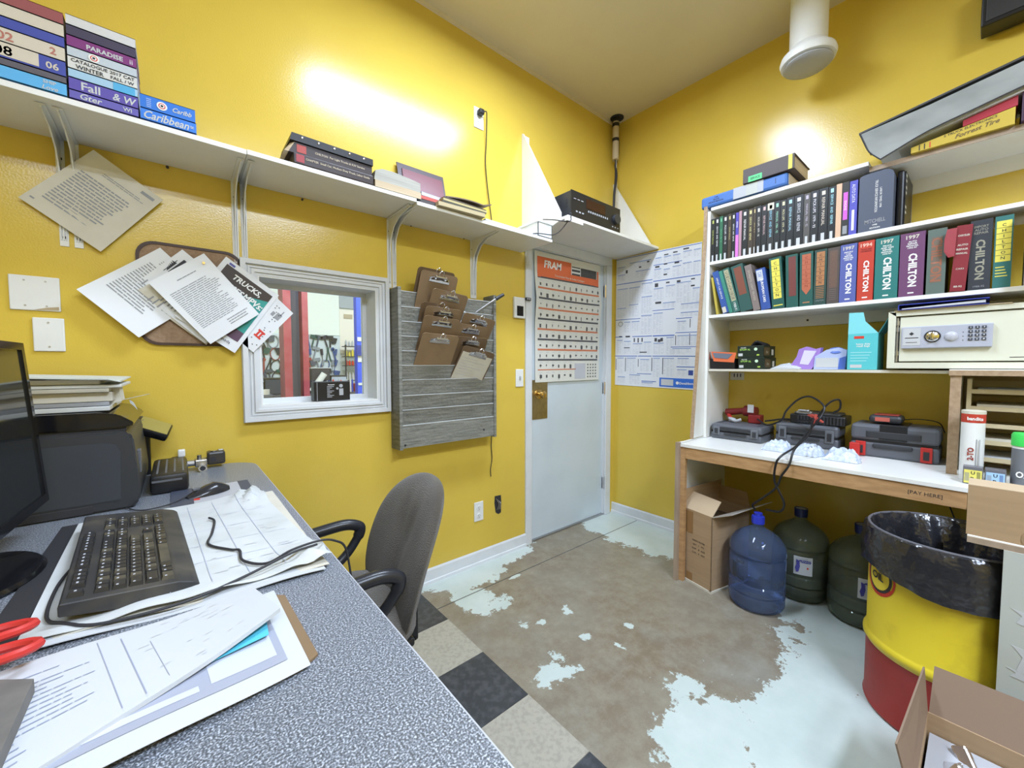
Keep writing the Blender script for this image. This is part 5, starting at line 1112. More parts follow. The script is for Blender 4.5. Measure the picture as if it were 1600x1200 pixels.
r = thing('fly_swatter', 'dark handled tool sticking diagonally out of the rack', 'tool', (-1.5, -.06, 1.65)); bm = NB(); cyl(bm, (-1.58, -.05, 1.57), (-1.40, -.15, 1.715), .006, 8); part('shaft', bm, M['steel'], r, True); bm = NB(); cyl(bm, (-1.41, -.145, 1.706), (-1.365, -.165, 1.735), .013, 10, .010); part('head', bm, M['darkgrey'], r, True)
solo('card', 'white card standing in a pocket between the clipboard columns', 'card', B((-1.71, -.094, 1.45), (-1.60, -.092, 1.62)), M['paper'], (-1.65, -.09, 1.5))

# posters
r = thing('wall_chart', 'curling white filter chart with red-orange heading hung on the door', 'poster', (-.56, .0, 1.65))
x0, x1, zt, zb = -.935, -.192, 2.118, 1.172; W_, H_ = x1-x0, zt-zb
fb = lambda u, v: .004+.020*max(0, 1-abs(v-.36)/.20)*(abs(2*u-1)**3)
def chart(u0, v0, u1, v1, m, nm, bm=None): pass
s = Sheet((x0-.008, .012, zt), (x1+.004, .012, zt+.01), (x1-.006, .010, zb+.004), (x0, .010, zb), bulge=fb); s.n = V((0, -1, 0))
part('sheet', s.bm(14, 20), mat('chart_paper', (.68, .68, .63), .5), r, True)
def m_(items, m, nm, off=.0012):
    bm = NB()
    for a, b, c, d in items: s.mark(bm, a, b, c, d, off, k=max(1, int((c-a)*10)))
    return part(nm, bm, m, r, kind='stuff' if len(items) > 1 else None)
m_([(.035, .035, .52, .165), (.035, .13, .965, .195), (.94, .06, .965, .19)], M['inko'], 'heading_panel')
m_([(.53, .06, .66, .068), (.53, .082, .66, .10), (.53, .115, .66, .13), (.67, .06, .93, .13)], C(.07, .07, .07), 'heading_blocks')
text('FRAM', s.at(.25, .085, .002), (1, 0, .012), (0, 0, 1), .055, .25, M['inkw'], r, bold=.03, shear=.1)
text('Transmission Filter & Gasket Catalogue', s.at(.50, .165, .002), (1, 0, .0), (0, 0, 1), .020, .60, M['oldpaper'], r, bold=.01)
og, dk, ic, im2 = [], [], [], []
rnd = random.Random(11)
dk.append((.035, .185, .965, .197))
for k in range(9):
    v = .265+k*.079
    if k < 8: (og if k % 2 == 0 else dk).append((.035, v, .965, v+.014))
    else: og.append((.035, v+.002, .60, v+.010))
for k in range(10):
    v = .222+k*.079
    for j in range(11 if k < 8 else 6):
        u = .06+j*.088; w, h = rnd.uniform(.010, .034), rnd.uniform(.008, .032)
        ic.append((u, v+.01, u+w, v+.01+h)); 
        if rnd.random() < .5: ic.append((u+w*.3, v+.004, u+w*.5, v+.02+h))
for a in range(5):
    for b_ in range(4): ic.append((.79+b_*.045, .86+a*.026, .81+b_*.045, .872+a*.026))
m_(og, C(.60, .20, .10), 'orange_rules'); m_(dk, C(.09, .09, .10), 'dark_rules', .0014); m_(ic, C(.09, .09, .09), 'part_pictures'); m_([(.58, .855, .76, .985)], M['inkl'], 'grey_table')
rnd = random.Random(12)
m_([(.06+j*.088, .212+k*.079, .10+j*.088, .2135+k*.079+.001) for k in range(10) for j in range(11 if k < 8 else 6)], M['inkl'], 'captions')

r = thing('wall_chart', 'large white wall chart of blue ruled parts tables beside the bookcase', 'poster', (0, -.39, 1.65))
s = Sheet((-.003, -.022, 2.204), (-.003, -.752, 2.184), (-.003, -.740, 1.112), (-.003, -.018, 1.126), bulge=lambda u, v: .001); s.n = V((-1, 0, 0))
part('sheet', s.bm(2, 2), M['wpaper'], r)
bl = [(.0, .006, 1, .010), (.48, .10, .80, .104), (.48, .215, 1, .220), (0, .20, .47, .205), (.48, .43, .73, .434), (0, .48, .33, .484), (.23, .615, .48, .620), (.49, .615, .74, .622), (.75, .50, .92, .504), (.75, .60, 1, .604), (.70, .70, 1, .704), (0, .765, .30, .770), (.31, .765, .48, .770), (.49, .765, .99, .770), (.30, .90, .48, .904), (.36, .955, .54, .960), (.77, .84, 1, .845), (.77, .765, .98, .770), (.0, .615, .10, .62)]
m_(bl, M['inkb'], 'blue_rules'); m_([(.58, .925, 1.0, .990)], C(.04, .16, .62), 'blue_panel', .0013); m_([(.60, .935, .74, .98)], M['paper'], 'white_box', .0018); m_([(.90, .865, .95, .90)], C(.04, .07, .28), 'picture')
text('Donaldson.', s.at(.885, .958, .003), (0, -1, 0), (0, 0, 1), .018, .11, M['inkw'], r, bold=.02)
bm = NB(); lathe(bm, [(.012, 0), (.012, .0006)], n=16, mtx=Matrix.Translation(s.at(.785, .958, .002)) @ Matrix.Rotation(R(90), 4, 'Y')); part('logo', bm, M['inkw'], r)
tb, gr, pic = [], [], []
rnd = random.Random(21)
def tbl(u0, v0, u1, v1, cols):
    tb.append((u0, v0, u1, v0+.006))
    for c_ in range(cols+1): gr.append((u0+(u1-u0)*c_/cols, v0, u0+(u1-u0)*c_/cols+.0016, v1))
    n = int((v1-v0)/.0085)
    for k in range(n):
        for c_ in range(cols):
            if rnd.random() < .85: gr.append((u0+(u1-u0)*(c_+.15)/cols, v0+.010+k*.0085, u0+(u1-u0)*(c_+rnd.uniform(.5, .85))/cols, v0+.0125+k*.0085))
for a in ((.02, .07, .12, .17, 2), (.18, .05, .45, .09, 5), (.02, .13, .12, .18, 2), (.26, .12, .44, .17, 3), (.5, .05, .57, .10, 2), (.60, .05, .68, .09, 2), (.70, .05, .78, .09, 2), (.81, .04, .90, .09, 2), (.92, .04, .99, .09, 2),
          (.49, .13, .57, .20, 2), (.60, .14, .67, .17, 2), (.70, .13, .79, .20, 2), (.81, .12, .90, .20, 2), (.92, .12, .99, .20, 2), (.02, .24, .16, .38, 4), (.18, .24, .32, .36, 4), (.34, .22, .47, .30, 4), (.34, .32, .47, .44, 4), (.18, .37, .30, .46, 3), (.02, .39, .14, .46, 3),
          (.49, .27, .60, .36, 3), (.63, .26, .73, .34, 3), (.75, .25, .90, .39, 4), (.92, .30, .99, .40, 2), (.60, .38, .74, .42, 3), (.80, .40, .99, .44, 4), (.80, .46, .99, .49, 4), (.12, .50, .20, .58, 2), (.22, .50, .32, .57, 3), (.34, .46, .47, .60, 3), (.49, .45, .60, .60, 3),
          (.02, .64, .10, .75, 2), (.12, .65, .21, .75, 2), (.24, .67, .36, .75, 3), (.38, .66, .47, .75, 2), (.50, .67, .62, .75, 4), (.65, .63, .73, .75, 2), (.77, .52, .86, .59, 2), (.77, .62, .99, .69, 5), (.72, .71, .92, .75, 4), (.03, .78, .12, .90, 2), (.16, .78, .28, .90, 3), (.34, .79, .45, .88, 3), (.50, .78, .58, .92, 2), (.62, .78, .74, .91, 3), (.78, .78, .90, .83, 3), (.78, .86, .88, .91, 2), (.20, .91, .34, .98, 4), (.36, .965, .5, .985, 4), (.04, .93, .14, .98, 3)):
    tbl(*a)
m_(gr, C(.55, .58, .66), 'table_rules', .0011); m_(tb, C(.30, .38, .62), 'table_heads', .0013)
for a in ((.13, .10, .155, .125), (.30, .09, .33, .10), (.40, .06, .43, .07), (.60, .035, .65, .043), (.70, .03, .75, .038), (.81, .02, .87, .03), (.50, .11, .55, .122), (.60, .10, .64, .11), (.72, .10, .77, .115), (.60, .175, .64, .185), (.5, .235, .54, .262), (.63, .235, .67, .245), (.75, .235, .79, .25), (.90, .235, .94, .243), (.90, .28, .94, .29), (.51, .37, .58, .385),
          (.30, .63, .315, .665), (.25, .63, .265, .66), (.35, .63, .365, .66), (.51, .635, .54, .66), (.55, .645, .58, .665), (.58, .635, .61, .66), (.12, .70, .20, .706), (.33, .735, .42, .742), (.05, .61, .09, .618), (.14, .61, .20, .622), (.01, .79, .017, .88), (.14, .78, .148, .89), (.48, .78, .488, .88), (.61, .78, .618, .90), (.75, .62, .757, .69), (.90, .61, .907, .69), (.31, .79, .317, .85), (.90, .51, .907, .57)):
    pic.append(a)
m_(pic, C(.07, .07, .08), 'part_pictures', .0012)
bm = NB(); c_ = s.at(.07, .515, .002); 
tube(bm, [c_+V((0, -.022*math.cos(t_), .018*math.sin(t_))) for t_ in [2*math.pi*k/16 for k in range(17)]], .0014, 5, 0); part('ring_picture', bm, M['ink'], r)

# receiver, duct and little box on the corner shelf
r = thing('receiver', 'black audio receiver with round volume knob on the corner shelf', 'receiver', (-.75, -.22, 2.224))
part('chassis', B((-1.0, -.385, 2.232), (-.49, -.06, 2.395), .002), M['darkgrey'], r); fp = part('front_panel', B((-1.003, -.393, 2.230), (-.487, -.385, 2.397), .001), M['black'], r)
part('display', B((-.86, -.3945, 2.315), (-.66, -.3925, 2.375)), C(.03, .008, .01, .1), r)
bm = NB(); cyl(bm, (-.540, -.393, 2.315), (-.540, -.412, 2.315), .034, 24); part('volume_knob', bm, M['darkgrey'], r, True)
bm = NB()
for k in range(10): box(bm, (-.84+k*.022, -.396, 2.292), (-.83+k*.022, -.392, 2.304))
for k in range(3): box(bm, (-.98+k*.035, -.396, 2.345), (-.96+k*.035, -.392, 2.349)); box(bm, (-.96+k*.03, -.396, 2.268), (-.945+k*.03, -.392, 2.276)); box(bm, (-.58+k*.03, -.396, 2.255), (-.572+k*.03, -.392, 2.262))
part('buttons', bm, M['lgrey'], r)
bm = NB()
for k in range(5): box(bm, (-1.0015, -.36+k*.05, 2.30), (-.9995, -.345+k*.05, 2.306)); box(bm, (-1.0015, -.36+k*.05, 2.32), (-.9995, -.345+k*.05, 2.35))
part('vent_slots', bm, M['ink'], r)
for x in (-.95, -.54):
    bm = NB(); cyl(bm, (x, -.35, 2.2235), (x, -.35, 2.233), .015, 12); cyl(bm, (x, -.1, 2.2235), (x, -.1, 2.233), .015, 12); part('foot', bm, M['black'], r)
r = thing('plastic_tub', 'small clear white plastic tub at the end of the long shelf', 'tub', (-1.13, -.2, 2.095))
PT = mat('milky_plastic', (.72, .76, .78), .25)
bm = boxes(((-1.20, -.30, 2.0955), (-1.08, -.296, 2.19)), ((-1.20, -.12, 2.0955), (-1.08, -.116, 2.19)), ((-1.20, -.30, 2.0955), (-1.196, -.116, 2.19)), ((-1.084, -.30, 2.0955), (-1.08, -.116, 2.19)), ((-1.20, -.30, 2.0955), (-1.08, -.116, 2.099)))
part('wall', bm, PT, r); part('lid', B((-1.205, -.305, 2.178), (-1.075, -.11, 2.192), .003), PT, r)
r = thing('duct_pipe', 'beige duct with black straps coming down the corner from the ceiling', 'pipe', (-.10, -.07, 3.2))
bm = NB(); cyl(bm, (-.095, -.065, 2.99), (-.085, -.06, CEIL), .026, 16); part('pipe', bm, mat('beige_pipe', (.55, .46, .32), .5), r, True)
for z in (3.15, 3.27, 3.31):
    bm = NB(); cyl(bm, (-.091, -.063, z-.012), (-.091, -.063, z+.012), .029, 16); part('strap', bm, M['black'], r, True)
bm = NB(); lathe(bm, [(.0, 0), (.055, .0), (.055, .004), (0, .004)], (-.085, -.07, CEIL-.005), 16); part('ceiling_hole', bm, M['ink'], r)
bm = NB(); tube(bm, [(-.075, -.07, CEIL-.02), (-.055, -.06, 3.15), (-.05, -.055, 3.05), (-.085, -.06, 2.95), (-.10, -.08, 2.85), (-.14, -.09, 2.70), (-.16, -.10, 2.55), (-.17, -.10, 2.41)], .010, 8); tube(bm, [(-.095, -.065, 3.0), (-.10, -.07, 2.85), (-.13, -.08, 2.65), (-.12, -.10, 2.41)], .006, 8); part('cables', bm, M['ink'], r, True)
bm = NB(); tube(bm, [(-.09, -.068, 3.0), (-.09, -.075, 2.85), (-.10, -.09, 2.6), (-.09, -.11, 2.41)], .004, 6); part('white_wire', bm, M['oldpaper'], r, True)
bm = NB(); tube(bm, [(-1.33, -.06, 2.105), (-1.30, -.16, 2.103), (-1.22, -.31, 2.10), (-1.10, -.35, 2.11), (-1.04, -.40, 2.19), (-1.03, -.42, 2.23), (-1.04, -.41, 2.235)], .003); tube(bm, [(-1.16, -.30, 2.20), (-1.10, -.34, 2.20), (-1.05, -.42, 2.18), (-1.04, -.425, 2.215)], .003); solo('speaker_wire', 'thin black wire trailing along the shelf end to the receiver', 'wire', bm, M['ink'], (-1.2, -.3, 2.11), smooth=True)

# ------------------------------------------------------------------ catalogues and books on the left shelf
def flat_book(name, label, x0, x1, z0, z1, m, y0=-.302, d=.21, pages=None, group=None, cat='book', soft=True, rz=0):
    r = thing(name, label, cat, ((x0+x1)/2, y0+d/2, z0), (0, 0, R(rz)), group); w, h, t = (x1-x0)/2, d/2, z1-z0
    e = .0015
    bm = NB(); box(bm, (-w, -h, .0003), (w, h, .0018)); box(bm, (-w, -h, t-.0018), (w, h, t-.0003)); box(bm, (-w, -h, .0003), (w, -h+.002, t-.0003)); part('cover', bm, m, r, local=True)
    part('pages', B((-w+e, -h+.002, .002), (w-e, h-e, t-.002)), pages or M['pagesw'], r, local=True)
    return r
def ft(r, s, x, z, h, w, m, shear=0, bold=.02, fill=False, y=-.3027): text(s, (x, y, z), (1, 0, 0), (0, 0, 1), h, w, m, r, bold=bold, shear=shear, fill=fill)
ZS = 2.1062
G1 = 'travel catalogues in the left stack'; G2 = 'travel catalogues in the middle stack'
def stack(x0, x1, z, spec, grp):
    for t, c, lb, fn in spec:
        r = flat_book('catalogue', lb, x0, x1, z, z+t, c, group=grp, cat='catalogue')
        if fn: fn(r, (x0+x1)/2, z+t/2, x1-x0)
        z += t
    return z
LB = C(.10, .42, .78); NVY = C(.05, .07, .36); VIO = C(.12, .10, .42); WHT = M['paper']; CRM = C(.62, .56, .46)
stack(-3.310, -3.153, ZS, [
 (.036, LB, 'light blue catalogue at the bottom of the left stack', lambda r, x, z, w: (ft(r, 'SHIP', x+.045, z+.008, .010, .05, WHT), ft(r, 'Love', x+.045, z-.008, .012, .05, WHT, .3))),
 (.020, C(.10, .09, .11), 'thin dark catalogue second from the bottom of the left stack', None),
 (.044, NVY, 'navy and cream catalogue reading 08 and 06', lambda r, x, z, w: (part('cream_panel', B((x-w/2, -.3027, z-.016), (x+.026, -.3021, z+.020)), CRM, r), ft(r, '08', x-.04, z, .026, .06, C(.45, .16, .12)), ft(r, '06', x+.052, z-.002, .020, .04, CRM))),
 (.040, CRM, 'cream catalogue with faded red figures in the left stack', lambda r, x, z, w: (ft(r, '02', x-.035, z-.002, .024, .06, C(.45, .16, .12)), ft(r, '2', x+.055, z, .020, .03, C(.45, .16, .12)))),
 (.030, NVY, 'navy catalogue above the cream one in the left stack', None), (.036, CRM, 'second cream catalogue near the top of the left stack', None), (.034, C(.3, .08, .08), 'dull red catalogue on top of the left stack', None)], G1)
def tgt(r, x, z, s=.010, y=-.3029):
    for k, (f, c) in enumerate(((1.5, M['inkw']), (1.0, M['inkr']), (.72, M['inkw']), (.4, M['ink']))):
        bm = NB(); lathe(bm, [(s*f, 0), (s*f, .0003)], n=20, mtx=Matrix.Translation((x, y-.0003*k, z)) @ Matrix.Rotation(R(90), 4, 'X')); part('ring_emblem', bm, c, r)
stack(-3.148, -2.996, ZS, [
 (.026, VIO, 'violet catalogue with white handwriting style letters at the bottom of the middle stack', lambda r, x, z, w: (ft(r, 'Gter', x-.030, z, .018, .09, WHT, .2), ft(r, 'WI', x+.05, z, .012, .045, WHT))),
 (.036, C(.10, .07, .38), 'violet catalogue reading Fall and W in white', lambda r, x, z, w: (ft(r, 'Fall', x-.030, z, .024, .075, WHT), ft(r, '& W', x+.045, z-.002, .022, .055, WHT, .2))),
 (.026, C(.35, .55, .72), 'pale blue catalogue with a sky blue block in the middle stack', lambda r, x, z, w: part('blue_block', B((x+.02, -.3027, z-.012), (x+.07, -.3021, z+.012)), C(.08, .40, .70), r)),
 (.036, C(.66, .66, .64), 'white 2017 fall and winter catalogue with black capitals', lambda r, x, z, w: (ft(r, 'CATALOGUE', x-.03, z+.008, .010, .078, M['ink']), ft(r, 'WINTER', x-.03, z-.008, .012, .06, M['ink']), ft(r, '2017 CAT', x+.042, z+.008, .010, .06, M['ink']), ft(r, 'FALL / W', x+.042, z-.007, .010, .06, M['ink']))),
 (.028, C(.50, .56, .62), 'grey catalogue with a small ring emblem in the middle stack', lambda r, x, z, w: tgt(r, x-.02, z, .008)),
 (.032, C(.20, .03, .18), 'dark purple catalogue ending in the word paradise', lambda r, x, z, w: (ft(r, 'PARADISE', x+.005, z-.002, .014, .09, WHT, 0, .03), ft(r, 'ii', x+.064, z-.002, .014, .01, C(.6, .5, .6)))),
 (.030, C(.05, .04, .08), 'near black catalogue above the purple one', None), (.030, C(.62, .62, .62), 'white catalogue on top of the middle stack', None)], G2)
r = flat_book('catalogue', 'bright blue Caribbean catalogue below its twin with the ring emblem', -2.991, -2.848, ZS, ZS+.036, C(.03, .20, .75), cat='catalogue'); ft(r, 'Caribbean', -2.925, ZS+.018, .026, .115, WHT, .35); ft(r, 'tc', -2.86, ZS+.018, .010, .010, WHT)
r = flat_book('catalogue', 'bright blue catalogue with red and white ring emblem on the Caribbean one', -2.991, -2.850, ZS+.036, ZS+.080, C(.02, .17, .66), cat='catalogue', pages=M['paper']); ft(r, 'Caribb', -2.885, ZS+.058, .016, .05, WHT, .35); tgt(r, -2.937, ZS+.058, .009); ft(r, '', -2.97, ZS+.058, .01, .01, WHT) if 0 else None
bm = NB()
for k in range(5): box(bm, (-2.976, -.3027, ZS+.043+k*.006), (-2.964, -.3021, ZS+.046+k*.006))
part('small_print', bm, C(.3, .45, .85), r)
# middle of the shelf: black thick books, grey block, magazines
r = thing('book', 'lowest of two thick black books with gold print lying on the shelf', 'book', (-2.38, -.18, 2.107)); BB = C(.035, .022, .02, .4)
part('cover', B((-2.545, -.30, 2.107), (-2.222, -.08, 2.150), .004), BB, r); ft(r, 'CHAPTER  Small Car, Medium Duty Truck, Labor Guide', -2.37, 2.132, .011, .26, C(.5, .42, .3), y=-.3012)
part('label', B((-2.535, -.3010, 2.115), (-2.505, -.2995, 2.145)), C(.35, .05, .06), r)
r = thing('book', 'upper thick black book with red title block and glossy fore edge', 'book', (-2.38, -.18, 2.150))
bm = NB(); prism(bm, [(-2.56, -.29, 2.151), (-2.225, -.29, 2.151), (-2.225, -.29, 2.192), (-2.535, -.29, 2.194)], (0, .2, 0)); part('cover', bm, BB, r); ft(r, 'CHILTON  For Light Trucks & SUV Service', -2.36, 2.172, .011, .25, C(.5, .42, .3), y=-.2912)
part('label', B((-2.53, -.2910, 2.157), (-2.495, -.2895, 2.188)), C(.40, .06, .05), r)
bm = NB(); prism(bm, [(-2.575, -.292, 2.150), (-2.56, -.292, 2.150), (-2.537, -.292, 2.193), (-2.55, -.27, 2.193)], (0, .18, 0)); part('pages', bm, M['pages'], r)
r = thing('binder', 'flat black binder with a row of bright rivets on top of the thick books', 'binder', (-2.38, -.18, 2.196))
bm = NB(); prism(bm, [(-2.555, -.297, 2.1965), (-2.222, -.297, 2.1945), (-2.222, -.297, 2.222), (-2.548, -.297, 2.226)], (0, .2, 0)); part('cover', bm, M['black'], r)
bm = NB()
for k in range(5): lathe(bm, [(.006, 0), (.004, .003), (0, .0035)], n=10, mtx=Matrix.Translation((-2.51+k*.062, -.297, 2.216-k*.0008)) @ Matrix.Rotation(R(90), 4, 'X'))
part('rivet', bm, M['chrome'], r, True)
r = thing('phone_book', 'thick tan paged book on the shelf between black books and magazines', 'book', (-2.1, -.2, 2.107))
part('pages', B((-2.215, -.300, 2.1065), (-1.988, -.09, 2.138)), M['pages'], r); part('cover', B((-2.216, -.301, 2.106), (-1.987, -.088, 2.1065)), M['ink'], r)
r = thing('phone_book', 'grey paged soft book sagging on top of the tan paged one', 'book', (-2.1, -.2, 2.139))
bm = NB(); prism(bm, [(-2.218, -.298, 2.139), (-1.99, -.298, 2.139), (-1.99, -.298, 2.182), (-2.05, -.298, 2.190), (-2.13, -.298, 2.196), (-2.18, -.298, 2.194), (-2.212, -.298, 2.180)], (0, .2, 0)); part('pages', bm, mat('grey_book_pages', (.42, .41, .36), .8, noise=((4, 4, 240), (.26, .25, .22), .7, 2)), r)
r = thing('magazine', 'dark red fronted magazine leaning on the wall behind the paper pile', 'magazine', (-1.84, -.05, 2.096))
bm = NB(); prism(bm, [(-1.985, -.09, 2.096), (-1.70, -.09, 2.096), (-1.70, -.012, 2.395), (-1.985, -.012, 2.395)], (0, -.006, 0)); part('sheet', bm, C(.04, .02, .025, .35), r)
bm = NB(); prism(bm, [(-1.96, -.088, 2.13), (-1.715, -.088, 2.13), (-1.715, -.026, 2.365), (-1.96, -.026, 2.365)], (0, -.005, 0)); part('cover_picture', bm, C(.13, .012, .02, .35), r)
for k, (a, b, z, c, lb) in enumerate(((-1.985, -1.74, 2.096, C(.06, .05, .05), 'black catalogue at the bottom of the loose pile'), (-1.985, -1.78, 2.122, C(.50, .10, .08), 'red and white catalogue above the black one'), (-1.98, -1.80, 2.142, C(.55, .60, .68, .3), 'glossy white magazine on the loose pile'))):
    flat_book('magazine', lb, a, b, z, z+.024 if k == 0 else z+.018, c, y0=-.285+.01*k, d=.2, cat='magazine', rz=-3+4*k)
for k, (a, b, z, t, c, lb) in enumerate(((-1.90, -1.62, 2.096, .022, C(.46, .38, .22), 'yellowed catalogue at the bottom of the right hand pile'), (-1.88, -1.61, 2.119, .010, C(.08, .08, .06), 'thin black bound booklet in the right hand pile'), (-1.875, -1.60, 2.130, .012, C(.50, .42, .20), 'mustard edged booklet in the right hand pile'), (-1.87, -1.60, 2.143, .009, C(.10, .08, .06), 'dark booklet near the top of the right hand pile'))):
    flat_book('booklet', lb, a, b, z, z+t, c, y0=-.325+.006*k, d=.2, cat='booklet', rz=-2+1.5*k, pages=M['pages'])
s = Sheet((-1.875, -.13, 2.158), (-1.60, -.13, 2.160), (-1.565, -.31, 2.165), (-1.85, -.31, 2.158), bulge=lambda u, v: .012*math.sin(u*3.1)+.022*max(0, u-.8)/.2, th=.006)
r = thing('magazine', 'grey-brown magazine with curled up corner on the very top of the right hand pile', 'magazine', (-1.7, -.2, 2.158)); s.n = V((0, 0, 1)); part('sheet', s.bm(10, 4), C(.16, .12, .09), r, True)
bm = NB(); prism(bm, [(-1.60, -.30, 2.0955), (-1.15, -.29, 2.0955), (-1.15, -.10, 2.0955), (-1.60, -.10, 2.0955)], (0, 0, .010)); solo('paper_stack', 'white papers lying flat on the right end of the shelf', 'paper', bm, M['paper'], (-1.4, -.2, 2.0955))
# ------------------------------------------------------------------ on the counter
D = DZ+.0005
r = thing('desk_calendar', 'big paper desk calendar pad under the keyboard, dog-eared and scribbled', 'calendar', (-2.91, -.9, D))
rnd = random.Random(4)
def bulge(u, v):
    e = .004+.002*math.sin(u*9+v*4)
    e += .022*math.exp(-((u-.93)**2+(v-.06)**2)/.012)*(1+.5*math.sin(u*60+v*35)) + .018*math.exp(-((u-.95)**2+(v-.92)**2)/.012)*(1+.5*math.sin(u*40-v*50)) + .006*math.exp(-((v-.98)**2)/.004)*(1+math.sin(u*25)*.4)
    return e
pad = boxes(((-3.12, -1.20, D), (-2.70, -.61, D+.004))); part('pad', pad, M['oldpaper'], r)
s = Sheet((-3.135, -.605, D+.002), (-2.735, -.60, D+.002), (-2.690, -1.235, D+.002), (-3.120, -1.215, D+.002), bulge=bulge, th=.001); s.n = V((0, 0, 1))
part('top_sheet', s.bm(36, 40), mat('creased_paper', (.60, .62, .62), .55, noise=(9, (.46, .48, .45), .7, 6, (.45, .75))), r, True)
bm = NB()
for u in (.40, .54, .68, .82): 
    for k in range(16): s.mark(bm, u, .05+k*.056, u+.003, .05+(k+1)*.056, .0012)
for v in (.12, .28, .44, .60, .76):
    for k in range(14): s.mark(bm, .36+k*.042, v, .36+(k+1)*.042, v+.002, .0012)
part('ruled_lines', bm, C(.42, .46, .58), r)
bm = NB()
for k in range(34):
    u, v = rnd.uniform(.42, .9), rnd.uniform(.1, .9); q = rnd.uniform(.02, .06)
    s.mark(bm, u, v, u+q, v+.0035, .0014)
part('handwriting', bm, M['inkl'], r)
solo('pad_holder', 'long black vinyl strip along the wall side of the calendar pad', 'pad holder', B((-3.165, -1.19, D), (-3.125, -.60, D+.004), .001), M['ink'], (-3.14, -.9, D))
for k, (a, b) in enumerate((((-3.12, -1.215), (-2.70, -1.25)), ((-3.12, -1.235), (-2.71, -1.262)))):
    s2 = Sheet((a[0], a[1]+.09, D+.001), (b[0], b[1]+.09, D+.001), (b[0], b[1], D+.004), (a[0], a[1], D+.003), bulge=lambda u, v: .004*math.sin(u*8+k)*v, th=.0012); s2.n = V((0, 0, 1))
    part('page_edge', s2.bm(16, 3), M['paper'] if k else M['oldpaper'], r)
# keyboard
kb = thing('keyboard', 'dusty black keyboard with grey wrist edge lying across the calendar', 'keyboard', (-3.010, -.937, D+.006), (0, 0, R(3.6))); kb.scale = (.99, .985, 1)
# local: +x towards the user, y along the length
def kz(x): return .038-(x+.085)*.125
bm = NB(); prism(bm, [(-.088, -.255, .018), (-.02, -.255, .004), (.088, -.255, 0), (.088, -.255, .006), (.080, -.255, .013), (.058, -.255, kz(.058)+.001), (-.086, -.255, kz(-.086)), (-.088, -.255, .034)], (0, .51, 0)); bmesh.ops.bevel(bm, geom=bm.edges[:], offset=.0015, segments=1, affect='EDGES'); part('base', bm, mat('dusty_black', (.030, .030, .032), .5, noise=(14, (.13, .11, .08), .55, 5, (.45, .8))), kb, local=True)
part('key_well', B((-.060, -.248, .014), (.054, .248, .0155)), M['black'], kb, local=True)
sl = math.atan(.125); km = {}
KM = [mat('key_black', (.022, .022, .025), .35), mat('key_dusty', (.10, .085, .055), .55, noise=(60, (.03, .03, .03), .6))]
nk = 0
def key(x, y, w, q=0):
    global nk
    kk = (round(w, 4), q)
    if kk not in km:
        bm = NB()
        a = [bm.verts.new(p) for p in ((-.0097, -w/2+.0006, .0), (.0097, -w/2+.0006, .0), (.0097, w/2-.0006, .0), (-.0097, w/2-.0006, .0))]; b = [bm.verts.new(p) for p in ((-.0075, -w/2+.0028, .0085), (.0070, -w/2+.0028, .0085), (.0070, w/2-.0028, .0085), (-.0075, w/2-.0028, .0085))]
        bm.faces.new(b)
        for i in range(4): bm.faces.new((a[i], a[(i+1) % 4], b[(i+1) % 4], b[i]))
        km[kk] = mesh_of(bm, KM[q])
    o = bpy.data.objects.new('key', km[kk]); link(o, kb); o.location = (x, y, kz(x)-.001); o.rotation_euler = (0, sl, 0); nk += 1
    return o
leg = NB()
def legend(x, y, w=.004): box(leg, (x-.0015, y-w/2, kz(x)+.0078), (x+.0015, y+w/2, kz(x)+.0082))
U = .0186
rnd = random.Random(9)
ys0 = -.238
for j, n in enumerate((4, 4, 4)):                                   # function row
    for i in range(n): y = ys0+U*1.9+j*U*4.6+i*U+.009; key(-.070, y, U); legend(-.070, y, .006)
key(-.070, ys0+.009, U); legend(-.070, ys0+.009)
rowdef = [(-.040, [1]*13+[2]), (-.0190, [1.5]+[1]*12+[1.5]), (.002, [1.75]+[1]*11+[2.25]), (.023, [2.25]+[1]*10+[2.75]), (.044, [1.5, 1.1, 1.4, 6.2, 1.4, 1.1, 1.1, 1.2])]
for x, ws_ in rowdef:
    y = ys0
    for wd in ws_:
        key(x, y+wd*U/2, wd*U, 1 if rnd.random() < .18 or wd > 4 else 0)
        if wd < 4: legend(x-.002, y+.005)
        y += wd*U
for i in range(3): key(-.070, .048+i*U, U); legend(-.070, .048+i*U, .006)
for rx in (-.040, -.0190): 
    for i in range(3): key(rx, .048+i*U, U, 1 if i == 1 else 0); legend(rx, .048+i*U, .006)
key(.023, .048+U, U); legend(.023, .048+U)
for i in range(3): key(.044, .048+i*U, U); legend(.044, .048+i*U)
for rx in (-.040, -.0190, .002, .023, .044):
    for i in range(4):
        if rx == .044 and i == 0: key(rx, .118+U*.5+.009, U*2)
        elif rx == .044 and i == 1: continue
        else: key(rx, .127+i*U, U, 1 if rnd.random() < .2 else 0)
        legend(rx, .127+i*U)
part('key_legends', leg, M['inkl'], kb, local=True, kind='stuff')
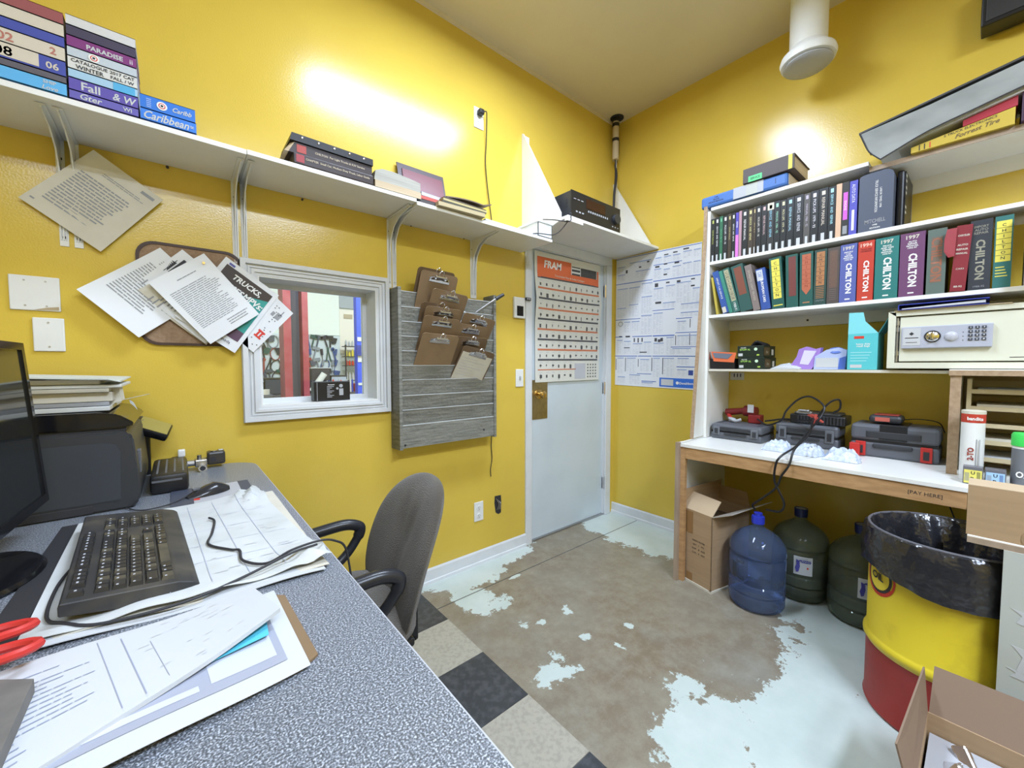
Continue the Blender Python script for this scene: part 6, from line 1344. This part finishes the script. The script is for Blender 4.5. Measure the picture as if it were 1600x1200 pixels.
# mouse and pad
solo('mouse_mat', 'small light grey mouse mat with dark strips beside the calendar', 'mouse mat', B((-2.955, -.60, D), (-2.745, -.40, D+.002)), C(.45, .45, .47), (-2.85, -.5, D))
part_ = bpy.data.objects['mouse_mat']
part('end_strip', B((-2.775, -.60, D+.0022), (-2.745, -.40, D+.003)), C(.06, .07, .10), part_); part('end_strip', B((-2.955, -.60, D+.0022), (-2.90, -.40, D+.003)), C(.06, .07, .10), part_)
bm = boxes(((-2.90, -.56, D+.0022), (-2.885, -.42, D+.003))); part('red_line', bm, M['inkr'], part_)
r = thing('computer_mouse', 'black wired computer mouse on the grey mat', 'mouse', (-2.862, -.505, D+.003), (0, 0, R(18)))
bm = NB(); n = 14; rings = []
for i in range(n+1):
    u = i/n; x = -.058+.116*u; hw = .031*max(.02, math.sin(math.pi*min(1, u*.86+.11)))**.55; hh = .036*max(.02, math.sin(math.pi*(u*.80+.10)))**.9*(.45+.75*u if u < .62 else 1)
    rings.append([bm.verts.new((x, hw*math.cos(a), max(0, hh*math.sin(a)))) for a in [math.pi*k/10 for k in range(11)]])
for p, q in zip(rings, rings[1:]):
    for k in range(10): bm.faces.new((p[k], p[k+1], q[k+1], q[k]))
    bm.faces.new((p[0], q[0], q[10], p[10]))
bm.faces.new(rings[0]); bm.faces.new(rings[-1])
part('shell', bm, mat('mouse_black', (.025, .025, .028), .22), r, True, local=True)
part('wheel', B((-.042, -.004, .018), (-.022, .004, .0265), .002), M['grey'], r, local=True)
bm = NB(); tube(bm, [(-2.915, -.52, D+.010), (-2.95, -.555, D+.004), (-3.0, -.585, D+.006), (-3.03, -.56, D+.004), (-3.06, -.50, D+.004)], .0018); part('cord', bm, M['ink'], r, True)
bm = NB(); pz = D+.018
tube(bm, [(-2.875, -.80, D+.014), (-2.865, -.83, D+.012), (-2.875, -.92, D+.012), (-2.885, -.99, D+.012), (-2.850, -1.05, D+.011), (-2.835, -1.07, D+.012), (-2.835, -1.13, D+.012), (-2.80, -1.175, D+.012), (-2.755, -1.185, D+.03), (-2.70, -1.185, D+.034), (-2.665, -1.17, D+.018), (-2.640, -1.16, D-.01), (-2.625, -1.15, D-.09)], .0026, 6)
tube(bm, [(-2.71, -1.20, D+.034), (-2.76, -1.20, D+.030), (-2.84, -1.215, D+.016), (-2.93, -1.235, D+.010), (-3.03, -1.225, D+.010), (-3.075, -1.19, D+.012), (-3.10, -1.15, D+.012), (-3.108, -1.02, D+.010), (-3.095, -.95, D+.020)], .0026, 6)
r = thing('usb_cable', 'black cord winding over the calendar and off the counter edge', 'cord', (-2.85, -1.1, D)); part('cord', bm, M['ink'], r, True)
# clipboard with job sheets in the foreground
r = thing('clipboard', 'brown clipboard under loose job sheets at the near end of the counter', 'clipboard', (-2.95, -1.40, D)); 
bm = NB(); q_ = [(-3.14, -1.32), (-2.812, -1.29), (-2.792, -1.31), (-2.786, -1.505), (-2.81, -1.52), (-3.13, -1.54)]; prism(bm, [(x, y, D) for x, y in q_], (0, 0, .0035)); part('board', bm, M['hard'], r)
def dsheet(name, label, pts, z, m, bulge=None, th=.0006, off=(0, 0)):
    s = Sheet(*[V((x, y, z)) for x, y in pts], bulge=bulge, th=th); s.n = V((0, 0, 1)); c = sum(s.c, V())/4
    r = thing(name, label, 'paper', c); part('sheet', s.bm(16, 10), m, r, True); return r, s
r, s = dsheet('job_sheet', 'lower job sheet with a grey form, showing along the near edge of the stack', [(-3.15, -1.33), (-2.805, -1.285), (-2.80, -1.525), (-3.10, -1.565)], D+.008, M['paper'], lambda u, v: .004*math.sin(u*5)+.002)
bm = NB(); s.mark(bm, .02, .05, .93, .86, .001, k=8); part('grey_form', bm, C(.34, .36, .44), r); bm = NB(); s.mark(bm, .66, .55, .90, .78, .0014, k=3); s.mark(bm, .3, .75, .62, .80, .0014, k=3); part('white_fields', bm, C(.55, .57, .66), r)
r_, s_ = dsheet('blue_slip', 'turquoise slip sticking out between the job sheets', [(-2.93, -1.41), (-2.83, -1.365), (-2.835, -1.43), (-2.935, -1.45)], D+.014, C(.10, .50, .65))
def lift(u, v): return .010+.022*max(0, u-.25)*v+.003*math.sin(u*7)
r, s = dsheet('job_sheet', 'top sheaf of job sheets with printed form and handwriting, near edge lifted', [(-3.16, -1.30), (-2.835, -1.272), (-2.815, -1.405), (-3.10, -1.545)], D+.006, M['paper'], lift, .006)
bm = NB(); s.lines(bm, .05, .40, .18, .92, 16, .18, .7, 6); s.mark(bm, .47, .10, .474, .95, k=1); s.mark(bm, .40, .05, .403, .95); s.mark(bm, .55, .3, .552, .9); part('printed_form', bm, C(.30, .33, .45), r)
bm = NB(); rnd = random.Random(6)
for k in range(26): u, v = rnd.uniform(.5, .92), rnd.uniform(.08, .9); s.mark(bm, u, v, u+rnd.uniform(.01, .04), v+.006, .0012)
part('handwriting', bm, M['inkl'], r)
# scissors and block
r = thing('scissors', 'scissors with red handles leaning at the near left corner of the counter', 'scissors', (-3.13, -1.27, D+.03))
for (cx, cy, zz) in ((-3.128, -1.238, D+.045), (-3.112, -1.305, D+.045)):
    bm = NB(); tube(bm, [(cx+.032*math.cos(a), cy+.024*math.sin(a), zz-.004*math.sin(a)) for a in [2*math.pi*k/14 for k in range(15)]], .0062, 8, 0); part('handle', bm, M['red'], r, True)
bm = NB(); prism(bm, [(-3.145, -1.245, D+.045), (-3.150, -1.258, D+.045), (-3.30, -1.32, D+.02), (-3.145, -1.27, D+.045)], (0, 0, .003)); prism(bm, [(-3.135, -1.305, D+.045), (-3.14, -1.292, D+.045), (-3.30, -1.25, D+.02), (-3.13, -1.28, D+.045)], (0, 0, .003)); part('blade', bm, M['steel'], r)
bm = NB(); prism(bm, [(-3.105, -1.350, D), (-3.072, -1.376, D), (-3.072, -1.50, D), (-3.16, -1.50, D), (-3.16, -1.345, D)], (0, 0, .036)); solo('wood_block', 'grey wooden block resting on the near left corner of the job sheets', 'block', bm, mat('grey_wood_block', (.17, .16, .15), .6, noise=(30, (.10, .095, .09), .6)), (-3.11, -1.42, D))
bm = NB(); tube(bm, [(-3.20, -1.30, D+.03), (-3.14, -1.33, D+.035), (-3.115, -1.355, D+.042)], .007, 8); solo('pencil', 'brass coloured pen stub beside the scissors', 'pen', bm, M['brass'], (-3.15, -1.33, D+.03), smooth=True)
# monitor
r = thing('monitor', 'black glossy monitor seen edge on at the left edge of the counter', 'monitor', (-3.24, -.86, D))
tl = R(-4); 
mm = Matrix.Translation((-3.215, -.86, 1.16)) @ Matrix.Rotation(R(-3), 4, 'Z') @ Matrix.Rotation(tl, 4, 'Y')
bm = NB(); box(bm, (-.022, -.255, -.195), (.0, .255, .195), .004, mm); box(bm, (-.045, -.15, -.12), (-.02, .15, .12), .01, mm); part('case', bm, M['darkgrey'], r)
bm = NB(); ringf = [((-.255, -.195), (.255, -.195), (.255, .195), (-.255, .195)), ((-.238, -.176), (.238, -.176), (.238, .178), (-.238, .178))]
for k in range(4):
    j = (k+1) % 4; o, i_ = ringf; pts = [mm @ V((.0, a, b)) for a, b in (o[k], o[j], i_[j], i_[k])]; prism(bm, pts, (mm.to_3x3() @ V((.006, 0, 0))))
part('bezel', bm, M['blackgloss'], r)
bm = NB(); box(bm, (.0, -.238, -.176), (.002, .238, .178), 0, mm); part('screen', bm, mat('dark_screen', (.015, .017, .018), .10, spec=.9), r)
bm = NB(); cyl(bm, (-3.25, -.86, D+.01), (-3.24, -.86, 1.08), .022, 14); part('neck', bm, M['blackgloss'], r, True)
bm = NB(); lathe(bm, [(1.0, 0), (1.02, .006), (.97, .012), (.4, .018), (0, .019)], n=40, mtx=Matrix.Translation((-3.255, -.885, D)) @ Matrix.Diagonal((.108, .145, 1, 1))); part('base', bm, M['blackgloss'], r, True)
# printer
r = thing('printer', 'bulky black office printer with glossy lid against the wall', 'printer', (-3.22, -.30, D))
bm = NB(); prism(bm, [(-3.42, -.515, D), (-3.040, -.515, D), (-3.022, -.515, D+.02), (-3.020, -.515, D+.06), (-3.030, -.515, D+.205), (-3.040, -.515, D+.222), (-3.055, -.515, D+.228), (-3.42, -.515, D+.228)], (0, .43, 0)); bmesh.ops.bevel(bm, geom=bm.edges[:], offset=.006, segments=2, affect='EDGES'); part('body', bm, M['darkgrey'], r, True)
bm = NB(); prism(bm, [(-3.40, -.5165, D+.030), (-3.062, -.5165, D+.030), (-3.058, -.5165, D+.17), (-3.068, -.5165, D+.19), (-3.09, -.5165, D+.197), (-3.40, -.5165, D+.197)], (0, .003, 0)); part('front_cover', bm, C(.040, .045, .055, .5), r)
part('side_latch', B((-3.030, -.46, D+.09), (-3.019, -.43, D+.16), .002), M['grey'], r)
bm = NB(); prism(bm, [(-3.42, -.51, D+.236), (-3.05, -.51, D+.236), (-3.026, -.51, D+.243), (-3.028, -.51, D+.250), (-3.06, -.51, D+.275), (-3.10, -.51, D+.283), (-3.42, -.51, D+.283)], (0, .42, 0)); bmesh.ops.bevel(bm, geom=bm.edges[:], offset=.004, segments=2, affect='EDGES'); part('lid', bm, M['blackgloss'], r, True)
part('lid_gap', B((-3.41, -.50, D+.226), (-3.045, -.10, D+.238)), M['ink'], r)
part('paper_slot', B((-3.30, -.517, D+.003), (-3.12, -.512, D+.024), .001), M['ink'], r)
# folders on the printer
z = D+.2845
for k, (x0, x1, t, m, nm, lb, cat) in enumerate(((-3.44, -3.080, .014, C(.60, .62, .62, .3), 'binder', 'white ring binder at the bottom of the pile on the printer', 'binder'), (-3.44, -3.082, .012, M['inkg'], 'folder', 'grey folder second in the pile on the printer', 'folder'), (-3.44, -3.075, .028, M['oldpaper'], 'paper_stack', 'thick cream paper stack in the middle of the pile on the printer', 'paper'),
        (-3.43, -3.08, .012, C(.52, .49, .40), 'folder', 'buff folder above the cream papers', 'folder'), (-3.43, -3.055, .010, C(.66, .66, .62), 'folder', 'off-white folder with bent corner near the top of the pile', 'folder'), (-3.44, -3.10, .016, C(.70, .71, .73), 'paper_stack', 'white paper stack near the top of the pile on the printer', 'paper'))):
    bm = B((x0, -.47+.01*(k % 3), z), (x1, -.14, z+t-.001), .002); solo(nm, lb, cat, bm, m, ((x0+x1)/2, -.3, z)); z += t
bm = NB(); prism(bm, [(-3.44, -.49, z+.012), (-3.078, -.49, z-.002), (-3.055, -.47, z-.010), (-3.055, -.12, z-.004), (-3.44, -.12, z+.014)], (0, 0, .004)); solo('folder', 'pale green-white cover lying askew on top of the pile', 'folder', bm, C(.62, .65, .60), (-3.25, -.3, z))
r = thing('paper_tab', 'frayed white paper corners with tape hanging off the pile by the wall', 'paper', (-3.06, -.3, z-.06))
bm = NB(); prism(bm, [(-3.09, -.40, z-.02), (-3.065, -.40, z-.02), (-3.06, -.40, z-.07), (-3.075, -.40, z-.075), (-3.09, -.40, z-.095), (-3.10, -.40, z-.09), (-3.085, -.40, z-.065)], (0, .10, 0)); part('corner', bm, M['oldpaper'], r)
bm = NB(); prism(bm, [(-3.07, -.36, z-.072), (-3.005, -.30, z-.058), (-3.00, -.29, z-.058), (-3.05, -.28, z-.070)], (0, 0, .001)); prism(bm, [(-3.048, -.33, z-.070), (-3.038, -.33, z-.082), (-3.030, -.33, z-.105), (-3.036, -.33, z-.095), (-3.046, -.33, z-.082)], (0, .008, 0)); part('strip', bm, M['paper'], r)
# black box (drive dock) and barcode scanner
r = thing('black_box', 'flat black metal box with ridged top beside the printer', 'box', (-2.96, -.24, D))
part('body', B((-3.005, -.41, D), (-2.908, -.10, D+.062), .012), M['black'], r, True)
bm = NB()
for k in range(4): box(bm, (-2.99+k*.022, -.38, D+.062), (-2.985+k*.022, -.14, D+.0635))
part('ridges', bm, M['grey'], r); part('front_step', B((-3.0, -.4125, D+.040), (-2.925, -.409, D+.046)), M['grey'], r)
r = thing('card_terminal', 'black payment terminal with tilted head on a short stand by the wall', 'terminal', (-3.02, -.06, D))
mm = Matrix.Translation((-3.005, -.09, D+.18)) @ Matrix.Rotation(R(26), 4, 'Y') @ Matrix.Rotation(R(24), 4, 'X')
bm = NB(); box(bm, (-.052, -.05, -.014), (.055, .045, .014), .008, mm); part('head', bm, M['blackgloss'], r, True)
bm = NB(); box(bm, (-.042, -.042, .0142), (.048, .038, .016), .001, mm); part('screen', bm, mat('olive_screen', (.33, .27, .07), .12), r)
bm = NB(); prism(bm, [(-3.055, -.09, D+.20), (-3.028, -.09, D+.215), (-3.04, -.09, D+.16), (-3.065, -.09, D+.155)], (0, .05, 0)); part('wedge', bm, C(.20, .17, .15), r)
bm = NB(); cyl(bm, (-3.028, -.055, D+.0), (-3.026, -.06, D+.16), .014, 12); cyl(bm, (-3.028, -.055, D+.09), (-3.026, -.055, D+.115), .012, 12); part('stand', bm, M['black'], r, True)
# car parts by the wall
r = thing('car_part', 'small aluminium and black valve housing lying by the wall', 'car part', (-2.82, -.08, D))
bm = NB(); box(bm, (-2.845, -.10, D+.012), (-2.785, -.045, D+.065), .008); part('black_housing', bm, mat('brown_black_housing', (.045, .04, .035), .35), r); bm = NB(); box(bm, (-2.885, -.115, D+.014), (-2.845, -.065, D+.042), .004); cyl(bm, (-2.91, -.09, D+.028), (-2.88, -.09, D+.028), .012, 14); cyl(bm, (-2.87, -.095, D+.03), (-2.87, -.095, D+.058), .007, 12); part('alloy_body', bm, M['steel'], r)
bm = NB(); cyl(bm, (-2.862, -.15, D+.014), (-2.862, -.105, D+.014), .014, 18); lathe(bm, [(.011, 0), (.013, .004)], (-2.822, -.085, D+.065), 14); part('ring', bm, M['chrome'], r, True); bm = NB(); cyl(bm, (-2.862, -.1515, D+.014), (-2.862, -.150, D+.014), .009, 16); cyl(bm, (-2.825, -.103, D+.035), (-2.825, -.099, D+.035), .010, 12); part('bore', bm, M['ink'], r)
part('sticker', B((-2.805, -.075, D+.065), (-2.79, -.055, D+.0665)), M['paper'], r)
r = thing('car_part', 'small white and black clip part behind the flat black box', 'car part', (-2.93, -.04, D)); bm = NB(); box(bm, (-2.955, -.05, D), (-2.915, -.02, D+.05), .004); part('black_body', bm, M['black'], r); part('white_head', B((-2.935, -.052, D+.05), (-2.912, -.022, D+.078), .004), M['white'], r)

# ------------------------------------------------------------------ office chair
ch = thing('office_chair', 'worn grey-brown fabric office chair with black loop arms at the counter', 'chair', (-2.524, -.747, .003), (0, 0, R(174.5)))
FB = mat('worn_grey_fabric', (.085, .073, .057), .95, spec=.2, noise=(5, (.15, .135, .115), .8, 6, (.35, .75)), bump=(260, .5), sheen=.25)
bm = NB(); nu, nv = 22, 34; front, back = [], []
for j in range(nv+1):
    v = (1-math.cos(math.pi*j/nv))/2; zc = .385+.500*v; t_ = 2*v-1
    hw = (.262 if v < .45 else .262-.020*((v-.45)/.55)**1.5)*max(0.0, 1-abs(t_)**3.0)**.45
    xc = -.150-.178*v+.03*math.sin(math.pi*v*.9)
    fr, bk_ = [], []
    for i in range(nu+1):
        u = 2*i/nu-1; th_ = .030*(max(0, 1-abs(u)**4))**.5*max(.0, 1-abs(t_)**6)**.5
        curve = .045*(u*hw/.262)**2; crease = -.016*math.exp(-((u)/.16)**2)*math.exp(-((v-.30)/.25)**2)-.012*math.exp(-((abs(u)-.45*max(0, v-.35))/.14)**2)*math.exp(-((v-.62)/.2)**2)
        fr.append(bm.verts.new((xc+curve+th_*.9+crease, u*hw, zc))); bk_.append(bm.verts.new((xc+curve-th_*.9-.004, u*hw, zc)))
    front.append(fr); back.append(bk_)
for j in range(nv):
    for i in range(nu):
        bm.faces.new((front[j][i], front[j][i+1], front[j+1][i+1], front[j+1][i])); bm.faces.new((back[j][i+1], back[j][i], back[j+1][i], back[j+1][i+1]))
    for i in (0, nu): bm.faces.new((front[j][i], front[j+1][i], back[j+1][i], back[j][i]))
for j in (0, nv):
    for i in range(nu): bm.faces.new((front[j][i], front[j][i+1], back[j][i+1], back[j][i]))
bmesh.ops.remove_doubles(bm, verts=bm.verts, dist=.0004)
part('backrest', bm, FB, ch, True, local=True)
bm = NB(); rings = []
for k, (z, q) in enumerate(((.415, .80), (.42, .93), (.445, 1.0), (.475, 1.0), (.492, .92), (.498, .70), (.49, .0))):
    rings.append([bm.verts.new((.02+.235*q*math.copysign(abs(math.cos(a))**.7, math.cos(a)), .25*q*math.copysign(abs(math.sin(a))**.7, math.sin(a)), z)) for a in [2*math.pi*i/32 for i in range(32)]])
for p, q in zip(rings, rings[1:]):
    for i in range(32): bm.faces.new((p[i], p[(i+1) % 32], q[(i+1) % 32], q[i]))
bm.faces.new(rings[0]); bmesh.ops.remove_doubles(bm, verts=bm.verts, dist=.0004); part('seat', bm, FB, ch, True, local=True)
part('seat_pan', B((-.18, -.18, .385), (.20, .18, .415), .01), M['black'], ch, local=True)
part('back_bar', B((-.245, -.04, .30), (-.215, .04, .52), .008), M['black'], ch, local=True); part('back_bar', B((-.24, -.04, .30), (.0, .04, .325), .006), M['black'], ch, local=True)
AM = mat('arm_black', (.022, .023, .028), .30)
for sy in (-1, 1):
    bm = NB(); tube(bm, [(.13, sy*.232, 0.660), (.0, sy*.232, 0.675), (-.06, sy*.232, 0.677), (-.100, sy*.232, 0.665), (-.112, sy*.232, .650), (-.10, sy*.232, .615), (-.05, sy*.225, .555), (.04, sy*.205, .50), (.10, sy*.20, .44), (.10, sy*.16, .40)], lambda t: .021 if t < .55 else .017, 10, 6)
    bm2 = NB(); tube(bm2, [(.13, sy*.232, 0.660), (.155, sy*.232, .64), (.13, sy*.225, .56), (.10, sy*.20, .44)], .018, 10, 6)
    join(bm, bm2); part('armrest', bm, AM, ch, True, local=True)
bm = NB(); cyl(bm, (0, 0, .12), (0, 0, .39), .027, 16); cyl(bm, (0, 0, .07), (0, 0, .14), .04, 16); part('gas_column', bm, M['black'], ch, True, local=True)
for k in range(5):
    a = 2*math.pi*k/5; d_ = V((math.cos(a), math.sin(a), 0))
    bm = NB(); tube(bm, [d_*.03+V((0, 0, .10)), d_*.16+V((0, 0, .09)), d_*.28+V((0, 0, .07))], .018, 8, 3); lg = part('leg', bm, M['black'], ch, True, local=True)
    bm = NB(); n_ = V((-d_.y, d_.x, 0)); cyl(bm, d_*.29-n_*.022+V((0, 0, .026)), d_*.29+n_*.022+V((0, 0, .026)), .026, 14); part('caster', bm, M['black'], lg, True, local=True)
# ------------------------------------------------------------------ the workshop seen through the window
SX0, SX1, SY = -4.6, 1.6, 5.0
WW = mat('workshop_white', (.74, .80, .78), .5, noise=(3, (.66, .72, .70), .5))
solo('floor_workshop', None, None, B((SX0, .14, -.08), (SX1, SY, 0)), mat('workshop_floor', (.25, .25, .25), .5), kind='structure')
solo('ceiling_workshop', None, None, B((SX0, .14, 4.4), (SX1, SY+.1, 4.5)), WW, kind='structure')
solo('wall_workshop', None, None, boxes(((SX0, SY, 0), (SX1, SY+.1, 4.4)), ((SX0-.1, .14, 0), (SX0, SY+.1, 4.4)), ((SX1, .14, 0), (SX1+.1, SY+.1, 4.4))), WW, kind='structure')
solo('wall_board', 'big white sheet panel on the workshop wall between the columns', 'panel', B((-1.345, SY-.03, 1.80), (-.795, SY-.001, 3.4)), C(.80, .86, .82), (-1.07, SY, 1.8))
solo('cream_panel', 'cream wall panel right of the white one in the workshop', 'panel', B((-.79, SY-.02, 1.50), (-.30, SY-.001, 2.25)), C(.84, .80, .72), (-.5, SY, 1.5))
solo('roller_panel', 'grey slatted panel at the top right of the workshop wall', 'panel', B((-.79, SY-.03, 2.27), (-.30, SY-.001, 3.2)), C(.38, .42, .46), (-.5, SY, 2.3))
solo('wall_label', 'small tan label plate on the cream workshop panel', 'sign', B((-.72, SY-.035, 2.10), (-.58, SY-.021, 2.17)), C(.50, .42, .30), (-.65, SY, 2.1))
# two lift columns
r = thing('lift_column', 'tall red vehicle lift column with dark channel in the workshop', 'vehicle lift', (-1.9, 2.9, 0)); RD = mat('faded_red_paint', (.27, .045, .075), .5, noise=(8, (.34, .12, .15), .6))
part('flange', B((-2.03, 2.80, .0), (-1.955, 3.05, 3.6)), RD, r); part('flange', B((-1.845, 2.80, .0), (-1.785, 3.05, 3.6)), RD, r); part('channel', B((-1.955, 2.95, .0), (-1.845, 3.0, 3.6)), mat('channel_dark', (.07, .09, .17), .4, noise=((40, 40, 1), (.17, .20, .31), .6)), r)
bm = NB()
for k in range(6): box(bm, (-1.95, 2.90, 2.22+k*.03), (-1.85, 2.93, 2.235+k*.03))
part('slot_rung', bm, M['ink'], r); part('base_plate', B((-2.1, 2.75, 0), (-1.7, 3.1, .03)), RD, r)
r = thing('lift_column', 'narrow bright blue post at the right of the workshop view', 'post', (-1.14, 3.0, 0)); part('post', B((-1.20, 2.95, 0), (-1.10, 3.05, 3.6)), C(.06, .10, .62), r)
for k, (z, t) in enumerate(((1.60, .05), (1.34, .10), (1.05, .03))): part('label', B((-1.195, 2.945, z), (-1.12, 2.949, z+t)), M['paper'], r)
part('dark_clamp', B((-1.21, 2.93, 1.42), (-1.09, 2.95, 1.55)), C(.04, .05, .25), r)
pg = solo('pegboard', 'white pegboard covered with hanging hand tools in the workshop', 'pegboard', B((-2.4, SY-.05, .95), (-.80, SY-.002, 1.79)), C(.62, .70, .76), (-1.6, SY, .95))
rnd = random.Random(17); TC = [C(.02, .025, .04), C(.08, .10, .14), C(.25, .28, .33), C(.02, .025, .045), C(.03, .10, .09), C(.03, .03, .06), C(.10, .11, .16), C(.30, .06, .06), C(.05, .10, .30)]; TN = ['black', 'slate', 'grey', 'black', 'dark green', 'black', 'slate', 'red', 'blue']
ordl = ordn+['twenty-sixth', 'twenty-seventh', 'twenty-eighth', 'twenty-ninth', 'thirtieth']
protos = []
for k in range(6):
    bm = NB()
    if k == 0: box(bm, (-.012, -.01, -.22), (.012, .01, 0)); lathe(bm, [(.028, -.01), (.028, .01)], n=10, mtx=Matrix.Rotation(R(90), 4, 'X'))
    if k == 1:
        for s in (-1, 1): prism(bm, [(0, -.008, -.03), (s*.012, -.008, -.03), (s*.045, -.008, -.20), (s*.025, -.008, -.20)], (0, .016, 0))
        box(bm, (-.014, -.008, -.04), (.014, .008, .03))
    if k == 2: box(bm, (-.01, -.01, -.16), (.01, .01, 0)); box(bm, (-.06, -.015, -.02), (.05, .015, .03))
    if k == 3: tube(bm, [(0, 0, 0), (-.06, 0, -.05), (-.07, 0, -.14), (-.02, 0, -.19), (.04, 0, -.15), (.05, 0, -.06), (.01, 0, 0)], .008, 6, 3)
    if k == 4: box(bm, (-.018, -.015, -.10), (.018, .015, 0), .004); box(bm, (-.004, -.004, -.24), (.004, .004, -.10))
    if k == 5: prism(bm, [(-.05, -.01, 0), (.05, -.01, 0), (.035, -.01, -.09), (-.03, -.01, -.10)], (0, .02, 0))
    protos.append(bm)
meshes = {}
nt_ = 0
for row, z in enumerate((1.765, 1.58, 1.40, 1.22)):
    x = -2.36
    while x < -.86:
        k = rnd.randrange(6); ci = rnd.randrange(len(TC)); c = TC[ci]; cnt = cnt+1 if x > -2.36 else 0
        if (k, c.name) not in meshes:
            me = bpy.data.meshes.new('tool'); protos[k].to_mesh(me); me.materials.append(c); meshes[(k, c.name)] = me
        o = bpy.data.objects.new('hand_tool', meshes[(k, c.name)]); link(o); o.location = (x, SY-.07, z-.01); o.rotation_euler = (0, rnd.uniform(-.3, .3), 0)
        o['label'] = '%s %s, %s from the left in the %s row of the workshop pegboard' % (TN[ci], ('wrench', 'pliers', 'hammer', 'clamp', 'screwdriver', 'scraper')[k], ordl[cnt], ('top', 'second', 'third', 'bottom')[row]); o['category'] = 'hand tool'; o['group'] = 'hand tools on the workshop pegboard'; nt_ += 1
        x += rnd.uniform(.055, .10)
# workshop bench with clutter
r = thing('workshop_bench', 'dark cluttered workbench below the pegboard', 'workbench', (-1.7, 4.5, 0)); part('top', B((-2.9, 4.2, .84), (-.80, 4.9, .89)), C(.10, .10, .12), r)
for x in (-2.85, -1.8, -.85): part('leg', B((x-.03, 4.25, 0), (x+.03, 4.85, .84)), C(.08, .08, .10), r)
cl = [('crate', 'stack', (-2.2, .35, .18), C(.30, .33, .42)), ('toolbox', '', (-1.86, .28, .22), C(.05, .06, .09)), ('machine', '', (-1.28, .26, .36), C(.05, .05, .07)), ('bin', '', (-1.02, .22, .24), C(.42, .48, .58)), ('can', '', (-1.55, .12, .25), C(.07, .08, .12)), ('carton', '', (-2.5, .25, .3), C(.12, .13, .18))]
for k, (nm, _, (x, w, h), c) in enumerate(cl):
    r = thing('storage_'+nm, ('blue-grey crate at the left of the workshop bench', 'black toolbox beside the red column base', 'dark machine with slanted roller on the workshop bench', 'pale blue bin at the right end of the workshop bench', 'dark can on the workshop bench', 'dark carton at the far left of the workshop bench')[k], nm, (x, 4.4, .89))
    part('body', B((x-w/2, 4.3, .891), (x+w/2, 4.55, .891+h), .01), c, r); part('lid', B((x-w/2-.01, 4.29, .891+h), (x+w/2+.01, 4.56, .905+h), .003), M['darkgrey'] if k % 2 else M['lgrey'], r)
bm = NB(); cyl(bm, (-1.42, 4.25, .92), (-1.25, 4.22, 1.18), .045, 16); solo('paper_roll', 'white tilted roll on the workshop bench', 'roll', bm, M['white'], (-1.35, 4.25, .89), smooth=True)
rnd = random.Random(5)
for k in range(14):
    x = rnd.uniform(-1.25, -.86); z = .89; h = rnd.uniform(.08, .2); w = rnd.uniform(.03, .06)
    x = -1.22+k*.028; 
    bm = NB(); cyl(bm, (x, 4.2, .891), (x, 4.2, .891+h), .013, 8); cyl(bm, (x, 4.2, .891+h), (x, 4.2, .905+h), .006, 8)
    o = solo('small_bottle', 'tiny %s bottle, %s from the left on the workshop bench edge' % (('white', 'blue', 'grey', 'red')[k % 4], ordl[k]), 'bottle', bm, (M['paper'], M['blue'], M['lgrey'], M['inkr'])[k % 4], (x, 4.2, .89), group='tiny bottles on the workshop bench')
r = thing('shelf_rack', 'black wall rack of bottles right of the workshop pegboard', 'rack', (-.62, 4.8, .8))
for z in (1.05, 1.30, 1.45, 1.62): part('shelf', B((-.79, 4.72, z-.012), (-.42, 4.9, z)), C(.04, .04, .05), r)
for x in (-.79, -.43): part('post', B((x, 4.72, .6), (x+.02, 4.74, 1.64)), C(.04, .04, .05), r)
cc = [M['paper'], C(.10, .18, .45), C(.02, .02, .03), C(.45, .48, .52), C(.72, .60, .10), M['inkr']]
n = 0
for z, h in ((1.05, .20), (1.30, .11), (1.45, .12), (1.62, .11)):
    for k in range(7):
        x = -.755+k*.052; hh = h*rnd.uniform(.6, 1); bm = NB(); cyl(bm, (x, 4.78, z+.0005), (x, 4.78, z+hh*.75), .019, 8); cyl(bm, (x, 4.78, z+hh*.75), (x, 4.78, z+hh), .009, 8)
        solo('bottle', 'small %s bottle, %s from left on the %s shelf of the workshop rack' % (('white', 'blue', 'black', 'grey', 'yellow', 'red')[(n*5+k) % 6], ordl[k], {1.05: 'lowest', 1.30: 'second', 1.45: 'third', 1.62: 'top'}[z]), 'bottle', bm, cc[(n*5+k) % 6], (x, 4.78, z), group='bottles on the workshop rack'); n += 1
r = thing('red_cabinet', 'red drum and yellow jug below the workshop rack', 'container', (-.6, 4.6, 0)); part('body', B((-.72, 4.5, 0), (-.44, 4.8, 1.0), .01), C(.45, .05, .06), r); part('label', B((-.66, 4.495, .80), (-.54, 4.499, .90)), M['paper'], r)
r = thing('parts_washer', 'grey machine with round white cap at the far left of the workshop view', 'machine', (-2.0, 3.4, 0)); part('body', B((-2.32, 3.2, 0), (-2.06, 3.5, .96), .02), C(.10, .11, .14), r); bm = NB(); cyl(bm, (-2.15, 3.3, .96), (-2.15, 3.3, 1.02), .05, 16); part('cap', bm, M['white'], r, True)
# outside of the office: unseen lamp added to light the workshop
r = thing('added_workshop_lamp', 'long unseen fluorescent lamp added under the workshop ceiling to light it', 'lamp', (-1.2, 1.5, 4.1)); part('housing', B((-2.9, .9, 4.05), (.5, 2.1, 4.12), .01), M['white'], r)
